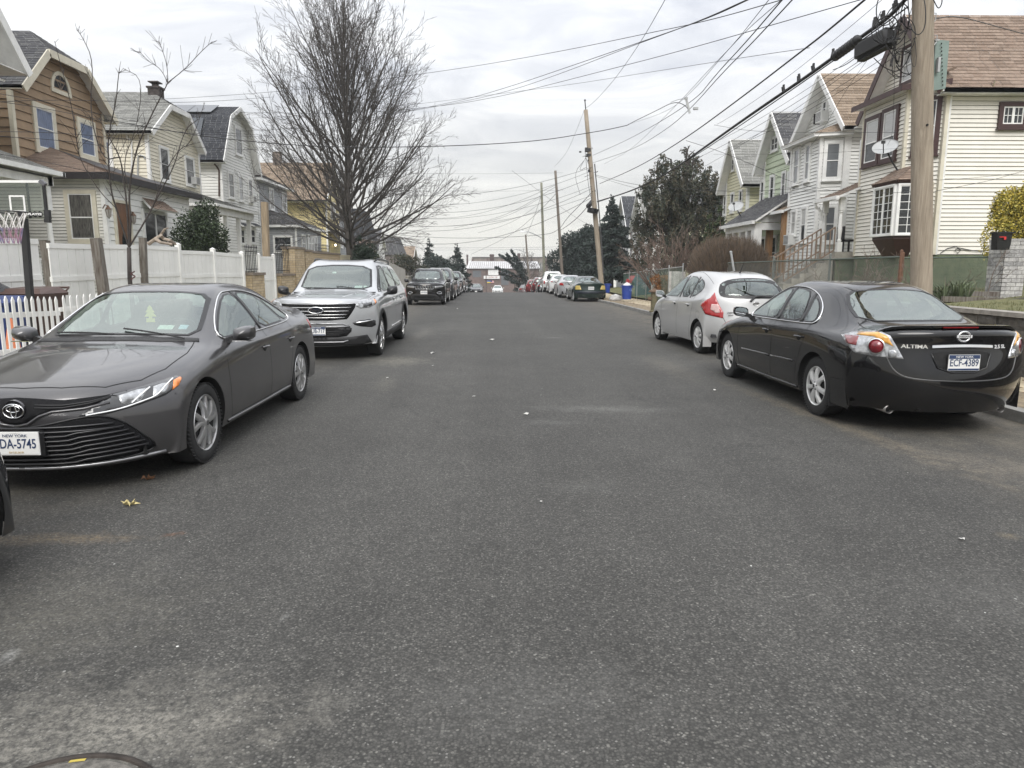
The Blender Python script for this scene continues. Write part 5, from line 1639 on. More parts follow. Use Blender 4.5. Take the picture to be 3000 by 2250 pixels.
def strip(name,x0,x1,y0,y1,dz,m,kind='structure',step=1.0,x0f=None,label=None):
 """a ribbon of ground that follows the road's rise and fall"""
 vs,fs=[],[]
 n=int((y1-y0)/step)
 for i in range(n+1):
  y=y0+(y1-y0)*i/n
  z=road_z(y)+dz
  vs+=[(x0,y,z),(x1,y,z)]
 for i in range(n):
  fs.append((2*i,2*i+1,2*i+3,2*i+2))
 o=part(name,MB().add(vs,fs),m,S_=1)
 return tag(o,label,kind=kind)
CURB_L,CURB_R=-4.85,5.45
M_ASPH=asphalt()
strip('road',CURB_L,CURB_R,-40,260,.0,M_ASPH)
M_DIRT=mat('dry_verge',(.30,.245,.165),.95,var=.5,vscale=5,bump=.6,bscale=30,col2=(.135,.105,.07))
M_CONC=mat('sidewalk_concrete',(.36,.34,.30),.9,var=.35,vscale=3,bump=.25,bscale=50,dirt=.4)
M_CONCT=mat('tan_concrete',(.44,.37,.255),.9,var=.35,vscale=2.5,bump=.25,bscale=50,dirt=.45)  # tan concrete of the lawn side sidewalk
M_GRASS=mat('winter_lawn',(.165,.15,.065),.95,var=.5,vscale=9,bump=.8,bscale=60,col2=(.070,.082,.028))
M_SOIL=mat('dark_mulch',(.035,.028,.022),.95,var=.5,vscale=20,bump=1.0,bscale=40)
M_KERB=mat('kerb_stone',(.26,.255,.24),.9,var=.3,vscale=6,bump=.4,bscale=40,dirt=.5)
def kerb(name,x0,x1,y0,y1):
 vs,fs=[],[]
 n=int((y1-y0)/1.0)
 for i in range(n+1):
  y=y0+(y1-y0)*i/n
  z=road_z(y)
  vs+=[(x0,y,z-.05),(x0,y,z+.12),(x1,y,z+.12),(x1,y,z-.05)]
 for i in range(n):
  for k in range(3):
   a=4*i+k
   fs.append((a,a+1,a+5,a+4))
 return tag(part(name,MB().add(vs,fs),M_KERB),kind='structure')
kerb('kerb',CURB_L-.16,CURB_L,-40,130)
kerb('kerb',CURB_R,CURB_R+.16,-40,130)
strip('verge',CURB_R+.16,6.35,-40,130,.11,M_DIRT)
strip('verge',-6.0,CURB_L-.16,-40,130,.11,M_DIRT)
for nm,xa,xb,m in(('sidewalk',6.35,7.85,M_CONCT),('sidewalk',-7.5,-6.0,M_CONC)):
 base=strip(nm,xa,xb,-40,130,.095,M_SOIL)
 rs=random.Random(3)
 for k in range(0,34):
  y=5.0+k*1.5
  z=road_z(y+.75)+.118+rs.uniform(-.006,.008)
  z0,z1=road_z(y)+.118,road_z(y+1.5)+.118
  e=rs.uniform(-.005,.006)
  mb=MB().add([(xa+.01,y+.012,z0+e),(xb-.01,y+.012,z0),(xb-.01,y+1.488,z1-e),(xa+.01,y+1.488,z1)]+[(xa+.01,y+.012,z0-.06),(xb-.01,y+.012,z0-.06),(xb-.01,y+1.488,z1-.06),(xa+.01,y+1.488,z1-.06)],[(0,1,2,3),(4,5,1,0),(5,6,2,1),(6,7,3,2),(7,4,0,3)])
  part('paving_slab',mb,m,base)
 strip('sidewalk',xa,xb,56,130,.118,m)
def yard_z(x,y):
 if x>0:
  d=x-7.85
  if y<12.9:
   k=.96
  elif y<14.5:
   k=.96+(.72-.96)*(y-12.9)/1.6
  elif y<22:
   k=.70
  elif y<27:
   k=.70+(.30-.70)*(y-22)/5
  else:
   k=.22
  kk=k+(1.08-.72 if y<22 else .5)*min(1,max(0,d)/4.5)*(1 if y>=14 else .45)
  return road_z(y)+kk
 d=-x-7.5
 return road_z(y)+.13+.5*min(1,max(0,d)/6.0)
def yard(name,xs,ys,m):
 vs=[(x,y,yard_z(x,y)+.02*math.sin(x*3.1+y*2.3))for y in ys for x in xs]
 n=len(xs)
 fs=[(j*n+i,j*n+i+1,(j+1)*n+i+1,(j+1)*n+i)for j in range(len(ys)-1)for i in range(n-1)]
 return tag(part(name,MB().add(vs,fs),m,S_=1),kind='structure')
def frange(a,b,s):
 out=[]
 while a<b:
  out.append(a)
  a+=s
 return out+[b]
yard('lawn',frange(7.32,12.5,.5)+[14,18,30,60],frange(-10,12.9,.8),M_GRASS)
yard('lawn',frange(7.86,12.5,.5)+[14,18,30,60],[12.9,13.3,13.7,14.1,14.5]+frange(15.3,30,.8)+frange(32,130,3),M_GRASS)
yard('yard',[-80,-40,-30,-20]+frange(-14,-7.5,.8),frange(-10,130,2),M_GRASS)
_ys=[-120,-40,0,34,57,66,80,127,200,400,900]
_xs=[-900,-60,0,60,900]
vs=[(x,y,road_z(y)-.45)for y in _ys for x in _xs]
fs=[(j*5+i,j*5+i+1,(j+1)*5+i+1,(j+1)*5+i)for j in range(len(_ys)-1)for i in range(4)]
tag(part('ground',MB().add(vs,fs),mat('far_ground',(.13,.12,.09),.95,var=.4,vscale=.3)),kind='structure')
strip('cross_street',-60,60,141,152,.02,mat('worn_asphalt',(.11,.11,.105),.9,var=.3,vscale=1))
gb_,rs=MB(),random.Random(11)
for k in range(9000):
 x=rs.uniform(7.4,13.0)
 y=rs.uniform(8.5,21.5)
 if 12.2<y<12.9 or(y>12.7 and x<7.9):
  continue
 z=yard_z(x,y)
 a=rs.uniform(0,6.28)
 h=rs.uniform(.02,.075)
 dx,dy=math.cos(a)*.006,math.sin(a)*.006
 lx,ly=rs.uniform(-.03,.03),rs.uniform(-.03,.03)
 gb_.add([(x-dx,y-dy,z-.01),(x+dx,y+dy,z-.01),(x+lx,y+ly,z+h)],[(0,1,2)])
tag(part('grass',gb_,M_GRASS,fix=False),kind='stuff')
lf=MB()
for k in range(2600):
 sd=rs.random()<.75
 x=rs.uniform(5.5,7.9)if sd else rs.uniform(-6.2,-4.9)
 y=rs.uniform(4,48)
 z=road_z(y)+.125+rs.uniform(0,.01)
 a=rs.uniform(0,6.28)
 s=rs.uniform(.015,.045)
 lf.add([(x+math.cos(a)*s,y+math.sin(a)*s,z),(x+math.cos(a+2)*s,y+math.sin(a+2)*s,z+rs.uniform(0,.02)),(x+math.cos(a+4)*s,y+math.sin(a+4)*s,z)],[(0,1,2)])
tag(part('fallen_leaves',lf,mat('dead_leaf',(.16,.10,.05),.9,var=.5,vscale=4),fix=False),kind='stuff')
c=at_z(290,2212,0)
mh=thing('manhole_cover','iron manhole cover with a yellow mark on its rim, in the road','manhole cover',(c.x,c.y-.33,0))
M_IRON=mat('rusty_iron',(.055,.045,.038),.7,.4,var=.5,vscale=12,bump=.4,bscale=50)
part('frame_ring',MB().lathe([(.335,.0),(.335,.006),(.316,.007),(.312,-.02)],(0,0,0),'z',48),M_IRON,mh,S_=1)
cv=MB().lathe([(.001,.004),(.300,.004),(.305,-.02)],(0,0,0),'z',48)
part('cover',cv,mat('cover_infill',(.15,.14,.125),.9,var=.5,vscale=30,bump=.6,bscale=60),mh)
part('paint_mark',MB().add([(-.075+k*.012,math.sqrt(.296**2-(-.075+k*.012)**2),.0062)for k in range(5)]+[(-.075+k*.012,math.sqrt(.308**2-(-.075+k*.012)**2),.0062)for k in range(5)],[(k,k+1,6+k,5+k)for k in range(4)]),mat('yellow_paint',(.42,.33,.06),.7),mh)
def leaf(u,v,size,col,label,rot=0):
 c=at_z(u,v,.012)
 pts=[]
 lob=[1,.45,.85,.35,.95,.4,.75,.3,.7,.28,.75,.4,.95,.35,.85,.45]
 for k,r_ in enumerate(lob):
  a=2*PI*k/len(lob)+rot
  pts.append((c.x+math.cos(a)*r_*size,c.y+math.sin(a)*r_*size*.7,.008+.015*(k%3)))
 o=part('oak_leaf',MB().prism(pts,(0,0,.001)),mat('leaf_'+label[:5].strip(),col,.8,var=.3,vscale=40))
 tag(o,label,'leaf','leaves on the asphalt')
leaf(378,1476,.075,(.50,.42,.20),'pale yellow oak leaf on the asphalt in front of the grey sedan',.4)
leaf(433,1402,.070,(.20,.10,.05),'brown oak leaf in the shade of the grey sedan bumper',1.0)
M_SCRAP=mat('crumpled_paper',(.52,.51,.48),.8,var=.15,vscale=30)
for i,(u,v,s,lab)in enumerate(((1441,998,.16,'largest crumpled white paper scrap in the middle of the road'),(1268,1036,.12,'flat white paper scrap nearest the silver suv wheel'),(1388,1163,.05,'tiny white paper scrap below the big crumpled one'),(1543,1215,.09,'curled grey and white paper scrap in mid road'),(2096,1145,.07,'white scrap lying beside the black sedan front wheel'),(1268,1072,.035,'small dark and white scrap left of the large crumpled one'),(1545,912,.07,'far white scrap on the crest of the road'),(1585,1472,.04,'small white speck of paper near the bottom middle'),(2820,1583,.05,'thin pale scrap on the asphalt behind the black sedan'),(1340,905,.09,'white scrap beside the black suv'),(1135,1108,.05,'white scrap in the dusty patch by the silver suv'))):
 c=at_z(u,v,road_z(12)if v>950 else-.05)
 rs=random.Random(i)
 pts=[]
 nseg=9
 vs=[(c.x,c.y,c.z+s*.28)]
 for k in range(nseg):
  a=2*PI*k/nseg
  r_=s*rs.uniform(.4,1.0)*.45
  vs.append((c.x+math.cos(a)*r_,c.y+math.sin(a)*r_*1.2,c.z+.006+rs.uniform(0,.25)*s))
 o=part('paper_scrap',MB().add(vs,[(0,1+k,1+(k+1)%nseg)for k in range(nseg)]),M_SCRAP)
 tag(o,lab,'litter','scraps of paper on the road')
 # ========================== HOUSES
M_WHITE=mat('white_trim',(.78,.78,.76),.5,var=.10,vscale=4,dirt=.30)
M_CREAMT=mat('cream_trim',(.62,.58,.47),.6,var=.10,vscale=4,dirt=.25)
M_BROWNT=mat('dark_maroon_trim',(.050,.022,.020),.5,var=.2,vscale=5)
M_DKGUT=mat('black_brown_fascia',(.018,.015,.016),.5,var=.2,vscale=5)
M_WINDK=mat('window_dark',(.018,.022,.025),.06,spec=.6,var=.5,vscale=3,coat=.2)
M_WINBL=mat('window_blue_curtain',(.15,.19,.29),.35,spec=.5,var=.6,vscale=7,stretch=(6,6,.6),coat=.5)
M_WINCU=mat('window_lace',(.11,.105,.095),.4,spec=.5,var=.95,vscale=8,stretch=(6,6,.5),coat=.4)
M_WINWH=mat('window_blind',(.36,.36,.35),.3,spec=.8,var=.2,vscale=9,stretch=(.3,.3,7),coat=.9)
M_WINGY=mat('window_grey_blind',(.13,.14,.15),.3,spec=.5,var=.25,vscale=9,stretch=(.3,.3,7),coat=.9)
M_ACW=mat('air_conditioner_white',(.58,.58,.56),.5,dirt=.3)
M_STEEL=mat('galvanised',(.42,.43,.43),.5,.5,var=.2,vscale=6)
M_LAPSHADE=mat('lap_shadow_backing',(.10,.095,.09),.9)  # dark colour showing between boards, paints the shadow lines of the siding
def shingle_mats(name,a,b,c):
 return[mat(name+'_a',a,.95,var=.25,vscale=12,bump=.35,bscale=80),mat(name+'_b',b,.95,var=.25,vscale=12,bump=.35,bscale=80),mat(name+'_c',c,.95,var=.25,vscale=12,bump=.35,bscale=80)]
SH_BROWN=shingle_mats('brown_shingle',(.225,.172,.125),(.18,.135,.095),(.27,.21,.155))
SH_ROSE=shingle_mats('rosy_shingle',(.22,.160,.122),(.185,.135,.102),(.25,.187,.145))
SH_GREY=shingle_mats('grey_shingle',(.215,.215,.20),(.18,.18,.168),(.25,.25,.232))
SH_DARK=shingle_mats('charcoal_shingle',(.040,.043,.050),(.030,.032,.038),(.052,.055,.062))
SH_MIDG=shingle_mats('slate_shingle',(.085,.085,.088),(.065,.065,.07),(.11,.11,.11))
def clip_z(poly,z0,z1):
 """the part of a convex polygon of (h, z) points between two heights"""
 def half(P,f,keep_above):
  out=[]
  n=len(P)
  for i in range(n):
   a,b=P[i],P[(i+1)%n]
   ia=(a[1]>=f)if keep_above else(a[1]<=f)
   ib=(b[1]>=f)if keep_above else(b[1]<=f)
   if ia:
    out.append(a)
   if ia!=ib:
    t_=(f-a[1])/(b[1]-a[1])
    out.append((a[0]+(b[0]-a[0])*t_,f))
  return out
 q=half(poly,z0,True)
 if len(q)<3:
  return[]
 q=half(q,z1,False)
 r=[]
 for p in q:
  if not r or math.hypot(p[0]-r[-1][0],p[1]-r[-1][1])>1e-4:
   r.append(p)
 if len(r)>2 and math.hypot(r[0][0]-r[-1][0],r[0][1]-r[-1][1])<1e-4:
  r.pop()
 return r if len(r)>2 else[]
def face(parent,O,H,N,poly,m,pitch=.11,proud=.020,single=True,wallname='wall',thick=.12,start=None):
 """a clad wall: poly is a convex outline in (distance along H from O, height)"""
 O,H,N=Vector(O),Vector(H),Vector(N)
 def W(h,z,o_):
  p=O+H*h+N*o_
  return Vector((p.x,p.y,z))
 wl=part(wallname,MB().prism([W(h,z,-thick)for h,z in poly],N*thick),M_LAPSHADE,parent,W_=1)
 z0=min(p[1]for p in poly)if start is None else start
 zt=max(p[1]for p in poly)
 joined=MB()
 z=z0
 while z<zt-.01:
  q=clip_z(poly,z,min(z+pitch,zt))
  if q:
   n=len(q)
   q=clip_z(poly,z+.012,min(z+pitch,zt))or q  # slit below each board shows the dark backing as a painted shadow line
   n=len(q)
   fr=[W(a,b,.004+proud*1.5*(1-(b-z)/pitch))for a,b in q]
   bk=[W(a,b,.0005)for a,b in q]
   fs=[tuple(range(n))]+[(i,n+i,n+(i+1)%n,(i+1)%n)for i in range(n)]
   if single:
    part('siding_board',MB().add(fr+bk,fs),m,wl,W_=1)
   else:
    joined.add(fr+bk,fs)
  z+=pitch
 if not single:
  o=part('siding',joined,m,wl,W_=1)
  o['kind']='stuff'
 return wl
def glazed(parent,O,H,N,h0,h1,z0,z1,trim=None,pane=None,frame=.09,sashm=None,rail=.5,grid=None,two=1,deep=.085,sill=True,name='window',lower=None,noframe=False):
 """window (the casing) > sash, pane; two = number of sashes side by side; rail = height of the meeting rail, None for none"""
 O,H,N=Vector(O),Vector(H),Vector(N)
 trim=trim or M_WHITE
 pane=pane or M_WINDK
 sashm=sashm or M_WHITE
 def W(h,z,o_):
  p=O+H*h+N*o_
  return Vector((p.x,p.y,z))
 def bx(mb,a0,a1,b0,b1,o0,o1):
  vs=[W(a,b,o_)for o_ in(o0,o1)for a,b in((a0,b0),(a1,b0),(a1,b1),(a0,b1))]
  mb.add(vs,[(0,3,2,1),(4,5,6,7),(0,1,5,4),(1,2,6,5),(2,3,7,6),(3,0,4,7)])
 fr=MB()
 bx(fr,h0,h0+frame,z0,z1,0,deep)
 bx(fr,h1-frame,h1,z0,z1,0,deep)
 bx(fr,h0+frame,h1-frame,z1-frame,z1,0,deep+.003)
 bx(fr,h0+frame,h1-frame,z0,z0+frame,0,deep)
 if sill:
  bx(fr,h0-.03,h1+.03,z0-.04,z0,0,deep+.04)
 wd=part(name,fr,trim,parent,W_=1)
 a0,a1,b0,b1=h0+frame,h1-frame,z0+frame,z1-frame
 wsp=(a1-a0)/two
 s=.035 if(a1-a0)>.5 else .028
 sh=MB()
 for k in range(two):
  c0,c1=a0+wsp*k,a0+wsp*(k+1)
  bx(sh,c0,c0+s,b0,b1,0,deep-.012)
  bx(sh,c1-s,c1,b0,b1,0,deep-.012)
  bx(sh,c0+s,c1-s,b0,b0+s,0,deep-.014)
  bx(sh,c0+s,c1-s,b1-s,b1,0,deep-.014)
  zr=None
  if rail is not None:
   zr=b0+(b1-b0)*rail
   bx(sh,c0+s,c1-s,zr-s*.55,zr+s*.55,0,deep-.010)
  if grid:
   gx,gz=grid
   for i in range(1,gx):
    x=c0+s+(c1-c0-2*s)*i/gx
    bx(sh,x-.008,x+.008,b0+s,b1-s,0,deep-.024)
   for j in range(1,gz):
    z=b0+s+(b1-b0-2*s)*j/gz
    bx(sh,c0+s,c1-s,z-.008,z+.008,0,deep-.025)
 part('sash',sh,sashm,wd,W_=1)
 for k in range(two):
  c0,c1=a0+wsp*k+s*.5,a0+wsp*(k+1)-s*.5
  zs=[(b0,b1)]if rail is None else[(b0,b0+(b1-b0)*rail),(b0+(b1-b0)*rail,b1)]
  for i,(e0,e1)in enumerate(zs):
   mb=MB()
   mb.add([W(c0,e0+.01,deep-.038+.004*i),W(c1,e0+.01,deep-.038+.004*i),W(c1,e1-.01,deep-.036+.004*i),W(c0,e1-.01,deep-.036+.004*i)],[(0,1,2,3)])
   part('pane',mb,(lower if(lower and i==0)else pane),wd,W_=1)
 return wd
def ac_unit(parent,O,H,N,h,z,w_=.42,hh=.32):
 O,H,N=Vector(O),Vector(H),Vector(N)
 rot=Matrix((H,N,Vector((0,0,1)))).transposed()
 p=O+H*h
 c=Vector((p.x,p.y,z))+N*.17
 a=part('air_conditioner',MB().cbox(c,(w_,.30,hh),rot),M_ACW,parent,W_=1)
 g=MB()
 for k in range(7):
  g.cbox(c+N*.152+Vector((0,0,-hh*.36+k*hh*.12)),(w_*.86,.006,hh*.05),rot)
 part('grille',g,M_DKGUT,a,W_=1)
def roof_plane(parent,a,b,c,d,mats,thick=.07,tab=(.30,.15),name='roof',under=None,seed=1,lift=.0):
 """a shingled plane: a-b the eave, d-c the ridge above it (c-d may meet in a point)"""
 a,b,c,d=(Vector(q)for q in(a,b,c,d))
 n=(b-a).cross((d if(d-a).length>1e-6 else c)-a).normalized()
 if n.z<0:
  n=-n
 pts=[a,b,c,d]if(c-d).length>1e-4 else[a,b,c]
 base=part(name,MB().prism([p+n*lift for p in pts],-n*thick),under or M_WHITE,parent,W_=1)
 L=((d+c)/2-(a+b)/2).length
 rows=max(2,int(L/tab[1]))
 rs=random.Random(seed)
 vs,fs,mi=[],[],[]
 for r_ in range(rows):
  t0,t1=r_/rows,min(1,(r_+1.12)/rows)
  p0,q0=a.lerp(d,t0),b.lerp(c,t0)
  p1,q1=a.lerp(d,t1),b.lerp(c,t1)
  wl=(q0-p0).length
  if wl<.05:
   continue
  k=max(1,int(wl/tab[0]))
  off=rs.random()
  cuts=[.0]+[min(1,max(0,(i+off+rs.uniform(-.06,.06))/k))for i in range(k)]+[1.0]
  cuts=sorted(cuts)
  mrow=rs.randrange(3)
  for s0,s1 in zip(cuts,cuts[1:]):
   if s1-s0<1e-3:
    continue
   g=.004/max(wl,.01)
   h=.014+rs.uniform(0,.006)
   dz=rs.uniform(-.012,.004)
   A=p0.lerp(q0,s0+g)+n*(lift+h)+(a-d).normalized()*dz if(a-d).length>0 else p0.lerp(q0,s0)
   B=p0.lerp(q0,s1-g)+n*(lift+h)+(a-d).normalized()*dz
   C_=p1.lerp(q1,s1-g)+n*(lift+.003)
   D=p1.lerp(q1,s0+g)+n*(lift+.003)
   o=len(vs)
   vs+=[A,B,C_,D,A-n*h,B-n*h]
   fs+=[(o,o+1,o+2,o+3),(o+4,o+5,o+1,o)]
   m_=mrow if rs.random()<.45 else rs.randrange(3)
   mi+=[m_,m_]
 me=bpy.data.meshes.new('shingles')
 me.from_pydata([tuple(v)for v in vs],[],fs)
 for mm in mats:
  me.materials.append(mm)
 me.polygons.foreach_set('material_index',mi)
 o=part('shingles',me,None,base,W_=1,fix=False)
 o['kind']='stuff'
 return base
def Pxy(u,v,X):
 p=at_x(u,v,X)
 return(p.y,p.z)
def interp(prof,y):
 if y<=prof[0][0]:
  (a,za),(b,zb)=prof[0],prof[1]
 elif y>=prof[-1][0]:
  (a,za),(b,zb)=prof[-2],prof[-1]
 else:
  for(a,za),(b,zb)in zip(prof,prof[1:]):
   if a<=y<=b:
    break
 return za+(zb-za)*(y-a)/(b-a)
def gable_house(name,label,sg,Xw,prof,wy,depth,zb,wallm,roofm,trim,pitch=.15,over=.4,clip=None,single=True,group='houses along the street',sidem=None,tab=(.32,.16),gutter=None,frontwall=True,zw=None,proud=.02,seed=1,rakeh=.20,found=None):
 """a house whose gable looks on to the road. sg: -1 left side of the road, +1 the lawn side"""
 N=Vector((-sg,0,0))
 H=Vector((0,1,0))
 t=thing(name,label,'house',(Xw+sg*depth/2,(wy[0]+wy[1])/2,zb),0,group)
 Xf=Xw-sg*over
 Xb=Xw+sg*depth
 g=lambda y:interp(prof,y)-.10
 top=[(y,z-.10)for y,z in prof if wy[0]<y<wy[1]]
 poly=[(wy[0],zb),(wy[1],zb),(wy[1],g(wy[1]))]+top[::-1]+[(wy[0],g(wy[0]))]
 if frontwall:
  w0=face(t,(Xw,0,0),H,N,poly,wallm,pitch,proud,single)
 z1=g(wy[0])
 hx=[(min(Xw,Xb),max(Xw,Xb))][0]
 face(t,(0,wy[0],0),(1,0,0),(0,-1,0),[(hx[0],zb),(hx[1]-(.0),zb),(hx[1],z1),(hx[0],z1)],sidem or wallm,pitch,proud,single)
 part('wall',MB().box(hx[0],hx[1],wy[1]-.12,wy[1],zb,g(wy[1])),sidem or wallm,t,W_=1)
 part('wall',MB().add([(Xb,y,z)for y,z in poly],[tuple(range(len(poly)))]),wallm,t,W_=1)
 for y in wy:
  cb=MB()
  cb.box(Xw-sg*.055,Xw+sg*.09,y-.055 if y==wy[0]else y-.09,y+.09 if y==wy[0]else y+.055,zb,g(y))
  part('corner_board',cb,trim,t,W_=1)
 k=0
 for i,((y0,z0),(y1,z1))in enumerate(zip(prof,prof[1:])):
  if clip and i in clip['skip']:
   continue
  hi,lo=((y1,z1),(y0,z0))if z1>z0 else((y0,z0),(y1,z1))
  xr=Xf
  roof_plane(t,(Xf,lo[0],lo[1]),(Xb,lo[0],lo[1]),(Xb,hi[0],hi[1]),(xr,hi[0],hi[1]),roofm,tab=tab,seed=seed+i)
 if clip:
  B,C,rg,sb=clip['B'],clip['C'],clip['ridge'],clip['setback']
  xs_=Xf+sg*sb
  roof_plane(t,(Xf,B[0],B[1]),(Xb,B[0],B[1]),(Xb,rg[0],rg[1]),(xs_,rg[0],rg[1]),roofm,tab=tab,seed=seed+7)
  roof_plane(t,(Xf,C[0],C[1]),(Xb,C[0],C[1]),(Xb,rg[0],rg[1]),(xs_,rg[0],rg[1]),roofm,tab=tab,seed=seed+8)
  roof_plane(t,(Xf,B[0],B[1]),(Xf,C[0],C[1]),(xs_,rg[0],rg[1]),(xs_,rg[0],rg[1]),roofm,tab=tab,seed=seed+9)
 rk=MB()
 for(y0,z0),(y1,z1)in zip(prof,prof[1:]):
  rk.beam((Xf-sg*.012,y0,z0-rakeh*.45),(Xf-sg*.012,y1,z1-rakeh*.45),.045,rakeh)
 part('rake_board',rk,trim,t,W_=1)
 sf=MB()
 for(y0,z0),(y1,z1)in zip(prof,prof[1:]):
  sf.add([(Xf,y0,z0-.09),(Xw,y0,z0-.09),(Xw,y1,z1-.09),(Xf,y1,z1-.09)],[(0,1,2,3)])
 part('soffit',sf,trim,t,W_=1)
 for(y,z)in(prof[0],prof[-1]):
  gt=MB()
  sgn=-1 if y==prof[0][0]else 1
  gt.box(Xf,Xb,y-.05+.02*sgn,y+.07*sgn,z-.13,z-.01)
  part('gutter',gt,gutter or trim,t,W_=1)
  ey=wy[0]if sgn<0 else wy[1]
  part('eave_board',MB().box(Xf+sg*.05,Xb,y,ey,z-.14,z-.115),trim,t,W_=1)
 return t
def win_x(t,sg,X,u0,u1,uv,v0,v1,**kw):
 """a window on a wall facing the road, placed by the picture columns of its sides and, at column uv, its top and bottom"""
 y0,y1=at_x(u0,v0,X).y,at_x(u1,v0,X).y
 zt,zb=at_x(uv,v0,X).z,at_x(uv,v1,X).z
 return glazed(t,(X,0,0),(0,1,0),(-sg,0,0),min(y0,y1),max(y0,y1),zb,zt,**kw)
def win_y(t,Y,u0,u1,v0,v1,**kw):
 x0,x1=at_y(u0,v0,Y).x,at_y(u1,v0,Y).x
 return glazed(t,(0,Y,0),(1,0,0),(0,-1,0),x0,x1,at_y(u0,v1,Y).z,at_y(u0,v0,Y).z,**kw)
def turned_post(t,x,y,z0,z1,m,r=.055,name='porch_post'):
 h=z1-z0
 mb=MB().cbox((x,y,z0+h*.09),(r*2.2,r*2.2,h*.18)).cbox((x,y,z1-h*.12),(r*2.2,r*2.2,h*.24))
 mb.lathe([(r*.7,z0+h*.18),(r*1.05,z0+h*.21),(r*.7,z0+h*.24),(r*1.0,z0+h*.40),(r*.8,z0+h*.62),(r*.65,z0+h*.70),(r*1.05,z0+h*.73),(r*.8,z0+h*.76)],(x,y,0),'z',14)
 return part(name,mb,m,t,W_=1)
def railing(t,p,q,h,m,n,name='railing',r=.02):
 rl=part(name,MB().beam(Vector(p)+Vector((0,0,h)),Vector(q)+Vector((0,0,h)),.06,.04),m,t,W_=1)
 part('bottom_rail',MB().beam(Vector(p)+Vector((0,0,.1)),Vector(q)+Vector((0,0,.1)),.04,.04),m,rl,W_=1)
 for k in range(n+1):
  c=Vector(p).lerp(Vector(q),k/n)
  part('baluster',MB().beam(c+Vector((0,0,.1)),c+Vector((0,0,h)),r*1.6,r*1.6),m,rl,W_=1)
 return rl
def dish(label,at,aim,r=.42,mast=None):
 t=thing('satellite_dish',label,'satellite dish',at,0,'satellite dishes on the houses')
 d=Vector(aim).normalized()
 q=d.to_track_quat('Z','Y').to_matrix().to_4x4()
 c=Vector(mast)
 mb=MB()
 prof=[(r*k/6,.16*r*(k/6)**2)for k in range(7)]
 mb.lathe([(max(.001,a),b)for a,b in prof]+[(r*1.01,.16*r+.01)],(0,0,0),'z',28)
 mb.v=[tuple(q@(Vector((v[0]*1.15,v[1]*.92,v[2]))))for v in mb.v]
 mb.v=[tuple(Vector(v)+c)for v in mb.v]
 part('reflector',mb,mat('dish_grey',(.40,.41,.41),.5,var=.1,vscale=5),t,S_=1)
 arm=MB().tube([(0,0,0),tuple(c*.55+Vector((0,0,-.05))),tuple(c-d*.05)],.025,8)
 part('mast',arm,M_MATTE,t)
 f0=c-(q@Vector((0,r*.85,0)))
 f1=c+d*r*1.0-(q@Vector((0,r*.25,0)))
 part('feed_arm',MB().tube([f0,f1],.014,6).cbox(f1,(.09,.07,.08)),M_MATTE,t)
 return t
 # -------------------------- left side of the road
XL,XP=-16.2,-12.9
SG_TAN=mat('tan_siding',(.31,.222,.142),.85,var=.16,vscale=2.5,dirt=.25)
SG_TAND=SG_TAN
SG_PORCH=mat('pale_grey_siding',(.70,.69,.64),.6,var=.08,vscale=2,dirt=.3)
SG_CREAM=mat('cream_siding',(.72,.68,.56),.6,var=.07,vscale=2,dirt=.2)
SG_WHITE=mat('white_siding',(.78,.78,.75),.55,var=.05,vscale=2,dirt=.2)
SG_GREY=mat('grey_siding',(.30,.31,.32),.6,var=.08,vscale=2,dirt=.25)
SG_YEL=mat('yellow_siding',(.62,.53,.28),.7,var=.1,vscale=2,dirt=.25)
F0=-14.85
e=Pxy(87,208,F0)
e2=Pxy(0,36,F0)
sl=(e2[1]-e[1])/(e2[0]-e[0])
pk=(18.6,e[1]+sl*(18.6-e[0]))
prof0=[(2*pk[0]-e[0],e[1]),pk,e]
h0=gable_house('house','pale house at the left edge with steep white gable and turned porch posts',-1,-15.3,prof0,(15.8,21.35),9,.5,SG_PORCH,SH_MIDG,M_WHITE,.12,.45,single=False,group='houses on the fence side',rakeh=.28)
face(h0,(0,21.35,0),(1,0,0),(0,1,0),[(-24,.5),(-15.3,.5),(-15.3,e[1]),(-24,e[1])],SG_PORCH,.12,.02,False)
zp=Pxy(40,215,-14.4)[1]
roof_plane(h0,(-14.5,15.2,zp-.25),(-14.5,22.2,zp-.25),(-15.3,22.2,zp+.25),(-15.3,15.2,zp+.25),SH_MIDG,seed=4,name='pent_roof')
ze=Pxy(100,487,XP)[1]
pe=Pxy(175,503,XP)[0]
roof_plane(h0,(XP,9.0,ze),(XP,pe,ze),(-15.3,pe-.9,ze+.95),(-15.3,9.0,ze+.95),SH_GREY,seed=5,name='porch_roof')
roof_plane(h0,(-16.5,pe,ze),(XP,pe,ze),(-15.3,pe-.9,ze+.95),(-16.5,pe-.9,ze+.95),SH_GREY,seed=6,name='porch_roof')
g_=MB().box(XP-.02,XP+.10,9.0,pe+.08,ze-.14,ze-.01)
g_.box(-16.5,XP+.1,pe-.02,pe+.10,ze-.14,ze-.012)
part('gutter',g_,M_WHITE,h0,W_=1)
part('porch_beam',MB().box(XP-.35,XP-.15,9.0,pe-.1,ze-.42,ze-.15).box(-16.4,XP-.15,pe-.35,pe-.15,ze-.42,ze-.15),M_WHITE,h0,W_=1)
part('porch_ceiling',MB().box(-15.2,XP-.15,9.0,pe-.36,ze-.20,ze-.16),M_WHITE,h0,W_=1)
part('porch_floor',MB().box(-15.2,XP,9,pe-.1,.3,1.0),M_CONC,h0,W_=1)
for y in(pe-.3,pe-3.1,pe-5.9):
 turned_post(h0,XP-.28,y,1.0,ze-.42,M_WHITE,.085)
railing(h0,(XP-.28,pe-.35,1.0),(XP-.28,pe-5.9,1.0),.85,M_WHITE,30)
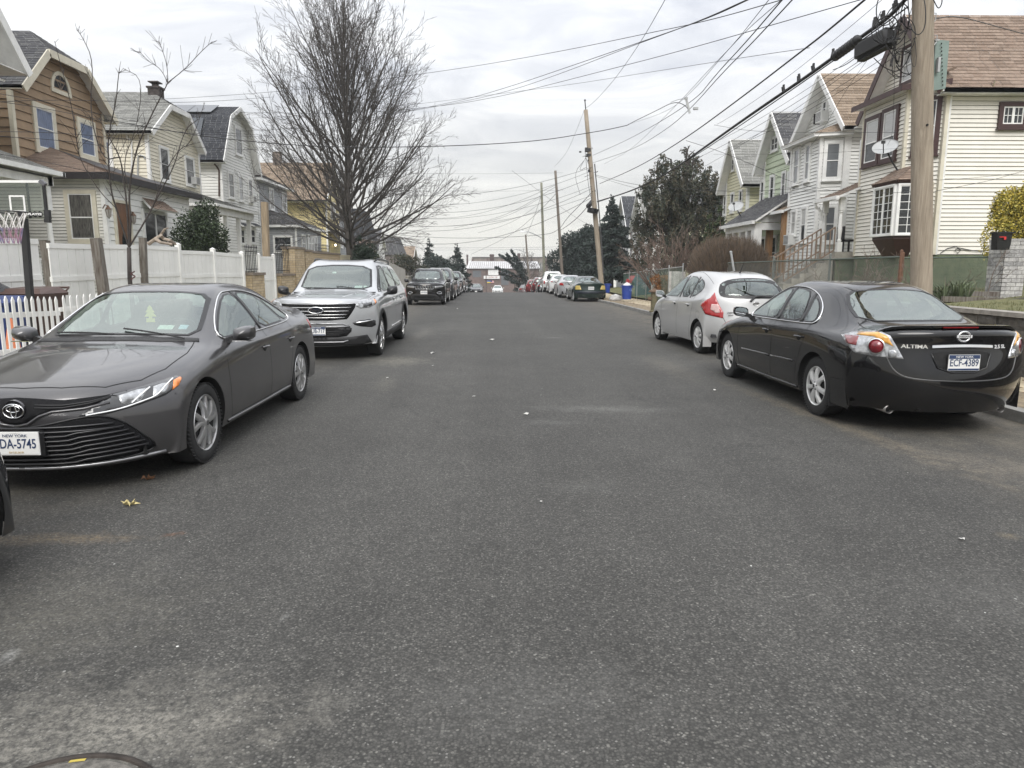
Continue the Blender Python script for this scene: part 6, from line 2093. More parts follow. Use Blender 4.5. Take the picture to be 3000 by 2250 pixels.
FX=XL+.4
A,B,C,D=Pxy(67,250,FX),Pxy(141,147.5,FX),Pxy(253,195,FX),Pxy(342,353,FX)
zt=(B[1]+C[1])/2
ze_=(A[1]+D[1])/2
rg=at_x(120,103,FX-1.2)
h1=gable_house('house','tan shingled house with clipped gambrel gable and half round attic window',-1,XL,[(A[0],ze_),(B[0],zt),(C[0],zt),(D[0],ze_)],(at_x(43,400,XL).y,at_x(304,400,XL).y),11,.55,SG_TAN,SH_MIDG,M_CREAMT,.30,.42,clip=dict(skip=(1,),B=(B[0],zt),C=(C[0],zt),ridge=((B[0]+C[0])/2,rg.z),setback=1.3),group='houses on the fence side',proud=.028,rakeh=.26)
win_x(h1,-1,XL,87,152,87,294,438,trim=M_CREAMT,pane=M_WINBL,frame=.17)
win_x(h1,-1,XL,219,271,219,340,458,trim=M_CREAMT,pane=M_WINBL,frame=.17)
cc=at_x(176,268,XL)
rr,n_=.60,16
arc=[(cc.y+rr*math.cos(PI*k/n_),cc.z+rr*1.15*math.sin(PI*k/n_))for k in range(n_+1)]
arci=[(cc.y+(rr-.15)*math.cos(PI*k/n_),cc.z+.05+(rr-.16)*1.15*math.sin(PI*k/n_))for k in range(n_+1)]
mb=MB()
vs=[(XL+.07,y,z)for y,z in arc]+[(XL+.07,y,z)for y,z in arci]+[(XL,y,z)for y,z in arc]+[(XL,y,z)for y,z in arci]
q=n_+1
mb.add(vs,[(k,k+1,q+k+1,q+k)for k in range(n_)]+[(k,k+1,2*q+k+1,2*q+k)for k in range(n_)]+[(q+k,q+k+1,3*q+k+1,3*q+k)for k in range(n_)])
mb.box(XL,XL+.075,cc.y-rr,cc.y+rr,cc.z-.12,cc.z+.02)
aw=part('arched_window',mb,M_CREAMT,h1,W_=1)
part('pane',MB().add([(XL+.035,y,z)for y,z in arci],[tuple(range(q))]),M_WINDK,aw,W_=1)
mu=MB()
for a in(45,90,135):
 mu.beam((XL+.045,cc.y,cc.z+.05),(XL+.045,cc.y+.44*math.cos(R(a)),cc.z+.05+.5*math.sin(R(a))),.02,.02)
part('muntin',mu,mat('weathered_wood',(.22,.17,.13),.8),aw,W_=1)
ny=at_x(307,600,XP).y
fy=at_x(553,600,XP).y
zeave=Pxy(315,514,XP)[1]
face(h1,(0,ny,0),(1,0,0),(0,-1,0),[(-17.4,.4),(XP,.4),(XP,zeave-.1),(-17.4,zeave-.1)],SG_PORCH,.105)
face(h1,(XP,0,0),(0,1,0),(1,0,0),[(ny,.4),(fy,.4),(fy,zeave-.1),(ny,zeave-.1)],SG_WHITE,.21,.014)
part('wall',MB().box(-16.2,XP-.01,fy-.1,fy,.4,zeave-.1),SG_WHITE,h1,W_=1)
part('corner_board',MB().box(XP-.09,XP+.045,ny-.045,ny+.09,.4,zeave-.1),M_WHITE,h1,W_=1)
tp=at_x(190,443,XL)
for(pa,pb,pc,pd,sd)in(((XP+.35,ny-.4,zeave),(XP+.35,fy+.35,zeave),(XL,tp.y+1.3,tp.z-.25),(XL,tp.y-.9,tp.z),21),((-17.4,ny-.4,zeave),(XP+.35,ny-.4,zeave),(XL,tp.y-.9,tp.z),(-17.4,tp.y-.9,tp.z),22),((XP+.35,fy+.35,zeave),(XL,fy+.35,zeave),(XL,tp.y+1.3,tp.z-.25),(XL,tp.y+1.3,tp.z-.25),23)):
 roof_plane(h1,pa,pb,pc,pd,SH_ROSE,seed=sd,name='porch_roof',under=M_DKGUT)
fb=MB().box(-17.4,XP+.40,ny-.50,ny-.38,zeave-.20,zeave+.01)
fb.box(XP+.30,XP+.42,ny-.38,fy+.42,zeave-.20,zeave+.01)
part('fascia',fb,M_DKGUT,h1,W_=1)
part('soffit',MB().box(-17.4,XP+.3,ny-.38,fy+.3,zeave-.13,zeave-.10),M_WHITE,h1,W_=1)
win_y(h1,ny,188,281,556,712,trim=M_CREAMT,pane=M_WINCU,frame=.13,rail=.48)
dy0,dy1=at_x(327,590,XP).y,at_x(376,590,XP).y
dz=Pxy(329,583,XP)[1]
dr=part('door',MB().box(XP,XP+.045,dy0+.1,dy1-.1,1.25,dz-.1),mat('brown_wood_door',(.17,.085,.045),.5,var=.4,vscale=6,stretch=(4,4,.4)),h1,W_=1)
part('door_frame',MB().box(XP,XP+.08,dy0,dy0+.1,1.25,dz).box(XP,XP+.08,dy1-.1,dy1,1.25,dz).box(XP,XP+.082,dy0+.1,dy1-.1,dz-.1,dz),M_CREAMT,dr,W_=1)
part('door_glass',MB().add([(XP+.05,(dy0+dy1)/2-.05+math.cos(2*PI*k/20)*.17,2.1+math.sin(2*PI*k/20)*.70)for k in range(20)],[tuple(range(20))]),M_WINDK,dr,W_=1)
win_x(h1,-1,XP,412,483,412,612,716,trim=M_WHITE,pane=M_WINDK,two=2,frame=.08,rail=None)
ay0,ay1=at_x(407,600,XP).y,at_x(487,600,XP).y
az_=Pxy(412,612,XP)[1]
roof_plane(h1,(XP+.45,ay0,az_+.02),(XP+.45,ay1,az_+.02),(XP,ay1-.25,az_+.42),(XP,ay0+.25,az_+.42),SH_ROSE,seed=31,name='window_hood',tab=(.22,.11))
M_BRASS=mat('weathered_brass',(.12,.07,.045),.5,.6)
for(u,v,lab)in((318,622,'l'),(391,640,'r')):
 p=at_x(u,v,XP+.18)
 la=MB().lathe([(.001,.20),(.09,.10),(.10,.08),(.06,-.14),(.03,-.18),(.001,-.22)],(0,0,0),'z',6)
 la.v=[tuple(Vector(v_)+p)for v_ in la.v]
 o=part('wall_lantern',la,mat('lantern_glass',(.30,.29,.27),.2),h1,W_=1)
 lc=MB().tube([p+Vector((-.18,0,.12)),p+Vector((-.10,0,.24)),p+Vector((0,0,.20))],.018,6).lathe([(.001,p.z+.24),(.11,p.z+.09),(.10,p.z+.085)],(p.x,p.y,0),'z',6)
 for k in range(6):
  a=2*PI*k/6
  lc.beam(p+Vector((math.cos(a)*.10,math.sin(a)*.10,.08)),p+Vector((math.cos(a)*.06,math.sin(a)*.06,-.14)),.012,.012)
 part('lantern_frame',lc,M_BRASS,o,W_=1)
A,B,C,D=Pxy(443,376,FX),Pxy(499,305.6,FX),Pxy(553,334.5,FX),Pxy(602,450,FX)
zt=(B[1]+C[1])/2
ze_=(A[1]+D[1])/2
rg=at_x(448,268,FX-1.2)
wy=(at_x(434,450,XL).y,at_x(580,450,XL).y)
h2=gable_house('house','cream sided house with clipped gambrel gable, grey roof and brick chimney',-1,XL,[(A[0],ze_),(B[0],zt),(C[0],zt),(D[0],ze_)],wy,11,.55,SG_CREAM,SH_GREY,M_WHITE,.165,.42,clip=dict(skip=(1,),B=(B[0],zt),C=(C[0],zt),ridge=((B[0]+C[0])/2,rg.z),setback=1.3),group='houses on the fence side',seed=11,rakeh=.24)
win_x(h2,-1,XL,461,489,461,424,528,pane=M_WINDK,frame=.10)
win_x(h2,-1,XL,537,564,537,453,541,pane=M_WINDK,frame=.10)
ac_unit(h2,(XL,0,0),(0,1,0),(1,0,0),at_x(561,500,XL).y,at_x(556,528,XL).z,.5,.38)
win_y(h2,wy[0],300,328,408,488,pane=M_WINBL,frame=.12)
ch=at_y(456,262,(B[0]+C[0])/2)
M_CHIM=mat('dark_brick',(.060,.050,.046),.9,var=.5,vscale=9,bump=.6,bscale=25)
cm=part('chimney',MB().box(ch.x-.28,ch.x+.28,ch.y-.26,ch.y+.26,ch.z-1.6,ch.z+.02),M_CHIM,h2,W_=1)
part('chimney_cap',MB().box(ch.x-.33,ch.x+.33,ch.y-.31,ch.y+.31,ch.z+.02,ch.z+.10).cbox((ch.x,ch.y,ch.z+.20),(.24,.24,.20)).cbox((ch.x,ch.y,ch.z+.32),(.50,.5,.05)),M_CHIM,cm,W_=1)
part('conduit',MB().tube([at_y(u,v,wy[0]-.06)for u,v in((404,520),(404,470),(405,458),(413,455),(423,458),(424,466))],.035,6),M_STEEL,h2,W_=1)
part('downspout',MB().tube([at_y(u,v,wy[0]-.08)for u,v in((369,392),(372,404),(386,414),(386,560))],.04,6),M_WHITE,h2,W_=1)
XQ=-13.4
py0,py1=at_x(620,600,XQ).y,39.2
pz=Pxy(622,597,XQ)[1]
for(pa,pb,pc,pd,sd)in(((XQ+.3,py0-.3,pz),(XQ+.3,py1+.3,pz),(XL,py1-1.0,pz+1.05),(XL,py0+1.0,pz+1.05),41),((XL,py0-.3,pz),(XQ+.3,py0-.3,pz),(XL,py0+1.0,pz+1.05),(XL,py0+1.0,pz+1.05),42)):
 roof_plane(h2,pa,pb,pc,pd,SH_GREY,seed=sd,name='porch_roof')
part('porch_beam',MB().box(XQ-.02,XQ+.16,py0-.16,py1+.16,pz-.45,pz-.03).box(XL,XQ-.02,py0-.16,py0+.02,pz-.45,pz-.03),M_WHITE,h2,W_=1)
part('gutter',MB().box(XQ+.28,XQ+.40,py0-.40,py1+.36,pz-.13,pz-.01).box(XL,XQ+.28,py0-.42,py0-.30,pz-.13,pz-.01),M_WHITE,h2,W_=1)
part('porch_ceiling',MB().box(XL,XQ-.02,py0,py1,pz-.2,pz-.17),M_WHITE,h2,W_=1)
part('porch_floor',MB().box(XL,XQ+.1,py0,py1,.3,1.45),M_CONC,h2,W_=1)
for u in(621,660,697,727):
 y=at_x(u,650,XQ).y
 part('porch_post',MB().box(XQ-.06,XQ+.12,y-.09,y+.09,1.45,pz-.45),M_WHITE,h2,W_=1)
railing(h2,(XQ+.03,py0+.1,1.45),(XQ+.03,py1-.1,1.45),.85,M_WHITE,34)
A,K1,PK,K2,D=(Pxy(u,v,FX)for u,v in((655,470),(676,338),(703,313),(738,372),(765,510)))
zk,ze_=(K1[1]+K2[1])/2,(A[1]+D[1])/2
wy=(at_x(648,500,XL).y,at_x(752,500,XL).y)
h3=gable_house('house','white sided gambrel house with dark roof carrying solar panels',-1,XL,[(A[0],ze_),(K1[0],zk),(PK[0],PK[1]),(K2[0],zk),(D[0],ze_)],wy,10,.55,SG_WHITE,SH_DARK,M_WHITE,.17,.42,group='houses on the fence side',seed=51,gutter=mat('brown_gutter',(.07,.04,.03),.5),rakeh=.24)
win_x(h3,-1,XL,684,704,684,367,450,frame=.10)
for u0,u1,v0,v1 in((664,681,501,579),(694,708,512,588),(723,736,521,592),(699,713,668,716),(731,744,668,714)):
 win_x(h3,-1,XL,u0,u1,u0,v0,v1,frame=.09,pane=M_WINDK if u0!=694 else M_WINGY)
ac_unit(h3,(XL,0,0),(0,1,0),(1,0,0),at_x(733,580,XL).y,at_x(731,583,XL).z,.5,.4)
M_SOLAR=mat('solar_cell',(.020,.028,.040),.12,spec=.8,var=.2,vscale=5)
for(lo,hi,x0,x1,s0,s1)in(((K1[0],zk),(PK[0],PK[1]),-17.0,-22.6,.10,.92),((A[0],ze_),(K1[0],zk),-17.3,-21.0,.42,.90)):
 nn_=Vector((0,-(hi[1]-lo[1]),hi[0]-lo[0])).normalized()
 k=4
 for i in range(k):
  xa,xb=x0+(x1-x0)*i/k,x0+(x1-x0)*(i+.97)/k
  q_=[Vector((x,lo[0]+(hi[0]-lo[0])*s,lo[1]+(hi[1]-lo[1])*s))+nn_*.10 for x,s in((xa,s0),(xb,s0),(xb,s1),(xa,s1))]
  part('solar_panel',MB().prism(q_,nn_*.04),M_SOLAR,h3,W_=1)
part('downspout',MB().tube([at_y(u,v,wy[0]-.08)for u,v in((628,480),(635,488),(642,500),(642,575))],.05,6),mat('brown_gutter',(.07,.04,.03),.5),h3,W_=1)
for u in(695,727):
 yy=at_x(u,660,XL).y
 roof_plane(h3,(XL+.45,yy-.1,Pxy(u,662,XL)[1]),(XL+.45,yy+1.5,Pxy(u,662,XL)[1]),(XL,yy+1.5,Pxy(u,662,XL)[1]+.25),(XL,yy-.1,Pxy(u,662,XL)[1]+.25),SH_DARK,seed=59,name='awning')
gy0,gy1=at_x(765,519,XL+.45).y+.3,at_x(862,558,XL+.45).y
gz=Pxy(765,519,XL+.45)[1]
h4=thing('house','grey sided house with low hipped roofs and enclosed porch','house',(-20,(gy0+gy1)/2,.5),0,'houses on the fence side')
face(h4,(XL,0,0),(0,1,0),(1,0,0),[(gy0,.5),(gy1-.5,.5),(gy1-.5,gz-.1),(gy0,gz-.1)],SG_GREY,.15,single=False)
face(h4,(0,gy0,0),(1,0,0),(0,-1,0),[(-24,.5),(XL,.5),(XL,gz-.1),(-24,gz-.1)],SG_GREY,.15,single=False)
cy=(gy0+gy1)/2
roof_plane(h4,(XL+.45,gy0-.4,gz),(XL+.45,gy1,gz),(-19.2,cy,gz+1.7),(-19.2,cy,gz+1.7),SH_MIDG,seed=61)
roof_plane(h4,(-24,gy0-.4,gz),(XL+.45,gy0-.4,gz),(-19.2,cy,gz+1.7),(-24,cy,gz+1.7),SH_MIDG,seed=62)
roof_plane(h4,(XL+.45,gy1,gz),(-24,gy1,gz),(-24,cy,gz+1.7),(-19.2,cy,gz+1.7),SH_MIDG,seed=63)
part('eave_board',MB().box(XL,XL+.47,gy0-.42,gy1,gz-.16,gz-.07).box(-24,XL,gy0-.42,gy0,gz-.16,gz-.07),M_WHITE,h4,W_=1)
for u0,u1,v0,v1 in((785,798,548,613),(823,835,562,622)):
 win_x(h4,-1,XL,u0,u1,u0,v0,v1,frame=.10)
XG=-14.0
ky0,ky1=at_x(868,690,XG).y,at_x(940,690,XG).y
kz=Pxy(870,660,XG)[1]
face(h4,(XG,0,0),(0,1,0),(1,0,0),[(ky0,.5),(ky1,.5),(ky1,kz-.08),(ky0,kz-.08)],SG_GREY,.15,single=False)
face(h4,(0,ky0,0),(1,0,0),(0,-1,0),[(XL,.5),(XG,.5),(XG,kz-.08),(XL,kz-.08)],SG_GREY,.15,single=False)
tz=Pxy(812,622,XL)[1]
roof_plane(h4,(XG+.3,ky0-.3,kz),(XG+.3,ky1+.3,kz),(XL,ky1-.8,tz),(XL,ky0+1,tz),SH_MIDG,seed=64,name='porch_roof')
roof_plane(h4,(XL,ky0-.3,kz),(XG+.3,ky0-.3,kz),(XL,ky0+1,tz),(XL,ky0+1,tz),SH_MIDG,seed=65,name='porch_roof')
part('eave_board',MB().box(XG+.2,XG+.34,ky0-.34,ky1+.3,kz-.16,kz-.05).box(XL,XG+.2,ky0-.34,ky0-.2,kz-.16,kz-.05),M_WHITE,h4,W_=1)
win_y(h4,ky0,800,857,690,740,frame=.1,rail=.45,pane=M_WINDK)
for u0,u1 in((880,893),(898,926)):
 win_x(h4,-1,XG,u0,u1,u0,686,738,frame=.09,two=1 if u0<890 else 3,rail=.5,pane=M_WINGY)
part('corner_board',MB().box(XG-.08,XG+.03,ky0-.03,ky0+.08,.5,kz-.08),M_WHITE,h4,W_=1)
A,PK=Pxy(957,586,FX),Pxy(978,477,FX)
D=(2*PK[0]-A[0],A[1])
wy=(at_x(957,640,XL).y,D[0]-.45)
h5=gable_house('house','yellow sided house with brown gable roof behind the tall bare tree',-1,XL,[A,PK,D],wy,9.5,.5,SG_YEL,SH_BROWN,M_WHITE,.25,.42,single=False,group='houses on the fence side',seed=71)
win_x(h5,-1,XL,966,980,966,590,640,frame=.1)
ac_unit(h5,(XL,0,0),(0,1,0),(1,0,0),at_x(980,630,XL).y,at_x(980,632,XL).z,.6,.45)
ch=at_y(812,455,PK[0])
part('chimney',MB().box(ch.x-.36,ch.x+.36,ch.y-.3,ch.y+.3,ch.z-1.6,ch.z+.3),mat('grey_brick',(.20,.165,.14),.9,var=.4,vscale=9),h5,W_=1)
ya,yb=wy[0]+.3,wy[1]-.2
zz=Pxy(960,690,-14.4)[1]
roof_plane(h5,(-14.2,ya-.2,zz),(-14.2,yb,zz),(XL,yb,zz+.9),(XL,ya-.2,zz+.9),SH_BROWN,seed=75,name='porch_roof')
part('porch_beam',MB().box(-14.4,-14.25,ya,yb,zz-.3,zz-.05),M_DKGUT,h5,W_=1)
for y in(ya+.1,(ya+yb)/2,yb-.2):
 part('porch_post',MB().box(-14.42,-14.28,y-.07,y+.07,.4,zz-.3),M_WHITE,h5,W_=1)
lm=part('porch_lamp',MB().lathe([(.001,.12),(.1,.06),(.1,-.06),(.001,-.12)],(-15.9,ya+1.6,zz-.5),'z',10),mat('lit_bulb',(.9,.8,.6),.5,emit=(1,.8,.5,4)),h5,W_=1)
def far_house(label,X,y0,y1,zb,zeave_,zpk,wallm,roofm,sg,depth=9,style='gable',wins=((.3,.45,.52),(.7,.45,.52)),group='houses on the fence side',trim=None,over=.35):
 """a distant house: gable or hip to the road, clad walls, windows with panes"""
 trim=trim or M_WHITE
 cy=(y0+y1)/2
 if style=='gable':
  t=gable_house('house',label,sg,X,[(y0-.35,zeave_),(cy,zpk),(y1+.35,zeave_)],(y0,y1),depth,zb,wallm,roofm,trim,.22,over,single=False,group=group,tab=(.6,.35),seed=int(abs(y0)))
 else:
  t=thing('house',label,'house',(X+sg*depth/2,cy,zb),0,group)
  face(t,(X,0,0),(0,1,0),(-sg,0,0),[(y0,zb),(y1,zb),(y1,zeave_),(y0,zeave_)],wallm,.22,single=False)
  x0,x1=sorted((X,X+sg*depth))
  face(t,(0,y0,0),(1,0,0),(0,-1,0),[(x0,zb),(x1,zb),(x1,zeave_),(x0,zeave_)],wallm,.22,single=False)
  Xf,Xb=X-sg*over,X+sg*depth
  if style=='mansard':
   q=.9
   ring0=[(Xf,y0-.3),(Xf,y1+.3),(Xb,y1+.3),(Xb,y0-.3)]
   ring1=[(Xf+sg*q,y0+q*.6),(Xf+sg*q,y1-q*.6),(Xb,y1-q*.6),(Xb,y0+q*.6)]
   for i in(0,3):
    a,b=ring0[i],ring0[(i+1)%4]
    c_,d_=ring1[(i+1)%4],ring1[i]
    roof_plane(t,(*a,zeave_),(*b,zeave_),(*c_,zpk),(*d_,zpk),roofm,tab=(.6,.35),seed=i)
   part('roof',MB().prism([(*p,zpk-.08)for p in ring1],(0,0,.08)),roofm[0],t,W_=1)
  else:
   mx=X+sg*depth*.35
   roof_plane(t,(Xf,y0-.3,zeave_),(Xf,y1+.3,zeave_),(mx,cy,zpk),(mx,cy,zpk),roofm,tab=(.6,.35))
   roof_plane(t,(Xb,y0-.3,zeave_),(Xf,y0-.3,zeave_),(mx,cy,zpk),(Xb,cy,zpk),roofm,tab=(.6,.35))
   roof_plane(t,(Xb,y1+.3,zeave_),(Xf,y1+.3,zeave_),(mx,cy,zpk),(Xb,cy,zpk),roofm,tab=(.6,.35))
 for s,b0,b1 in wins:
  h=zeave_-zb
  yc=y0+(y1-y0)*s
  glazed(t,(X,0,0),(0,1,0),(-sg,0,0),yc-.5,yc+.5,zb+h*b0*1.0,zb+h*b0+1.5,frame=.1)
  xa=X+sg*depth*s
  glazed(t,(0,y0,0),(1,0,0),(0,-1,0),xa-.5,xa+.5,zb+h*b0,zb+h*b0+1.5,frame=.1)
 return t
W6=((.25,.12,0),(.7,.12,0),(.25,.62,0),(.7,.62,0))
SG_PINK=mat('dusty_pink_siding',(.36,.26,.22),.8,var=.1,vscale=2,dirt=.3)
SG_BRN=mat('grey_brown_siding',(.20,.17,.155),.8,var=.15,vscale=2,dirt=.3)
far_house('grey gabled house half hidden by the trunk of the tall bare tree',-16.5,74.2,80.5,-.6,6.3,10.2,SG_GREY,SH_MIDG,-1,wins=W6)
far_house('pink walled house with boxy dark mansard roof',-16.0,86,93.5,-1.2,5.0,8.6,SG_PINK,SH_DARK,-1,style='mansard',wins=W6)
far_house('white walled house beyond the pink one',-16.5,97.5,104,-1.8,4.0,7.0,SG_WHITE,SH_MIDG,-1,wins=W6)
far_house('grey brown house with flat topped roof beyond the white walled one',-15.5,110,119,-2.2,3.6,6.3,SG_BRN,SH_MIDG,-1,style='mansard',wins=W6)
far_house('last small brown roofed house before the firs',-15.0,124,131,-2.6,3.0,5.4,SG_BRN,SH_BROWN,-1,wins=W6)
# -------------------------- the lawn side of the road
XR=12.5
SG_BEIGE=mat('ivory_siding',(.735,.71,.64),.55,var=.05,vscale=2,dirt=.15)
SG_GREEN=mat('mint_siding',(.54,.61,.45),.65,var=.06,vscale=2,dirt=.2)
SG_PALEY=mat('pale_yellow_siding',(.68,.655,.47),.6,var=.06,vscale=2,dirt=.2)
M_FOUND=mat('green_painted_brick',(.15,.175,.10),.85,var=.35,vscale=6,bump=.5,bscale=25,dirt=.3,col2=(.10,.13,.075))
def brick_courses(t,O,H,N,h0,h1,z0,z1,m,bl=.215,bh=.068,j=.010,wallm=None,single=False,seed=1,thick=.1,name='brick'):
 """brickwork with its joints recessed"""
 O,H,N=Vector(O),Vector(H),Vector(N)
 def W(h,z,o_):
  p=O+H*h+N*o_
  return Vector((p.x,p.y,z))
 base=part('brick_wall',MB().prism([W(h0,z0,-thick),W(h1,z0,-thick),W(h1,z1,-thick),W(h0,z1,-thick)],N*thick),wallm or m,t,W_=1)
 rs=random.Random(seed)
 rows=max(1,int(round((z1-z0)/(bh+j))))
 bh2=(z1-z0)/rows-j
 J=MB()
 for r_ in range(rows):
  z=z0+r_*(bh2+j)+j/2
  h=h0-(bl/2 if r_%2 else 0)
  while h<h1-.01:
   a,b=max(h,h0),min(h+bl,h1)
   if b-a>.03:
    o_=.008+rs.uniform(-.003,.004)
    vs=[W(a+j/2,z,0),W(b-j/2,z,0),W(b-j/2,z+bh2,0),W(a+j/2,z+bh2,0),W(a+j/2,z,o_),W(b-j/2,z,o_),W(b-j/2,z+bh2,o_),W(a+j/2,z+bh2,o_)]
    fs=[(4,5,6,7),(0,1,5,4),(1,2,6,5),(2,3,7,6),(3,0,4,7)]
    if single:
     part(name,MB().add(vs,fs),m[rs.randrange(len(m))]if isinstance(m,list)else m,base,W_=1,fix=False)
    else:
     J.add(vs,fs)
   h+=bl+.0
 if not single:
  o=part('brickwork',J,m if not isinstance(m,list)else m[0],base,W_=1,fix=False)
  o['kind']='stuff'
 return base
FR=XR-.38
NE,PK,FE=at_x(2763,258,FR),at_x(2648,43,FR),at_x(2514,356,FR)
wy=(at_x(2757,500,XR).y,at_x(2520,500,XR).y)
ZB=at_y(2800,746,wy[0]).z
ez=(NE.z+FE.z)/2
hA=gable_house('house','ivory sided house with dark maroon trim and bow window above a green brick base',1,XR,[(NE.y,ez),(PK.y,PK.z),(FE.y,ez)],wy,13,ZB,SG_BEIGE,SH_ROSE,M_WHITE,.1165,.38,group='houses on the lawn side',seed=81,tab=(.30,.145),rakeh=.16)
mk=MB()
for a,b in(((NE.y,ez),(PK.y,PK.z)),((PK.y,PK.z),(FE.y,ez))):
 mk.beam((FR-.045,a[0],a[1]-.08),(FR-.045,b[0],b[1]-.08),.03,.22)
part('maroon_rake',mk,M_BROWNT,hA,W_=1)
brick_courses(hA,(0,wy[0]-.02,0),(1,0,0),(0,-1,0),XR+.02,XR+11,.85,ZB-.01,M_FOUND,bl=.26,bh=.07,seed=2)
brick_courses(hA,(XR-.01,0,0),(0,1,0),(-1,0,0),wy[0],wy[1],.75,ZB-.01,M_FOUND,bl=.26,bh=.07,seed=3)
XBA=11.75
by0,by1=at_x(2636,600,XBA).y,at_x(2507,700,XBA).y
bz=at_x(2600,290,XBA).z
brick_courses(hA,(XBA,0,0),(0,1,0),(-1,0,0),by0,by1,.75,ZB-.01,M_FOUND,bl=.26,bh=.07,seed=4)
face(hA,(XBA,0,0),(0,1,0),(-1,0,0),[(by0,ZB),(by1,ZB),(by1,bz),(by0,bz)],SG_BEIGE,.1165)
dv=Vector((XR-XBA,wy[0]-by0,0))
dl=dv.length
dh=dv.normalized()
dn=Vector((dh.y,-dh.x,0))
dn=dn if dn.x<0 else-dn
face(hA,(XBA,by0,0),dh,dn,[(0,ZB),(dl,ZB),(dl,bz),(0,bz)],SG_BEIGE,.1165)
brick_courses(hA,(XBA,by0,0),dh,dn,0,dl,.75,ZB-.01,M_FOUND,bl=.26,bh=.07,seed=5)
part('wall',MB().box(XBA,XR,by1-.1,by1,ZB,bz),SG_BEIGE,hA,W_=1)
part('corner_board',MB().cbox((XBA-.012,by0,(ZB+bz)/2),(.10,.10,bz-ZB)),M_CREAMT,hA,W_=1)
part('corner_board',MB().cbox((XR-.02,wy[0]-.02,(ZB+bz)/2),(.11,.11,bz-ZB)),M_CREAMT,hA,W_=1)
part('corner_board',MB().cbox((XBA-.012,by1,(ZB+bz)/2),(.07,.07,bz-ZB)),M_CREAMT,hA,W_=1)
pr=MB().prism([(XBA-.30,by0-.15,bz),(XBA-.30,by1+.25,bz),(XR,by1+.25,bz+.34),(XR,wy[0]-.25,bz+.34)],(0,0,.06))
part('pent_roof',pr,SH_ROSE[1],hA,W_=1)
part('pent_edge',MB().beam((XBA-.32,by0-.17,bz+.0),(XBA-.32,by1+.28,bz+.0),.03,.15).beam((XBA-.32,by0-.17,bz),(XR-.1,wy[0]-.30,bz),.03,.15),M_BROWNT,hA,W_=1)
part('pent_soffit',MB().prism([(XBA-.30,by0-.15,bz-.03),(XBA-.30,by1+.25,bz-.03),(XR,by1+.25,bz-.03),(XR,wy[0]-.2,bz-.03)],(0,0,.02)),M_WHITE,hA,W_=1)
win_x(hA,1,XBA,2587,2541,2541,349,490,trim=M_BROWNT,pane=M_WINWH,lower=M_WINDK,frame=.12,rail=.46)
win_x(hA,1,XBA,2640,2592,2592,323,478,trim=M_BROWNT,pane=M_WINWH,lower=M_WINDK,frame=.12,rail=.46)
glazed(hA,(XBA,by0,0),dh,dn,.16,dl-.12,at_x(2680,465,XBA+.4).z,at_x(2680,300,XBA+.4).z,trim=M_BROWNT,frame=.12)
glazed(hA,(XBA,by0,0),dh,dn,.14,dl-.14,at_x(2680,700,XBA+.4).z,at_x(2680,540,XBA+.4).z,trim=M_CREAMT,frame=.12)
ac_unit(hA,(XBA,by0,0),dh,dn,dl*.3,at_x(2660,668,XBA).z,.4,.34)
win_x(hA,1,XR,2690,2651,2651,140,252,trim=M_BROWNT,pane=M_WINWH,frame=.1)
sw_=win_y(hA,wy[0],2926,3010,300,378,trim=M_BROWNT,pane=M_WINDK,frame=.12,two=2,rail=None,grid=(2,2))
part('downspout',MB().tube([(XR+.05,wy[0]-.06,ez-.2),(XR+.05,wy[0]-.06,ZB)],.03,6),M_WHITE,hA,W_=1)
gg=MB()
for k in range(5):
 gg.cbox((XR+1.0+k*1.7,NE.y+.05,ez+.10),(.02,.12,.22),Matrix.Rotation(R(25),3,'X'))
part('snow_guard',gg,M_CHROME,hA,W_=1)
part('cable_loop',MB().tube([at_y(u,v,wy[0]-.05)for u,v in((2755,742),(2775,728),(2800,722),(2815,733),(2806,742),(2797,733),(2808,726),(2850,734),(2900,740),(2930,742))],.012,5),M_MATTE,hA,W_=1)
XW=11.15
wy0,wy1=at_x(2622,640,XW).y,at_x(2560,640,XW).y
wz0,wz1=at_x(2622,693,XW).z,at_x(2622,540,XW).z
bo=thing_=part('bow_window',MB().prism([(XBA,wy0-.12,wz0-.06),(XW,wy0,wz0-.06),(XW,wy1,wz0-.06),(XBA,wy1+.55,wz0-.06)],(0,0,.08)),M_BROWNT,hA,W_=1)
part('skirt',MB().add([(XBA,wy0-.12,wz0-.06),(XW,wy0,wz0-.06),(XW,wy1,wz0-.06),(XBA,wy1+.55,wz0-.06),(XBA,wy0+.25,wz0-.55),(XW+.3,wy0+.3,wz0-.55),(XW+.3,wy1-.1,wz0-.55),(XBA,wy1+.15,wz0-.55)],[(0,1,5,4),(1,2,6,5),(2,3,7,6),(4,5,6,7)]),M_BROWNT,bo,W_=1)
part('head_board',MB().prism([(XBA,wy0-.14,wz1),(XW-.03,wy0-.03,wz1),(XW-.03,wy1+.03,wz1),(XBA,wy1+.58,wz1)],(0,0,.09)),M_BROWNT,bo,W_=1)
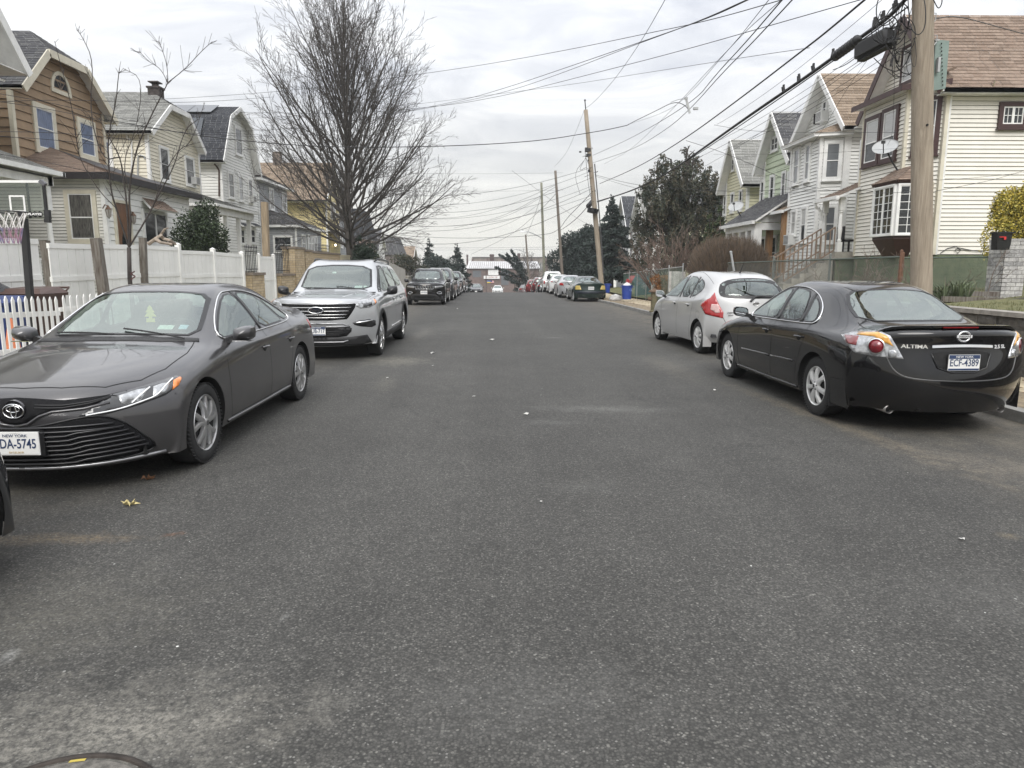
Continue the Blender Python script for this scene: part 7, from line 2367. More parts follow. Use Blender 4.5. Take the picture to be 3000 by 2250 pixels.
for(pa,pb)in(((XBA,wy0-.12),(XW,wy0)),((XW,wy0),(XW,wy1)),((XW,wy1),(XBA,wy1+.55))):
 d_=Vector((pb[0]-pa[0],pb[1]-pa[1],0))
 l_=d_.length
 d_.normalize()
 n_v=Vector((-d_.y,d_.x,0))
 n_v=n_v if n_v.x<0 or abs(n_v.x)<.3 and n_v.y<0 else-n_v
 if pa==(XW,wy1):
  n_v=Vector((-abs(n_v.x),abs(n_v.y),0))
 if pb==(XW,wy0):
  n_v=Vector((-abs(n_v.x),-abs(n_v.y),0))
 two=2 if(pa,pb)[0]==(XW,wy0)else 1
 glazed(hA,(pa[0],pa[1],0),d_,n_v,.0,l_,wz0+.03,wz1,trim=M_WHITE,pane=M_WINDK,frame=.045,sashm=M_WHITE,rail=None,two=two,grid=(2,6),sill=False)
roof_plane(hA,(XW-.1,wy0-.12,wz1+.09),(XW-.1,wy1+.1,wz1+.09),(XBA,wy1+.1,wz1+.55),(XBA,wy0+.35,wz1+.55),SH_ROSE,seed=91,name='window_hood',tab=(.18,.1),under=M_BROWNT)
roof_plane(hA,(XBA,wy0-.25,wz1+.09),(XW-.1,wy0-.12,wz1+.09),(XBA,wy0+.35,wz1+.55),(XBA,wy0+.35,wz1+.55),SH_ROSE,seed=92,name='window_hood',tab=(.18,.1),under=M_BROWNT)
ex0,ex1=11.05,12.2
ey0,ey1=by1+.12,by1+1.45
pz_=at_x(2425,580,11.05).z
roof_plane(hA,(ex0,ey0-.25,pz_),(ex0,ey1+.1,pz_),(ex1+.3,ey1+.1,pz_+.62),(ex1+.3,ey0-.25,pz_+.62),SH_ROSE,seed=93,name='porch_roof')
part('gutter',MB().box(ex0-.12,ex0-.01,ey0-.28,ey1+.12,pz_-.11,pz_),M_WHITE,hA,W_=1)
fz=ZB+.15
part('porch_floor',MB().box(ex0+.1,ex1+.4,ey0,ey1,fz-.22,fz),M_CONC,hA,W_=1)
part('porch_base',MB().box(ex0+.2,ex1+.4,ey0+.1,ey1-.1,.6,fz-.22),M_FOUND,hA,W_=1)
M_WOODG=mat('weathered_rail',(.21,.155,.115),.85,var=.3,vscale=5,stretch=(8,8,1))
for(x,y)in((ex0+.25,ey0+.08),(ex0+.25,ey1-.1)):
 turned_post(hA,x,y,fz,pz_-.02,M_WHITE,.07)
part('leader_pipe',MB().tube([(ex0-.06,ey1+.0,pz_-.1),(ex0-.06,ey1+.0,pz_-.22),(ex0+.12,ey1-.05,pz_-.38),(ex0+.14,ey1-.05,pz_-.7)],.045,7),M_WHITE,hA,W_=1)
ns=6
for k in range(ns):
 part('stair_step',MB().box(ex0+.1-(k+1)*.27,ex0+.1-k*.27,ey0+.1,ey1-.2,.5,fz-.2-k*.17),M_CONC,hA,W_=1)
for y in(ey0+.1,ey1-.2):
 railing(hA,(ex0+.1,y,fz-.05),(ex0+.1-ns*.27,y,fz-.05-ns*.17),.85,M_WOODG,11)
tag(part('porch_chair',MB().box(ex0+.5,ex0+.95,ey0+.35,ey0+.8,fz+.35,fz+.42).box(ex0+.5,ex0+.56,ey0+.35,ey0+.8,fz,fz+.85).box(ex0+.9,ex0+.95,ey0+.35,ey0+.4,fz,fz+.4).box(ex0+.9,ex0+.95,ey0+.75,ey0+.8,fz,fz+.4),M_MATTE),'dark chair on the small entry porch of the ivory house','chair')
XS=12.9
FS=XS-.45
NE,PK,FE=at_x(2471,382,FS),at_x(2400,215,FS),at_x(2308,425,FS)
ez=(NE.z+FE.z)/2
wy=(at_x(2484,450,XS).y,at_x(2312,500,XS).y)
hB=gable_house('house','white sided house with steep brown gable roof and two storey slanted bay',1,XS,[(NE.y,ez),(PK.y,PK.z),(FE.y,ez)],wy,12,.7,SG_WHITE,SH_BROWN,M_WHITE,.125,.45,group='houses on the lawn side',seed=101,rakeh=.2)
XC=12.0
cy0,cy1=at_x(2394,600,XC).y,at_x(2313,600,XC).y
cz=at_x(2350,425,XC).z
face(hB,(XC,0,0),(0,1,0),(-1,0,0),[(cy0,.7),(cy1,.7),(cy1,cz),(cy0,cz)],SG_WHITE,.125)
dv=Vector((XS-.1-XC,wy[0]+.0-cy0,0))
dl=dv.length
dh=dv.normalized()
dn=Vector((-abs(dh.y),-abs(dh.x),0)).normalized()
face(hB,(XC,cy0,0),dh,dn,[(0,.7),(dl,.7),(dl,cz),(0,cz)],SG_WHITE,.125)
for x,y in((XC,cy0),(XC,cy1),(XS-.1,wy[0])):
 part('corner_board',MB().cbox((x-.01,y-.01,(.7+cz)/2),(.12,.12,cz-.7)),M_WHITE,hB,W_=1)
part('bay_soffit',MB().prism([(XC-.35,cy0-.15,cz),(XC-.35,cy1+.3,cz),(XS,cy1+.3,cz),(XS,wy[0]-.35,cz)],(0,0,.10)),M_WHITE,hB,W_=1)
roof_plane(hB,(XC-.38,cy0-.17,cz+.11),(XC-.38,cy1+.32,cz+.11),(XS,cy1-.6,cz+.45),(XS,cy0+.3,cz+.62),SH_BROWN,seed=103,name='bay_roof')
roof_plane(hB,(XS,wy[0]-.38,cz+.11),(XC-.38,cy0-.17,cz+.11),(XS,cy0+.3,cz+.62),(XS,cy0+.3,cz+.62),SH_BROWN,seed=104,name='bay_roof')
for(u1,u0,v0,v1)in((2331,2349,434,543),(2365,2381,422,533),(2322,2339,616,692),(2352,2370,607,712)):
 win_x(hB,1,XC,u0,u1,u1,v0,v1,frame=.09,pane=M_WINGY if v0<500 else M_WINWH,lower=M_WINDK if u1==2352 else None)
ac_unit(hB,(XC,0,0),(0,1,0),(-1,0,0),at_x(2325,700,XC).y,at_x(2325,703,XC).z,.5,.4)
za,zb_=at_x(2430,417,XC+.4).z,at_x(2430,530,XC+.4).z
glazed(hB,(XC,cy0,0),dh,dn,.10,dl-.10,zb_,za,frame=.10,pane=M_WINGY)
za,zb_=at_x(2420,601,XC+.4).z,at_x(2420,714,XC+.4).z
glazed(hB,(XC,cy0,0),dh,dn,.10,dl-.10,zb_,za,frame=.10,pane=M_WINGY)
win_x(hB,1,XS,2428,2414,2414,296,346,frame=.07,pane=M_WINDK)
ac_unit(hB,(XS,0,0),(0,1,0),(-1,0,0),at_x(2421,340,XS).y,at_x(2416,345,XS).z,.5,.4)
for u in(2404,2424):
 y=at_x(u,345,XS).y
 part('open_shutter',MB().box(XS-.28,XS-.03,y-.03,y,at_x(2414,360,XS).z,at_x(2414,330,XS).z),M_DKGUT,hB,W_=1)
NE,PK,FE=at_x(2310,462,FS),at_x(2259,327,FS),at_x(2205,515,FS)
ez=(NE.z+FE.z)/2
wy=(NE.y+.45,FE.y-.45)
hC=gable_house('house','mint green house with dark weathered roof and a porch on white columns',1,XS,[(NE.y,ez),(PK.y,PK.z),(FE.y,ez)],wy,12,.5,SG_GREEN,SH_MIDG,M_WHITE,.26,.45,group='houses on the lawn side',seed=111,tab=(.4,.2),rakeh=.24)
part('belt_board',MB().box(XS-.05,XS,wy[0],wy[1],ez+.1,ez+.26),SG_GREEN,hC,W_=1)
win_x(hC,1,XS,2285,2263,2263,404,448,frame=.08,two=2,rail=.5)
for(u0,u1,v0,v1)in((2244,2232,530,600),(2274,2260,514,594),(2308,2295,503,582)):
 win_x(hC,1,XS,u0,u1,u1,v0,v1,frame=.09)
XP2=11.9
ya,yb=at_x(2303,620,XP2).y,at_x(2254,650,XP2).y
zz=at_x(2254,626,XP2).z
roof_plane(hC,(XP2-.2,ya-.3,zz),(XP2-.2,yb+.2,zz),(13.4,yb+.2,zz+.75),(13.4,ya-.3,zz+.75),SH_BROWN,seed=115,name='porch_roof')
part('gutter',MB().box(XP2-.32,XP2-.21,ya-.3,yb+.2,zz-.12,zz),M_WHITE,hC,W_=1)
M_CEDAR=mat('cedar_post',(.30,.17,.08),.7,var=.3,vscale=4,stretch=(6,6,.5))
for y in(ya+.05,yb-.1):
 part('porch_post',MB().box(XP2-.12,XP2+.12,y-.12,y+.12,1.4,zz-.02),M_CEDAR,hC,W_=1)
part('porch_floor',MB().box(XP2-.15,XS,ya-.1,yb,.3,1.4),M_CONC,hC,W_=1)
part('front_door',MB().box(XS-.08,XS-.02,ya+.5,ya+1.45,1.4,3.5),M_WHITE,hC,W_=1)
for y in(ya+.2,yb-.3):
 railing(hC,(XP2-.1,y,1.4),(XP2-1.6,y,.5),.85,M_WOODG,8)
for k in range(5):
 part('stair_step',MB().box(XP2-.15-(k+1)*.28,XP2-.15-k*.28,ya+.2,yb-.3,.2,1.2-k*.18),M_CONC,hC,W_=1)
NE,PK,FE=at_x(2175,538,FS),at_x(2138,407,FS),at_x(2099,566,FS)
ez=(NE.z+FE.z)/2
wy=(NE.y+.45,FE.y-.45)
hD=gable_house('house','pale yellow house with grey gable roof beyond the mint green one',1,XS,[(NE.y,ez),(PK.y,PK.z),(FE.y,ez)],wy,12,.5,SG_PALEY,SH_GREY,M_WHITE,.16,.45,group='houses on the lawn side',seed=121,tab=(.4,.2),rakeh=.24)
win_x(hD,1,XS,2155,2147,2147,465,503,frame=.07)
for(u0,u1,v0,v1)in((2132,2123,573,633),(2154,2144,565,625),(2179,2169,557,620)):
 win_x(hD,1,XS,u0,u1,u1,v0,v1,frame=.09)
XP3=11.2
ya,yb=at_x(2221,660,XP3).y,at_x(2132,690,XP3).y
zz=at_x(2150,660,XP3).z
roof_plane(hC,(XP3-.25,ya-.3,zz),(XP3-.25,yb+.2,zz),(XS,yb+.2,zz+1.3),(XS,ya-.3,zz+1.3),SH_MIDG,seed=125,name='porch_roof')
part('gutter',MB().box(XP3-.38,XP3-.26,ya-.3,yb+.2,zz-.14,zz),M_WHITE,hC,W_=1)
part('porch_beam',MB().box(XP3-.12,XP3+.12,ya,yb,zz-.38,zz-.08).box(XP3+.12,XS,ya,ya+.2,zz-.38,zz-.08),M_WHITE,hC,W_=1)
part('porch_gable',MB().prism([(XP3-.25,ya,zz-.05),(XS,ya,zz-.05),(XS,ya,zz+1.25)],(0,.05,0)),M_WHITE,hC,W_=1)
part('porch_floor',MB().box(XP3-.15,XS,ya-.05,yb,.2,1.2),M_CONC,hC,W_=1)
for k in range(5):
 y=ya+.15+(yb-ya-.3)*k/4
 w_=.17 if k==0 else .11
 part('porch_post',MB().box(XP3-w_,XP3+w_,y-w_,y+w_,1.2,zz-.38),M_WHITE,hC,W_=1)
for k in range(3):
 glazed(hC,(XS,0,0),(0,1,0),(-1,0,0),31.4+k*1.4,32.2+k*1.4,1.5,3.1,frame=.09)
dA=at_x(2594,433,11.2)
dish('large grey satellite dish fixed to the bay of the ivory house',(XBA,at_x(2640,515,XBA).y,at_x(2640,515,XBA).z),(-.55,-.62,.62),.30,(dA.x-XBA,dA.y-at_x(2640,515,XBA).y,dA.z-at_x(2640,515,XBA).z))
dB=at_x(2157,606,10.6)
dr_=at_x(2172,636,11.9)
dish('grey satellite dish on the grey porch roof of the mint green house',tuple(dr_),(-.55,-.62,.62),.30,tuple(dB-dr_))
W6b=((.25,.15,0),(.7,.15,0),(.3,.62,0),(.7,.62,0))
far_house('white gabled house with grey roof between the spruce and the shaggy evergreen',13.0,62.5,69,-.3,5.2,8.5,SG_WHITE,SH_GREY,1,wins=W6b,group='houses on the lawn side')
far_house('slate roofed house behind the white one near the spruce',13.2,72,79,-.6,5.4,9.0,SG_GREY,SH_DARK,1,wins=W6b,group='houses on the lawn side')
far_house('pale yellow house with blue grey steps behind the brown shrubs',13.0,50.5,57,0,5.0,7.8,SG_PALEY,SH_MIDG,1,wins=W6b,group='houses on the lawn side')
far_house('white house far down behind the round evergreen',12.0,96,104,-2,3.6,6.2,SG_WHITE,SH_MIDG,1,wins=W6b,group='houses on the lawn side')
far_house('grey house far down near the parked pickup',11.0,116,125,-2.6,2.0,4.4,SG_GREY,SH_MIDG,1,style='hip',wins=W6b,group='houses on the lawn side')
# -------------------------- the end of the street
M_BRICKR=mat('red_brown_brick',(.17,.125,.11),.9,var=.3,vscale=2)
M_WARE=mat('stained_concrete_block',(.27,.235,.205),.9,var=.35,vscale=.6,dirt=.5)
yW=235
zg=road_z(yW)
zt=at_y(1500,756,yW).z
x0,x1=at_y(1385,780,yW).x,at_y(1900,780,yW).x
wh=thing('warehouse','long grey brick warehouse with rows of dim windows closing the street','warehouse',((x0+x1)/2,yW,zg))
part('wall',MB().box(x0,x1,yW,yW+20,zg,zt),M_WARE,wh,W_=1)
part('parapet',MB().box(x0-.2,x1+.2,yW-.2,yW+.3,zt,zt+.35),mat('tar_edge',(.09,.08,.075),.9),wh,W_=1)
n=12
for k in range(n):
 xa=x0+(x1-x0)*k/n
 xb=xa+(x1-x0)/n
 part('pier',MB().box(xa-.35,xa+.35,yW-.18,yW,zg,zt-.1),M_BRICKR,wh,W_=1)
 part('window_band',MB().box(xa+.8,xb-.8,yW-.05,yW+.02,zt-4.3,zt-1.5),M_WINGY,wh,W_=1)
 mu=MB()
 for j in range(6):
  x=xa+.8+(xb-xa-1.6)*j/5
  mu.box(x-.06,x+.06,yW-.10,yW-.05,zt-4.3,zt-1.5)
 part('mullion',mu,M_CREAMT,wh,W_=1)
for u,v0,wd_ in((1441,745,6),(1369,746,2.5),(1520,742,4)):
 p=at_y(u,v0,yW-2)
 tag(part('chimney_stack',MB().box(p.x-wd_*.11,p.x+wd_*.11,yW-2-wd_*.1,yW-2+wd_*.1,zg,p.z).box(p.x-wd_*.13,p.x+wd_*.13,yW-2-wd_*.12,yW-2+wd_*.12,p.z-.6,p.z-.2),mat('sooty_brick',(.07,.04,.035),.9)),{1441:'dark brick chimney stack in front of the warehouse, the thickest of three',1369:'thin chimney stack at the fence side end of the warehouse',1520:'reddish chimney stack behind the leaning pine'}[u],'chimney','chimneys at the end of the street')
yS=172
zg=road_z(yS)
zr=at_y(1450,787,yS).z
xa,xb=at_y(1372,790,yS).x,at_y(1578,790,yS).x
sh_=thing('shop','low brick workshop with white ribbed metal roof, white sign board and two small flags','shop',((xa+xb)/2,yS,zg))
part('wall',MB().box(xa,xb,yS,yS+14,zg,zr),M_BRICKR,sh_,W_=1)
zr2=at_y(1450,770,yS+12).z
M_METR=mat('weathered_white_metal',(.60,.60,.60),.55,.1,var=.25,vscale=.6,dirt=.5)
part('roof',MB().prism([(xa-.4,yS-.5,zr),(xb+.4,yS-.5,zr),(xb+.4,yS+14,zr2+.3),(xa-.4,yS+14,zr2+.3)],(0,0,.12)),M_METR,sh_,W_=1)
rib=MB()
nr=34
for k in range(nr):
 x=xa+(xb-xa)*(k+.5)/nr
 rib.beam((x,yS-.5,zr+.15),(x,yS+14,zr2+.45),.16,.14)
o=part('roof_rib',rib,mat('rib_shade',(.27,.25,.24),.6),sh_,W_=1)
o['kind']='stuff'
p0,p1=at_y(1417,808,yS-.4),at_y(1464,817,yS-.4)
sg=part('sign_board',MB().box(p0.x,p1.x,yS-.40,yS-.30,p1.z,p0.z),M_WHITE,sh_,W_=1)
rs=random.Random(5)
lt=MB()
x=p0.x+.5
while x<p1.x-.5:
 if rs.random()<.86:
  h_=rs.uniform(.28,.40)
  zc_2=(p0.z+p1.z)/2
  lt.box(x,x+.05,yS-.43,yS-.40,zc_2-h_/2,zc_2+h_/2)
  lt.box(x+.05,x+.16,yS-.43,yS-.40,zc_2+h_/2-.07-(rs.random()<.5)*h_*.4,zc_2+h_/2-(rs.random()<.5)*h_*.4)
 x+=.24
part('lettering',lt,mat('faded_red_print',(.35,.10,.08),.7),sg,W_=1)
for(u0,u1,v0,v1,mm,lab)in((1427,1437,822,829,None,'blue and yellow striped flag on the workshop wall'),(1438,1447,822,829,1,'red and white striped flag with blue corner on the workshop wall')):
 q0,q1=at_y(u0,v0,yS-.15),at_y(u1,v1,yS-.15)
 ft_=thing('flag',lab,'flag',tuple(q0),0,'flags on the workshop')
 if mm is None:
  zm=(q0.z+q1.z)/2
  part('upper_band',MB().box(q0.x,q1.x,yS-.17,yS-.14,zm,q0.z),mat('flag_blue',(.03,.12,.45),.8),ft_,W_=1)
  part('lower_band',MB().box(q0.x,q1.x,yS-.17,yS-.14,q1.z,zm),mat('flag_yellow',(.70,.55,.03),.8),ft_,W_=1)
 else:
  for k in range(7):
   za,zb_=q0.z+(q1.z-q0.z)*k/7,q0.z+(q1.z-q0.z)*(k+1)/7
   part('stripe',MB().box(q0.x,q1.x,yS-.17,yS-.14,zb_,za),mat('flag_red',(.5,.04,.05),.8)if k%2==0 else M_WHITE,ft_,W_=1)
  part('canton',MB().box(q0.x,q0.x+(q1.x-q0.x)*.42,yS-.19,yS-.17,q0.z+(q1.z-q0.z)*.55,q0.z),mat('flag_navy',(.03,.04,.18),.8),ft_,W_=1)
for(u0,u1,v0,v1)in((1385,1410,793,812),(1430,1460,790,806),(1468,1490,792,835)):
 q0,q1=at_y(u0,v0,yS),at_y(u1,v1,yS)
 part('roller_door' if u0==1468 else 'window',MB().box(q0.x,q1.x,yS-.06,yS+.01,q1.z,q0.z),M_WINGY if u0!=1430 else M_WHITE,sh_,W_=1)
 # ========================== TREES AND SHRUBS
class Tree:
 """branches grown as thin tapering tubes gathered in numpy-friendly lists"""
 def __init__(s,seed):
  s.r=random.Random(seed)
  s.v,s.f=[],[]
 def tube(s,pts,r0,r1,n):
  o=len(s.v)
  m=len(pts)
  for i,p in enumerate(pts):
   d=(pts[min(i+1,m-1)]-pts[max(i-1,0)]).normalized()
   a=d.cross(Vector((.3,.2,1))if abs(d.z)<.95 else Vector((1,0,0))).normalized()
   b=d.cross(a)
   rr=r0+(r1-r0)*i/(m-1)
   for k in range(n):
    t_=2*PI*k/n
    s.v.append(tuple(p+(a*math.cos(t_)+b*math.sin(t_))*rr))
  for i in range(m-1):
   for k in range(n):
    s.f.append((o+i*n+k,o+i*n+(k+1)%n,o+(i+1)*n+(k+1)%n,o+(i+1)*n+k))
 def grow(s,p,d,L,r,depth,P):
  """one branch: wanders a little, bends towards P['up'], and throws off side branches"""
  R_=s.r
  seg=max(3,int(L/P.get('seg',.5)))
  pts=[p]
  q,dd=p.copy(),d.normalized()
  for i in range(seg):
   dd=(dd+Vector((R_.uniform(-1,1),R_.uniform(-1,1),R_.uniform(-1,1)))*P['wob']+Vector((0,0,P['up']*(1 if depth>0 else 0)))).normalized()
   q=q+dd*(L/seg)
   pts.append(q.copy())
  n=8 if r>.10 else(5 if r>.03 else 3)
  r1=max(P['rmin'],r*P.get('taper',.35))
  s.tube(pts,r,r1,n)
  if depth>=P['depth']:
   return
  k=P['kids'][min(depth,len(P['kids'])-1)]
  for j in range(k):
   t_=P.get('first',.25)+(1-P.get('first',.25))*(j+R_.uniform(.1,.9))/k
   i=min(seg-1,int(t_*seg))
   b=pts[i].lerp(pts[i+1],t_*seg-i)
   dr=(pts[i+1]-pts[i]).normalized()
   az=R_.uniform(0,2*PI)
   sd=dr.cross(Vector((math.cos(az),math.sin(az),.3)))
   if sd.length<.1:
    continue
   sd.normalize()
   an=R(R_.uniform(*P['ang']))
   nd=dr*math.cos(an)+sd*math.sin(an)
   rr=r+(r1-r)*t_
   ln=L*P['len']*R_.uniform(.7,1.15)*(1-.45*t_)
   if ln<P.get('lmin',.12):
    continue
   s.grow(b,nd,ln,max(P['rmin'],rr*P['rad']),depth+1,P)
 def mesh(s,name):
  me=bpy.data.meshes.new(name)
  me.from_pydata(s.v,[],s.f)
  me.polygons.foreach_set('use_smooth',[True]*len(me.polygons))
  return me
M_BARK=mat('grey_bark',(.085,.075,.066),.95,var=.4,vscale=4,bump=.8,bscale=25,stretch=(3,3,.6))
M_TWIG=mat('brown_twig',(.070,.062,.055),.95,var=.3,vscale=3)
M_BARKD=mat('dark_bark',(.050,.042,.038),.95,var=.4,vscale=5,bump=.5)
tx,ty=-8.75,42.5
tz=yard_z(tx,ty)
t=thing('bare_tree','tall bare tree with upswept crown of fine twigs behind the beige fence','tree',(tx,ty,tz),0,'trees along the street')
T=Tree(21)
H_=16.6
tp_=[Vector((tx+.10*math.sin(z*.9),ty+.08*math.cos(z*1.1),tz+z))for z in[H_*k/24 for k in range(25)]]
rad=lambda z:.34*(1-z/H_)**1.25+.015
o_=MB()
o_.tube(tp_,[rad(H_*k/24)*(1.35 if k==0 else 1)for k in range(25)],12)
part('trunk',o_,M_BARK,t,S_=1,W_=1)
rr=T.r
P_=dict(wob=.07,up=.035,rmin=.0075,depth=4,kids=[8,11,6,4],ang=(18,42),len=.46,rad=.46,seg=.5,first=.14,taper=.22,lmin=.2)
nb=84
for k in range(nb):
 f=(k+.5)/nb
 z=2.6+(H_-5.5)*f**1.25
 az=k*2.399963+rr.uniform(-.3,.3)
 el=R(5+66*f**.55+rr.uniform(-8,7))
 L=.6
 while L<11:
  ze2=z+L*math.sin(el)+L*L*.018
  if L*math.cos(el)>(7.0 if ze2>6.5 else 8.2)*math.sqrt(max(0,1-(max(0,ze2-8.6)/9.5)**2))*(.8+.2*min(1,max(0,ze2-2)/3)):
   break
  L+=.2
 L=max(1.0,L*.90*rr.uniform(.88,1.05))
 i=min(23,int(z/H_*24))
 p=tp_[i].lerp(tp_[i+1],z/H_*24-i)
 d=Vector((math.cos(az)*math.cos(el),math.sin(az)*math.cos(el),math.sin(el)))
 T.grow(p,d,L,min(.095,rad(z)*.5)*rr.uniform(.7,1.05),1,P_)
me=T.mesh('branches')
part('crown',me,M_TWIG,t,W_=1,fix=False)
print('TALL TREE',len(T.f))
tx,ty=-6.75,13.0
tz=road_z(ty)+.1
t=thing('bare_tree','slender young bare tree with several stems in front of the white fence','tree',(tx,ty,tz),0,'trees along the street')
fork=at_y(378,725,ty)
T=Tree(5)
base_=at_y(382,900,ty)
base_.z=tz
part('trunk',MB().tube([base_,base_.lerp(fork,.35)+Vector((.02,0,0)),base_.lerp(fork,.7)+Vector((-.015,0,0)),fork],[.050,.042,.038,.036],9),M_BARKD,t,S_=1,W_=1)
P_=dict(wob=.10,up=.05,rmin=.0032,depth=3,kids=[4,4,3],ang=(25,55),len=.36,rad=.45,seg=.16,first=.25,taper=.3,lmin=.12)
for pts,r_,dz in((((378,725),(372,600),(362,520),(352,460),(318,400),(290,345)),.030,.3),(((352,460),(300,470),(262,330),(275,180),(240,105),(225,88)),.018,.4),(((378,725),(384,660),(376,560),(398,440),(430,365),(478,270),(492,242)),.034,-.2),(((492,242),(545,200),(590,150),(622,122)),.013,-.3),(((492,242),(470,200),(435,180),(408,150)),.010,-.1),(((492,242),(490,190),(470,130),(465,122)),.009,.1),(((378,725),(340,610),(325,560),(318,480),(316,400),(340,300),(345,240),(350,200)),.028,-.5),(((378,725),(430,640),(470,560),(510,490),(540,380),(580,350)),.026,.5),(((430,640),(455,590),(475,520),(520,440),(560,420),(600,300)),.016,.2),(((340,610),(290,560),(235,470),(225,420),(215,330),(180,200),(160,120)),.014,-.3),(((376,560),(360,470),(400,380),(420,230),(360,200)),.013,.0)):
 V_=[at_y(u,v,ty+dz*k/len(pts))for k,(u,v)in enumerate(pts)]
 W_=chaikin([tuple(v)for v in V_],2,False)
 W_=[Vector(w_)for w_ in W_]
 r_*=.62
 T.tube(W_,r_,max(.004,r_*.3),6)
 n=len(W_)
 for j in range(int(n*.75)):
  i=T.r.randrange(n//4,n-1)
  d=(W_[i+1]-W_[i]).normalized()
  az=T.r.uniform(0,6.28)
  sd=d.cross(Vector((math.cos(az),math.sin(az),.2))).normalized()
  a_=R(T.r.uniform(25,55))
  T.grow(W_[i],d*math.cos(a_)+sd*math.sin(a_),T.r.uniform(.15,.55)*(1.2-i/n),max(.004,r_*.28),2,P_)
part('crown',T.mesh('branches'),M_BARKD,t,W_=1,fix=False)
def bare(label,x,y,h,spread,seed,m=None,r=.14,dens=1.0,zb=None,group='trees along the street',name='bare_tree',cat='tree',nb=26,clear=.25,rmin=.012):
 zb=yard_z(x,y)if zb is None else zb
 t=thing(name,label,cat,(x,y,zb),0,group)
 T=Tree(seed)
 m=m or M_TWIG
 tp_=[Vector((x+T.r.uniform(-.04,.04)*k*.15,y,zb-.3+(h*.8+.3)*k/10))for k in range(11)]
 part('trunk',MB().tube(tp_,[r*(1-k/10.6)+.01 for k in range(11)],8),m,t,S_=1,W_=1)
 P_=dict(wob=.10,up=.03,rmin=rmin,depth=3,kids=[6,5,4],ang=(25,55),len=.50,rad=.5,seg=h*.06,first=.2,taper=.3,lmin=.15)
 for k in range(nb):
  f=(k+.5)/nb
  z=h*(clear+(.78-clear)*f)
  az=k*2.4+T.r.uniform(-.3,.3)
  el=R(20+50*f)
  L=spread*(1-f*.45)*T.r.uniform(.8,1.1)
  i=min(9,int(z/(h*.8)*10))
  T.grow(tp_[i].copy(),Vector((math.cos(az)*math.cos(el),math.sin(az)*math.cos(el),math.sin(el))),L,r*.4*(1-f*.6),1,P_)
 part('crown',T.mesh('branches'),m,t,W_=1,fix=False)
 return t
def leafmat(name,a,b,c=None):
 return[mat(name+'_a',a,.7,var=.3,vscale=2,spec=.3),mat(name+'_b',b,.7,var=.3,vscale=2,spec=.3),mat(name+'_c',c or tuple((x+y)/2 for x,y in zip(a,b)),.7,var=.3,vscale=2,spec=.3)]
L_SPRUCE=leafmat('spruce_needles',(.020,.030,.026),(.042,.058,.050))
L_CEDAR=leafmat('cedar_sprays',(.042,.054,.040),(.070,.074,.050),(.090,.078,.052))
L_ARBOR=leafmat('arborvitae',(.042,.062,.028),(.070,.092,.042),(.095,.082,.040))
L_HOLLY=leafmat('holly_leaves',(.022,.034,.017),(.055,.078,.038),(.035,.052,.026))
L_GOLD=leafmat('golden_leaves',(.42,.33,.05),(.20,.19,.035),(.56,.47,.12))
L_YEW=leafmat('yew_needles',(.018,.030,.020),(.034,.052,.034))
def leafy(parent,pos_fn,n,size,mats,seed,name='foliage',long=1.8,droop=.0,norm_fn=None):
 """many small leaf-shaped faces in three tones"""
 rs=random.Random(seed)
 vs,fs,mi=[],[],[]
 for k in range(n):
  p,tone=pos_fn(rs)
  if p is None:
   continue
  a=Vector((rs.uniform(-1,1),rs.uniform(-1,1),rs.uniform(-1,1)-droop)).normalized()
  b=a.cross(Vector((rs.uniform(-1,1),rs.uniform(-1,1),rs.uniform(-1,1))))
  if b.length<.05:
   continue
  b.normalize()
  s=size*rs.uniform(.6,1.3)
  A,B=a*s*long,b*s*.5
  o=len(vs)
  vs+=[tuple(p),tuple(p+A*.5+B),tuple(p+A),tuple(p+A*.5-B)]
  fs.append((o,o+1,o+2,o+3))
  mi.append(tone if tone is not None else rs.randrange(3))
 me=bpy.data.meshes.new(name)
 me.from_pydata(vs,[],fs)
 for m in mats:
  me.materials.append(m)
 me.polygons.foreach_set('material_index',mi)
 return part(name,me,None,parent,W_=1,fix=False)
def conifer(label,x,y,zb,h,r,mats,seed,n=9000,size=.10,group='evergreens',skirt=.08,cat='tree',name='spruce_tree',ragged=.2):
 """a spruce: whorls of drooping boughs, each a spray of needles, with gaps between"""
 t=thing(name,label,cat,(x,y,zb),0,group)
 part('trunk',MB().tube([(x,y,zb-.2),(x+.03,y,zb+h*.5),(x,y,zb+h)],[r*.07+.04,r*.04+.02,.01],7),M_BARKD,t,W_=1)
 rs0=random.Random(seed)
 boughs=[]
 nw=int(h*3.2)
 for w_ in range(nw):
  f=min(.985,(w_+rs0.uniform(0,.6))/nw)
  z=zb+h*(skirt+(1-skirt)*f)
  R_=r*max(.02,1-f)**.85*rs0.uniform(1-ragged,1+ragged*.6)
  for k in range(max(3,int(9*(1-f)+3))):
   az=rs0.uniform(0,6.283)
   boughs.append((z,az,R_*rs0.uniform(.7,1.1),rs0.uniform(-.22,.10)))
 wt=[b[2]for b in boughs]
 cum=[]
 s_=0
 for q in wt:
  s_+=q
  cum.append(s_)
 import bisect
 def fn(rs):
  i=bisect.bisect(cum,rs.uniform(0,s_*.9999))
  z,az,L,dr=boughs[i]
  u=rs.uniform(.12,1)**.75
  wv=(1-u)*.35*L+.08
  a=az
  d=Vector((math.cos(a),math.sin(a),0))
  sd=Vector((-math.sin(a),math.cos(a),0))
  p=Vector((x,y,z))+d*(L*u)+sd*rs.uniform(-wv,wv)+Vector((0,0,dr*L*u-.10*L*u*u+rs.uniform(-.10,.05)))
  return p,(2 if u>.86 and rs.random()<.6 else rs.randrange(2))
 leafy(t,fn,n,size,mats,seed,'boughs',2.0,.3)
 return t
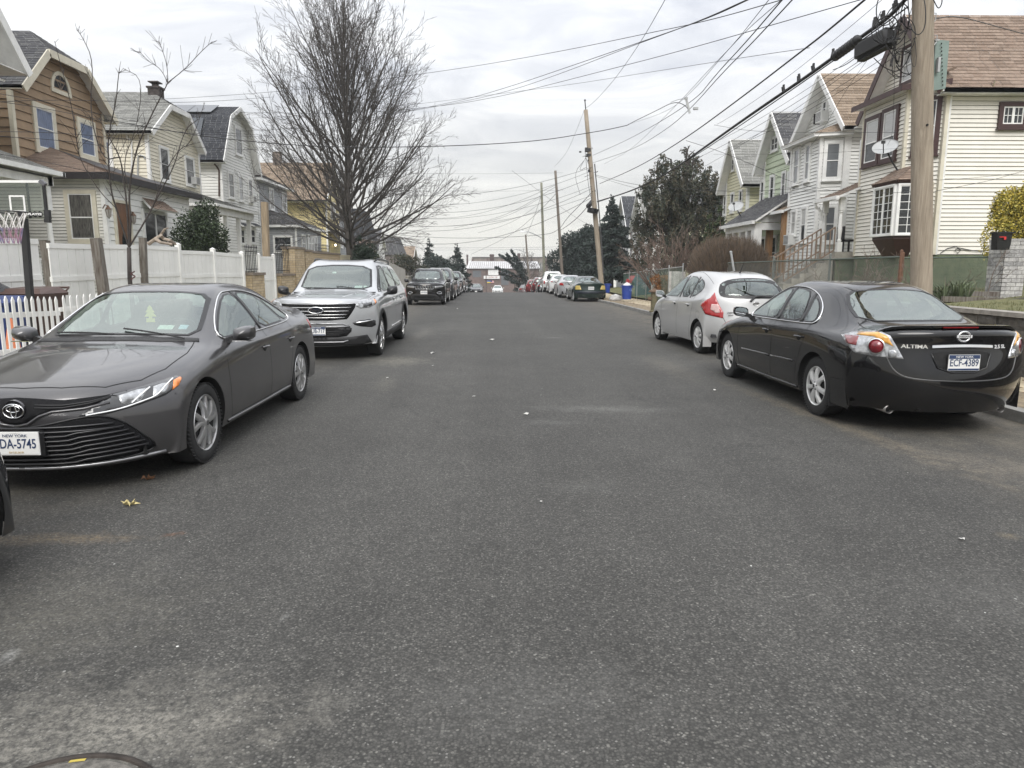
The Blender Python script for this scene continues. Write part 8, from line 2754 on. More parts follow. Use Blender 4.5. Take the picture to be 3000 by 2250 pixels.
def blob(label,name,cat,x,y,zb,rx,ry,h,mats,seed,n=6000,size=.07,group='shrubs',bumps=9,stem=True,top=1.0,zlow=.0,long=1.8,droop=0,sun=None):
 """a shrub: overlapping lobes of leaves, thicker at the skin, open in places"""
 t=thing(name,label,cat,(x,y,zb),0,group)
 rs0=random.Random(seed)
 lobes=[]
 for k in range(bumps):
  a=rs0.uniform(0,6.283)
  q=rs0.uniform(.2,.8)
  zz_=rs0.uniform(.22,.85)
  lobes.append((Vector((x+math.cos(a)*rx*q*(1.1-zz_*.5),y+math.sin(a)*ry*q*(1.1-zz_*.5),zb+zlow+(h-zlow)*zz_)),rs0.uniform(.28,.52)))
 lobes.append((Vector((x,y,zb+zlow+(h-zlow)*.5)),.62))
 if stem:
  st=MB()
  for lo,rr_s in lobes:
   st.tube([(x,y,zb-.1),Vector((x,y,zb)).lerp(lo,.5)+Vector((rs0.uniform(-.1,.1),rs0.uniform(-.1,.1),0)),lo],[.035,.025,.008],5)
  part('stem',st,M_BARKD,t,W_=1)
 def fn(rs):
  lo,q=lobes[rs.randrange(len(lobes))]
  d=Vector((rs.gauss(0,1),rs.gauss(0,1),rs.gauss(0,1)))
  d.normalize()
  k=rs.uniform(.45,1.0)**.5*rs.uniform(.86,1.08)
  p=lo+Vector((d.x*rx*q*k,d.y*ry*q*k,d.z*h*.5*q*k*top))
  if p.z<zb+.02:
   return None,None
  return p,None
 leafy(t,fn,n,size,mats,seed,'foliage',long,droop)
 return t
c=at_y(598,660,27.0)
blob('dark green holly bush behind the white fence','holly_bush','bush',c.x,c.y,.5,1.3,1.3,3.55,L_HOLLY,3,15000,.055,bumps=12,group='evergreen bushes')
blob('dark evergreen bush at the foot of the tall bare tree','evergreen_bush','bush',at_y(1062,720,40.5).x,40.5,1.0,1.1,1.0,2.0,L_YEW,4,6000,.06,group='evergreen bushes')
conifer('small pointed evergreen against the tall tree trunk',at_y(1050,700,41.2).x,41.2,1.0,2.7,.75,L_YEW,6,3500,.06,group='evergreen bushes',name='evergreen_bush',cat='bush')
bare('leafless thicket of fine brown twigs beside the beige fence',-11.2,60,5.5,2.6,31,r=.10,nb=20,clear=.1)
bare('small bare tree in front of the pink house',-12.2,72,5.6,3.0,32,r=.11,nb=22,clear=.15)
bare('bare tree between the two dark firs',-12.0,108,6.4,2.8,33,r=.12,nb=20,clear=.15,zb=-2.6)
bare('pinkish bare tree right of the near fir',-9.3,112,5.6,2.6,34,m=mat('pink_twig',(.20,.13,.12),.95),r=.10,nb=22,clear=.1,zb=-2.7)
for(u,vt,vb,y,r_,sd,lab)in((1257,694,790,92,2.0,41,'dark fir standing farther left above the brush'),(1339,712,815,84,1.9,42,'dark pointed fir beside the row of parked suvs')):
 a,b=at_y(u,vt,y),at_y(u,vb,y)
 conifer(lab,a.x,y,min(b.z,-1.4),a.z-min(b.z,-1.4),r_,L_SPRUCE,sd,7000,.13,group='evergreens down the street')
for(u,vt,y,rx_,sd,lab)in((1205,750,70,2.3,51,'brown green brush behind the black suv'),(1268,745,74,2.2,52,'dark evergreen brush below the farther fir'),(1305,740,80,2.0,53,'dark evergreen brush next to the near fir')):
 a=at_y(u,vt,y)
 blob(lab,'overgrown_bush','bush',a.x,y,-1.2,rx_,rx_,a.z+1.2,L_CEDAR if sd==51 else L_SPRUCE,sd,6000,.11,group='brush behind the parked suvs')
a=at_y(1795,572,59)
conifer('tall blue green spruce beside the leaning pole',a.x,59,-.3,a.z+.3,3.0,L_SPRUCE,61,26000,.13,group='evergreens on the lawn side',skirt=.17,ragged=.28)
a=at_y(1708,668,68)
blob('broad dark evergreen left of the spruce','evergreen_tree','tree',a.x,68,-.6,3.4,3.0,a.z+.6,L_SPRUCE,62,22000,.13,bumps=16,group='evergreens on the lawn side',zlow=.4)
conifer('pointed top of a dark evergreen behind the broad one',a.x+.6,70.5,-.6,a.z+1.3,2.6,L_SPRUCE,66,9000,.13,group='evergreens on the lawn side')
def shaggy(label,x,y,zb,seed):
 """the big ragged evergreen: tall leaders with hanging sprays"""
 t=thing('evergreen_tree',label,'tree',(x,y,zb),0,'evergreens on the lawn side')
 rs0=random.Random(seed)
 part('trunk',MB().tube([(x,y,zb-.2),(x+.1,y,zb+3),(x-.1,y,zb+6.5)],[.24,.16,.04],8),M_BARKD,t,W_=1)
 L_=[]
 for(u,v,q)in((1910,505,.8),(1945,470,.55),(1980,515,1.2),(2015,470,.7),(2035,450,.45),(2060,500,1.0),(2075,540,1.3),(1960,560,1.4),(1895,540,.6),(1880,560,.5),(1900,600,1.1),(1990,600,1.8),(2070,600,1.5),(1875,640,.7),(1930,660,1.4),(2010,680,1.8),(2085,660,1.4),(1890,700,1.0),(1960,730,1.5),(2050,740,1.5),(1926,495,.3),(1928,452,.25),(2022,425,.28),(2035,440,.3),(2060,455,.35),(2100,560,.7),(1885,760,1.0)):
  p=at_y(u,v,y)
  L_.append((p+Vector((0,rs0.uniform(-1.2,1.2),0)),q*.9))
  part('limb',MB().tube([(x,y,zb+max(.5,(p.z-zb)*.45)),Vector((x,y,p.z)).lerp(p,.5)+Vector((0,0,-.3)),p],[.10,.06,.015],5),M_BARKD,t,W_=1)
 cum,s_=[],0
 for p,q in L_:
  s_+=q**2.0
  cum.append(s_)
 import bisect
 strings=[]
 for k in range(1500):
  lo,q=L_[bisect.bisect(cum,rs0.uniform(0,s_*.9999))]
  d=Vector((rs0.gauss(0,1),rs0.gauss(0,1),rs0.gauss(0,1))).normalized()
  strings.append((lo+d*q*rs0.uniform(.35,1.0),rs0.uniform(.25,.75),rs0.randrange(3)))
 def fn(rs):
  p,l_,tn=strings[rs.randrange(len(strings))]
  u=rs.random()
  w_=.12*(1-u)+.03
  return p+Vector((rs.uniform(-w_,w_),rs.uniform(-w_,w_),-l_*u)),(tn if rs.random()<.7 else rs.randrange(3))
 leafy(t,fn,46000,.075,L_CEDAR,seed,'foliage',2.0,1.0)
 return t
a=at_y(1995,700,44.5)
shaggy('huge ragged evergreen with hanging sprays behind the clipped brown hedge',a.x,44.5,.0,71)
for(u,vt,y,r_,sd,lab)in((2112,585,37,.85,73,'tall narrow arborvitae beside the pale yellow house'),(2080,620,38.5,.8,74,'shorter arborvitae left of the tall narrow one')):
 a=at_y(u,vt,y)
 conifer(lab,a.x,y,.3,a.z-.3,r_,L_ARBOR,sd,9000,.07,group='arborvitae row',name='arborvitae',skirt=0,ragged=.1)
M_REDTW=mat('red_brown_twig',(.165,.120,.098),.95,var=.3,vscale=3)
M_HEDGE=mat('hedge_twig',(.155,.120,.092),.95,var=.4,vscale=2)
for(u,vt,y,sp,sd,lab)in((1985,618,35.5,2.3,81,'reddish leafless shrub in front of the ragged evergreen'),(1925,655,37.0,1.7,82,'smaller reddish leafless shrub left of the larger one')):
 a=at_y(u,vt,y)
 t=thing('bare_shrub',lab,'shrub',(a.x,y,.2),0,'leafless shrubs')
 T=Tree(sd)
 P_=dict(wob=.09,up=.03,rmin=.009,depth=4,kids=[6,5,4,3],ang=(18,42),len=.48,rad=.5,seg=.3,first=.2,taper=.3,lmin=.12)
 for k in range(16):
  az=k*2.4
  el=R(T.r.uniform(38,82))
  T.grow(Vector((a.x,y,.2)),Vector((math.cos(az)*math.cos(el),math.sin(az)*math.cos(el),math.sin(el))),(a.z-.2)*T.r.uniform(.62,.85),.045,1,P_)
 part('branches',T.mesh('branches'),M_REDTW,t,W_=1,fix=False)
hx0,hx1,hy0,hy1=7.9,10.7,26.0,31.5
htop=at_y(2120,698,27).z+.25
t=thing('hedge','rounded brown leafless hedge of dense twigs beside the sidewalk','hedge',((hx0+hx1)/2,28,.3),0)
rs=random.Random(9)
vs,fs,mi=[],[],[]
cx_,cy_=(hx0+hx1)/2,(hy0+hy1)/2
rx_,ry_=(hx1-hx0)/2,(hy1-hy0)/2
zb_=.25
for k in range(44000):
 a=rs.uniform(0,6.283)
 q=rs.random()**.5
 bx,by=cx_+math.cos(a)*rx_*q*.95,cy_+math.sin(a)*ry_*q*.95
 e=min(1,((abs(bx-cx_)/rx_)**2.6+(abs(by-cy_)/ry_)**2.6))
 topz=zb_+(htop-zb_)*(1-e)**.30*(1+.035*math.sin(bx*5)*math.cos(by*4))
 z0_=zb_+(topz-zb_)*rs.uniform(0,.9)
 d=Vector(((bx-cx_)*.35,(by-cy_)*.25,1)).normalized()+Vector((rs.uniform(-.35,.35),rs.uniform(-.35,.35),0))
 L=min(rs.uniform(.18,.5),(topz-z0_)*1.0+.12*rs.random())
 p=Vector((bx,by,z0_))
 e1=p+d.normalized()*L
 sd=Vector((rs.uniform(-1,1),rs.uniform(-1,1),0)).normalized()*rs.uniform(.004,.010)
 o=len(vs)
 vs+=[tuple(p-sd),tuple(p+sd),tuple(e1)]
 fs.append((o,o+1,o+2))
 mi.append(rs.randrange(3))
me=bpy.data.meshes.new('twigs')
me.from_pydata(vs,[],fs)
for m in(M_HEDGE,mat('hedge_twig_dark',(.085,.068,.055),.95),mat('hedge_twig_rust',(.18,.13,.088),.95)):
 me.materials.append(m)
me.polygons.foreach_set('material_index',mi)
part('twigs',me,None,t,W_=1,fix=False)
blob('rust orange low shrub behind the broken fence panels','low_shrub','shrub',at_y(1950,790,35).x,35,.2,.9,.8,1.35,leafmat('rust_leaves',(.30,.14,.05),(.22,.11,.05)),84,3500,.04,group='shrubs by the lawn side fence',long=3.0)
a=at_y(2985,620,17.6)
blob('golden yellow and green leaved shrub behind the stone pillar','golden_shrub','shrub',a.x+.18,17.6,.95,.85,.85,at_y(2960,548,17.6).z-.95,L_GOLD,91,24000,.036,bumps=15,group='shrubs by the lawn side fence',zlow=.7,long=1.6)
t=thing('bramble','tangle of bare arching stems behind the chain link fence','shrub',(9.2,16.8,.7),0,'shrubs by the lawn side fence')
T=Tree(15)
P_=dict(wob=.16,up=-.03,rmin=.004,depth=3,kids=[6,4,3],ang=(20,60),len=.5,rad=.6,seg=.15,first=.2,taper=.4,lmin=.12)
for k in range(46):
 T.grow(Vector((T.r.uniform(8.0,10.4),T.r.uniform(14.8,20.0),.68)),Vector((T.r.uniform(-.5,.5),T.r.uniform(-.5,.5),1)),T.r.uniform(.7,1.35),.012,1,P_)
part('stems',T.mesh('stems'),mat('bramble_stem',(.15,.115,.09),.95),t,W_=1,fix=False)
gl_=MB()
rs=random.Random(19)
for k in range(42):
 bx,by=rs.uniform(7.95,9.6),rs.uniform(13.3,18.5)
 for j in range(16):
  a=rs.uniform(0,6.28)
  h_,l_=rs.uniform(.25,.5),rs.uniform(.05,.35)
  d=Vector((math.cos(a),math.sin(a),0))
  sd=Vector((-math.sin(a),math.cos(a),0))*.012
  p=Vector((bx,by,yard_z(bx,by)))
  m1,e1=p+d*l_*.45+Vector((0,0,h_*.8)),p+d*l_+Vector((0,0,h_))
  gl_.add([p-sd,p+sd,m1+sd,m1-sd,e1],[(0,1,2,3),(3,2,4)])
o=part('sword_leaves',gl_,mat('iris_leaf',(.09,.115,.055),.7,var=.4,vscale=3),fix=False)
tag(o,'clumps of sword shaped green leaves along the chain link fence','plant',kind='stuff')
bare('leafless tree behind the far lamp posts',9.5,88,8.0,3.3,36,r=.13,nb=26,zb=-1.6)
bare('wide leafless tree in front of the workshop',5.5,132,7.5,4.0,37,r=.15,nb=26,zb=-3.0,rmin=.02)
bare('leafless tree left of the spruce behind the poles',11.5,84,8.6,3.6,38,r=.15,nb=28,zb=-1.3)
bare('leafless street tree low behind the white pickup',7.2,104,5.2,2.6,39,r=.10,nb=22,zb=-2.2)
a,b=at_y(1497,728,104),at_y(1550,850,104)
t=thing('pine_tree','leaning thin pine at the foot of the slope near the white car','tree',(b.x,104,-2.4),0,'trees along the street')
part('trunk',MB().tube([(b.x,104,-2.6),(a.x+1.2,104,(a.z-2.4)/2),tuple(a)],[.16,.11,.03],7),M_BARKD,t,W_=1)
bs=[(at_y(u,v,104+rnd.uniform(-.8,.8)),q*.8)for u,v,q in((1497,733,.35),(1484,745,.45),(1505,755,.5),(1470,750,.3),(1462,746,.2),(1500,775,.6),(1518,790,.7),(1475,790,.4),(1450,783,.4),(1462,800,.5),(1480,815,.6),(1500,825,.8),(1520,835,.9),(1540,815,.7),(1535,845,1.0),(1510,848,.9),(1560,838,.7))]
lm_=MB()
for p,q in bs:
 lm_.tube([(b.x-.4,104,-1.8+.5*max(0,p.z+1.8)),p],[.05,.015],4)
part('limb',lm_,M_BARKD,t,W_=1)
def fpine(rs):
 p,q=bs[rs.randrange(len(bs))]
 o=Vector((b.x-.4,104,-1.8+.5*max(0,p.z+1.8)))
 w_=rs.random()**.5
 return o.lerp(p,w_)+Vector((rs.gauss(0,.3),rs.gauss(0,.3),rs.gauss(0,.16)))*q*(1.3-.6*w_),None
leafy(t,fpine,9000,.12,L_SPRUCE,97,'foliage',2.2)
# ========================== PLACE THE CARS
def rr_(x,y):
 return(x,y,road_z(y))
grey_sedan((-3.32,7.17,0),0)
silver_suv((-3.12,14.6,0),0)
black_sedan((4.31,8.95,0),PI-R(-1.4))
silver_hatch((4.50,14.6,0),PI+R(4.0))
_t=thing('parked_car','dark car of which only the bumper corner and rear tyre are in the picture','car',(-3.48,1.77,0),PI,'cars parked along the fence side')
_b=Body(rows_scaled(SEDAN,1,1,1.0),NI=10,NJ=8)
for _y in(-1.41,1.41):
 _b.arch(_y,.34,.39)
part('body',_b.mesh(),paint_mat('paint_charcoal',(.02,.021,.023),.3,.3,.1,.05),_t,fix=False)
wells(_t,_b,(-1.41,1.41),.388,.34)
underbody(_t,-2.3,2.3,-1.41,1.41,.38,.86)
wheels(_t,(-1.41,1.41),.90,.34,.215,STYLE_PLAIN)
part('side_glass',_b.patch([(.8,-.7,.97),(.8,1.0,.99),(.8,.7,1.31),(.8,-.1,1.32)],90,.004,.08,True),M_TINT,_t)
black_jeep((-3.50,34.0+2.0,road_z(35)),0)
front_suv(rr_(-3.55,43.0),0,'tall dark grey suv with bright grille behind the black suv',(.030,.031,.034),(1.0,1.05,1.07),silver_grille=True)
front_suv(rr_(-3.55,49.6),0,'dark blue sedan third behind the silver suv',(.02,.024,.032),(1,1,1.02),'car','sedan',SEDAN,(-1.412,1.412))
front_suv(rr_(-3.6,55.6),0,'black compact suv fourth behind the silver suv',(.012,.012,.013),(.95,.92,.95))
front_suv(rr_(-3.65,61.6),0,'grey hatch backed suv fifth behind the silver suv',(.06,.062,.065),(.95,.92,.93))
front_suv(rr_(-4.6,90),0,'dark wagon standing far down the slope beside the fence',(.02,.02,.022),(.95,.95,.92))
front_suv(rr_(-3.0,98),0,'black sedan far down the slope next to the dark wagon',(.012,.012,.014),(1,1,1),'car','sedan',SEDAN,(-1.412,1.412))
_c=front_suv(rr_(-.1,119),0,'white car driving up the slope in the middle of the road',(.72,.72,.70),(1,1,1),'car','sedan',SEDAN,(-1.412,1.412))
_c['group']='cars driving on the road'
gs,gb=rear_car((5.0,40.9,road_z(40)),PI+R(1.5),'dark green older sedan with yellowed corner lamps','car',(.012,.026,.022),sc=(.965,.955,.965),metal=.1,plate_z=.76,ptxt='KJR-8104',NI=9,lampm=mat('yellowed_lens',(.52,.40,.13),.25,coat=.6),lamp=[(.55,2.4,.70),(.62,2.3,.93),(.78,2.2,.93),(.84,2.1,.90),(.84,2.1,.70)])
part('bumper_band',gb.patch([(-.84,2.2,.46),(.84,2.2,.46),(.84,2.2,.60),(-.84,2.2,.60)],180,.010,.1),mat('bumper_navy',(.012,.017,.026),.4),gs,S_=1)
part('exhaust_pipe',MB().lathe([(.03,-.2),(.04,0),(.043,-.2)],(.45,2.38,.30),'y',12),M_CHROME,gs)
rear_car(rr_(4.75,47.3),PI,'silver grey sedan with round red tail lamp in front of the dark green one','car',(.42,.43,.44),lamp=[(.60,2.4,.80),(.66,2.3,.96),(.80,2.1,.97),(.86,1.95,.90),(.84,2.1,.80)])
rear_car(rr_(4.7,54.3),PI,'white sedan with narrow red tail lamps','car',(.70,.70,.69),metal=0,lamp=[(.40,2.4,.90),(.60,2.3,.97),(.84,2.0,.97),(.87,1.95,.93),(.62,2.35,.86)],bumper=[(-.70,2.4,.26),(.70,2.4,.26),(.62,2.4,.42),(-.62,2.4,.42)])
rear_car(rr_(4.7,61.6),PI,'white pickup truck with dark rear window','pickup truck',(.62,.62,.61),'pickup',metal=.2,lamp=[(.82,2.8,1.12),(.94,2.7,1.12),(.95,2.7,.88),(.84,2.8,.86)],bumper=[(-.92,2.8,.44),(.92,2.8,.44),(.92,2.8,.60),(-.92,2.8,.60)],plate_z=.70)
rear_car(rr_(4.6,69.0),PI,'black sedan hidden behind the white pickup','car',(.012,.012,.013),lamp=[(.60,2.4,.80),(.66,2.3,.96),(.84,2.1,.92),(.84,2.1,.80)],inside=False)
rear_car((4.45,76,-1.05),PI,'dark red suv beyond the white pickup','suv',(.10,.008,.010),'suv',sc=(.95,.95,.95),lamp=[(.70,2.5,1.08),(.92,2.2,1.12),(.95,2.1,1.0),(.72,2.4,.92)],inside=False,NI=6)
rear_car((4.1,84,-1.40),PI,'red compact suv farthest along the lawn side kerb','suv',(.16,.010,.012),'suv',sc=(.95,.92,.94),lamp=[(.70,2.5,1.08),(.92,2.2,1.12),(.95,2.1,1.0),(.72,2.4,.92)],inside=False,NI=6)
rear_car((3.6,96,-2.05),PI,'grey car with a red patch just over the crest','car',(.16,.12,.12),'sedan',lamp=[(.45,2.4,.82),(.60,2.3,.97),(.84,2.1,.95),(.84,2.1,.82)],inside=False,NI=6)
# ========================== FENCES, WALLS, POLES, WIRES, BINS
M_VINYL=mat('white_vinyl',(.80,.80,.77),.45,var=.05,vscale=2,dirt=.25)
M_VINYLB=mat('beige_vinyl',(.66,.59,.42),.5,var=.06,vscale=2,dirt=.2)
M_OLDWOOD=mat('old_grey_timber',(.215,.20,.175),.9,var=.5,vscale=5,bump=.9,bscale=18,stretch=(7,7,.6),col2=(.085,.065,.05))
M_POLE=mat('utility_pole_wood',(.40,.34,.265),.85,var=.5,vscale=4,bump=.9,bscale=14,stretch=(10,10,.35),col2=(.25,.205,.155),dirt=.3)
M_POLED=mat('dark_pole_wood',(.17,.145,.12),.9,var=.4,vscale=4,bump=.6,stretch=(8,8,.4))
M_CABLE=mat('black_cable',(.010,.010,.011),.6)
M_CABLEG=mat('grey_cable',(.07,.07,.072),.6)
XF=-8.7
def panel_section(label,y0,y1,zt0,zt1,X=XF,m=None,boards=None,mid=.62,posts=(1,1),group='white fence sections',capz=.07,z0=None):
 """a section > boards, rails, posts; the top runs from zt0 to zt1"""
 m=m or M_VINYL
 zb=z0 if z0 is not None else yard_z(X,(y0+y1)/2)+.02
 t=thing('fence_section',label,'fence',(X,(y0+y1)/2,zb),0,group)
 n=boards or max(4,int((y1-y0)/.28))
 for k in range(n):
  a,b=y0+(y1-y0)*k/n,y0+(y1-y0)*(k+1)/n
  za,zb2=zt0+(zt1-zt0)*k/n,zt0+(zt1-zt0)*(k+1)/n
  zt_=min(za,zb2)-.05
  part('board',MB().box(X-.012,X+.012,a+.007,b-.007,zb,zt_),m,t,W_=1)
 rr_l=lambda f0,wd_:MB().beam((X,y0,zb+(zt0-zb)*f0),(X,y1,zb+(zt1-zb)*f0),.055,wd_,up=(0,0,1))
 part('top_rail',MB().beam((X,y0,zt0-.05),(X,y1,zt1-.05),.055,.10),m,t,W_=1)
 part('middle_rail',rr_l(mid,.10),m,t,W_=1)
 part('bottom_rail',rr_l(.03,.10),m,t,W_=1)
 for f,yy,zz_ in((posts[0],y0,zt0),(posts[1],y1,zt1)):
  if f:
   mb=MB().box(X-.062,X+.062,yy-.062,yy+.062,zb-.1,zz_+capz)
   mb.add([(X-.075,yy-.075,zz_+capz),(X+.075,yy-.075,zz_+capz),(X+.075,yy+.075,zz_+capz),(X-.075,yy+.075,zz_+capz),(X,yy,zz_+capz+.05)],[(0,1,4),(1,2,4),(2,3,4),(3,0,4),(0,3,2,1)])
   part('post',mb,m,t,W_=1)
 return t
def fy_(u,X=XF):
 return at_x(u,750,X).y
def fz_(u,v,X=XF):
 return at_x(u,v,X).z
for i,(u0,v0,u1,v1,ps,lab)in enumerate(((-160,694,113,700,(0,0),'white vinyl fence section behind the basketball hoop pole'),(143,712,268,716,(0,0),'white vinyl fence section between first and second timber posts'),(298,715,405,718,(0,0),'white vinyl fence section behind the young bare tree'),(428,718,523,724,(0,1),'white vinyl fence section right of the straight timber post'),(523,733,624,737,(0,1),'white vinyl fence section in front of the holly bush'),(624,737,708,746,(0,1),'white vinyl fence section with sloping top, ending at the iron fence'))):
 panel_section(lab,fy_(u0),fy_(u1),fz_(u0,v0),fz_(u1,v1),posts=ps)
panel_section('white vinyl gate leaf standing between the iron fence parts',fy_(757),fy_(800),fz_(757,751),fz_(800,752),posts=(1,1),mid=.55)
M_TIMB=M_OLDWOOD
for(ub,vb,ut,vt,wpx,y,lab)in((158,900,131,705,27,15.6,'dark square timber post, first from the hoop'),(310,900,281,698,32,14.9,'leaning weathered timber post, the thickest of the three'),(424,860,418,696,22,17.6,'straight grey timber post beside the young tree')):
 b_,t_=at_y(ub,vb,y),at_y(ut,vt,y)
 d=(t_-b_).normalized()
 b_=b_-d*((b_.z-road_z(y))/max(.2,d.z))
 w_=wpx*y/2060*.72
 tag(part('timber_post',MB().beam(b_,t_,w_,w_,up=(0,1,0)),M_TIMB),lab,'post','timber posts along the fence')
bp=at_y(776,730,27.5)
tp2=at_y(775,592,27.5)
tag(part('timber_post',MB().beam((bp.x,27.5,.3),tp2,.22,.22,up=(0,1,0)),mat('tan_timber',(.30,.235,.16),.9,var=.4,vscale=5,stretch=(6,6,.5))),'tall tan timber post rising behind the white gate leaf','post','timber posts along the fence')
def picket_run(label,u0,v0,u1,v1,n,X=-6.9,hgt=.95,skip=()):
 y0,y1=at_x(u0,v0,X).y,at_x(u1,v1,X).y
 z0,z1=at_x(u0,v0,X).z,at_x(u1,v1,X).z
 t=thing('picket_fence',label,'fence',(X,(y0+y1)/2,.12),0,'white picket fences')
 w_=.062
 for k in range(n):
  y=y0+(y1-y0)*k/(n-1)
  zt_=z0+(z1-z0)*k/(n-1)+rnd.uniform(-.008,.008)
  zb=zt_-hgt
  part('picket',MB().prism([(X+.02,y-w_/2,zb),(X+.02,y+w_/2,zb),(X+.02,y+w_/2,zt_-.055),(X+.02,y,zt_),(X+.02,y-w_/2,zt_-.055)],(.015,0,0)),M_VINYL,t,W_=1)
 for f in(.18,.72):
  part('rail',MB().beam((X,y0-.1,z0-hgt*(1-f)),(X,y1+.1,z1-hgt*(1-f)),.035,.075),M_VINYL,t,W_=1)
 return t
picket_run('white picket fence run in front of the bins, left of the grey sedan',-230,868,157,868,19)
picket_run('short white picket run half hidden by the grey sedan windscreen',180,866,330,856,9,X=-7.6,hgt=.85)
def bin_(label,x,y,z,m,h=1.0,w_=.55,group='wheeled bins behind the picket fence',lidm=None,wheels_=True,rot=.0):
 t=thing('wheeled_bin',label,'bin',(x,y,z),rot,group)
 mb=MB()
 b0,b1=w_*.40,w_*.5
 mb.add([(-b0,-b0,0),(b0,-b0,0),(b0,b0,0),(-b0,b0,0),(-b1,-b1,h*.92),(b1,-b1,h*.92),(b1,b1,h*.92),(-b1,b1,h*.92)],[(0,3,2,1),(0,1,5,4),(1,2,6,5),(2,3,7,6),(3,0,4,7)])
 mb.box(-b1-.03,b1+.03,-b1-.03,b1+.03,h*.88,h*.92)
 part('body',mb,m,t)
 lid=MB().add([(-b1-.04,-b1-.05,h*.921),(b1+.04,-b1-.05,h*.921),(b1+.04,b1+.04,h*.921),(-b1-.04,b1+.04,h*.921),(-b1*.8,-b1*.7,h),(b1*.8,-b1*.7,h),(b1*.8,b1*.8,h*1.02),(-b1*.8,b1*.8,h*1.02)],[(0,1,5,4),(1,2,6,5),(2,3,7,6),(3,0,4,7),(4,5,6,7)])
 part('lid',lid,lidm or m,t)
 part('handle',MB().tube([(-b1,b1+.02,h*.95),(-b1,b1+.12,h*1.0),(b1,b1+.12,h*1.0),(b1,b1+.02,h*.95)],.018,6),lidm or m,t)
 if wheels_:
  for s_ in(-1,1):
   part('wheel',MB().lathe([(.001,s_*(b0+.02)),(.12,s_*(b0+.02)),(.12,s_*(b0-.04)),(.001,s_*(b0-.04))],(0,b0-.02,.12),'x',14),M_RUBBER,t)
 return t
M_BINBR=mat('brown_bin_plastic',(.060,.028,.020),.45,var=.2,vscale=6)
M_BINBL=mat('blue_bin_plastic',(.025,.060,.30),.42,var=.15,vscale=6)
M_BINBK=mat('black_bin_plastic',(.012,.012,.014),.4,var=.2,vscale=6)
g0=at_y(95,860,12.6)
bin_('brown wheeled bin with rounded lid behind the picket fence',g0.x,12.6,.13,M_BINBR,1.12,.72)
g1=at_y(-8,870,11.6)
bin_('dark blue wheeled bin at the left edge behind the pickets',g1.x,11.6,.13,mat('navy_bin_plastic',(.012,.03,.12),.45),1.0,.56)
bg_=MB()
rs=random.Random(4)
p=at_y(-5,850,12.4)
vs,fs=[],[]
for i in range(7):
 for k in range(10):
  a,f=2*PI*k/10,i/6
  r_=.32*math.sin(PI*min(1,f*.9+.12))**.7*rs.uniform(.85,1.1)
  vs.append((p.x+math.cos(a)*r_,p.y+math.sin(a)*r_,.75+.62*f))
for i in range(6):
 for k in range(10):
  fs.append((i*10+k,i*10+(k+1)%10,(i+1)*10+(k+1)%10,(i+1)*10+k))
bg_.add(vs,fs)
tag(part('refuse_sack',bg_,mat('black_plastic_bag',(.010,.010,.012),.25,bump=.8,bscale=18),S_=1),'bulging black refuse sack at the left edge above the blue bin','rubbish bag')
cn=thing('traffic_cone','faded orange cone behind the picket fence','traffic cone',tuple(at_y(32,960,11.0).xy)+(.13,))
part('cone',MB().lathe([(.14,.03),(.03,.70),(.001,.71)],(0,0,0),'z',14),mat('faded_orange',(.55,.17,.07),.6,var=.3,vscale=8),cn,S_=1)
part('base',MB().box(-.19,.19,-.19,.19,0,.04),mat('faded_orange',(.5,.12,.04)),cn)
hy=10.6
pt,pb=at_y(70,640,hy),at_y(78,872,hy)
t=thing('basketball_hoop','portable basketball hoop with clear backboard marked PLAY22 and ragged net','basketball hoop',(pb.x,hy,.13))
part('pole',MB().beam((pb.x+.02,hy,.2),pt,.078,.078,up=(0,1,0)),M_MATTE,t,W_=1)
part('base',MB().cbox((pb.x-.2,hy+.3,.22),(.7,1.0,.2),None,.8),M_MATTE,t,W_=1)
q=lambda u,v,dy=0:at_y(u,v,hy+dy)
BK=-.12
tl,br=q(-60,532,BK),q(134,642,BK)
bbm=glass_mat('clear_acrylic',(.86,.88,.86),.05,.5)
bb=part('backboard',MB().box(tl.x,br.x,hy+BK,hy+BK+.012,br.z,tl.z),bbm,t,W_=1)
fr=MB()
c0,c1=q(-60,532,BK),q(140,650,BK)
fr.box(c0.x,c1.x-.02,hy+BK-.01,hy+BK+.02,tl.z-.015,tl.z+.02)
part('top_frame',fr,M_WHITE,bb,W_=1)
part('side_frame',MB().box(br.x,br.x+.035,hy+BK-.012,hy+BK+.022,br.z,tl.z-.05),M_BLACK,bb,W_=1)
part('corner_pad',MB().beam(q(118,530,BK),q(133,542,BK),.06,.05),mat('pad_grey',(.10,.10,.11),.6),bb,W_=1)
part('lower_pad',MB().box(q(64,0,BK).x,br.x+.06,hy+BK-.03,hy+BK+.035,q(0,652,BK).z,q(0,641,BK).z).box(br.x+.0,br.x+.065,hy+BK-.031,hy+BK+.036,q(0,641,BK).z,q(0,615,BK).z),M_MATTE,bb,W_=1)
part('upright',MB().box(q(24,0).x,q(28,0).x,hy-.06,hy-.03,q(0,640).z,q(0,536).z).box(q(75,0).x,q(80,0).x,hy-.06,hy-.03,q(0,640).z,q(0,536).z),M_MATTE,bb,W_=1)
sq=MB()
a_,b__=q(26,573,BK),q(77,621,BK)
for(x0_,x1_,z0_,z1_)in((a_.x,b__.x,a_.z-.02,a_.z+.004),(a_.x,b__.x,b__.z,b__.z+.022),(a_.x,a_.x+.025,b__.z+.022,a_.z-.02),(b__.x-.025,b__.x,b__.z+.022,a_.z-.02)):
 sq.box(x0_,x1_,hy+BK-.006,hy+BK-.001,z0_,z1_)
part('target_square',sq,M_WHITE,bb,W_=1)
lc=q(105,628,BK)
m=text_mesh('PLAY22',.066,.002,1.25,.004)
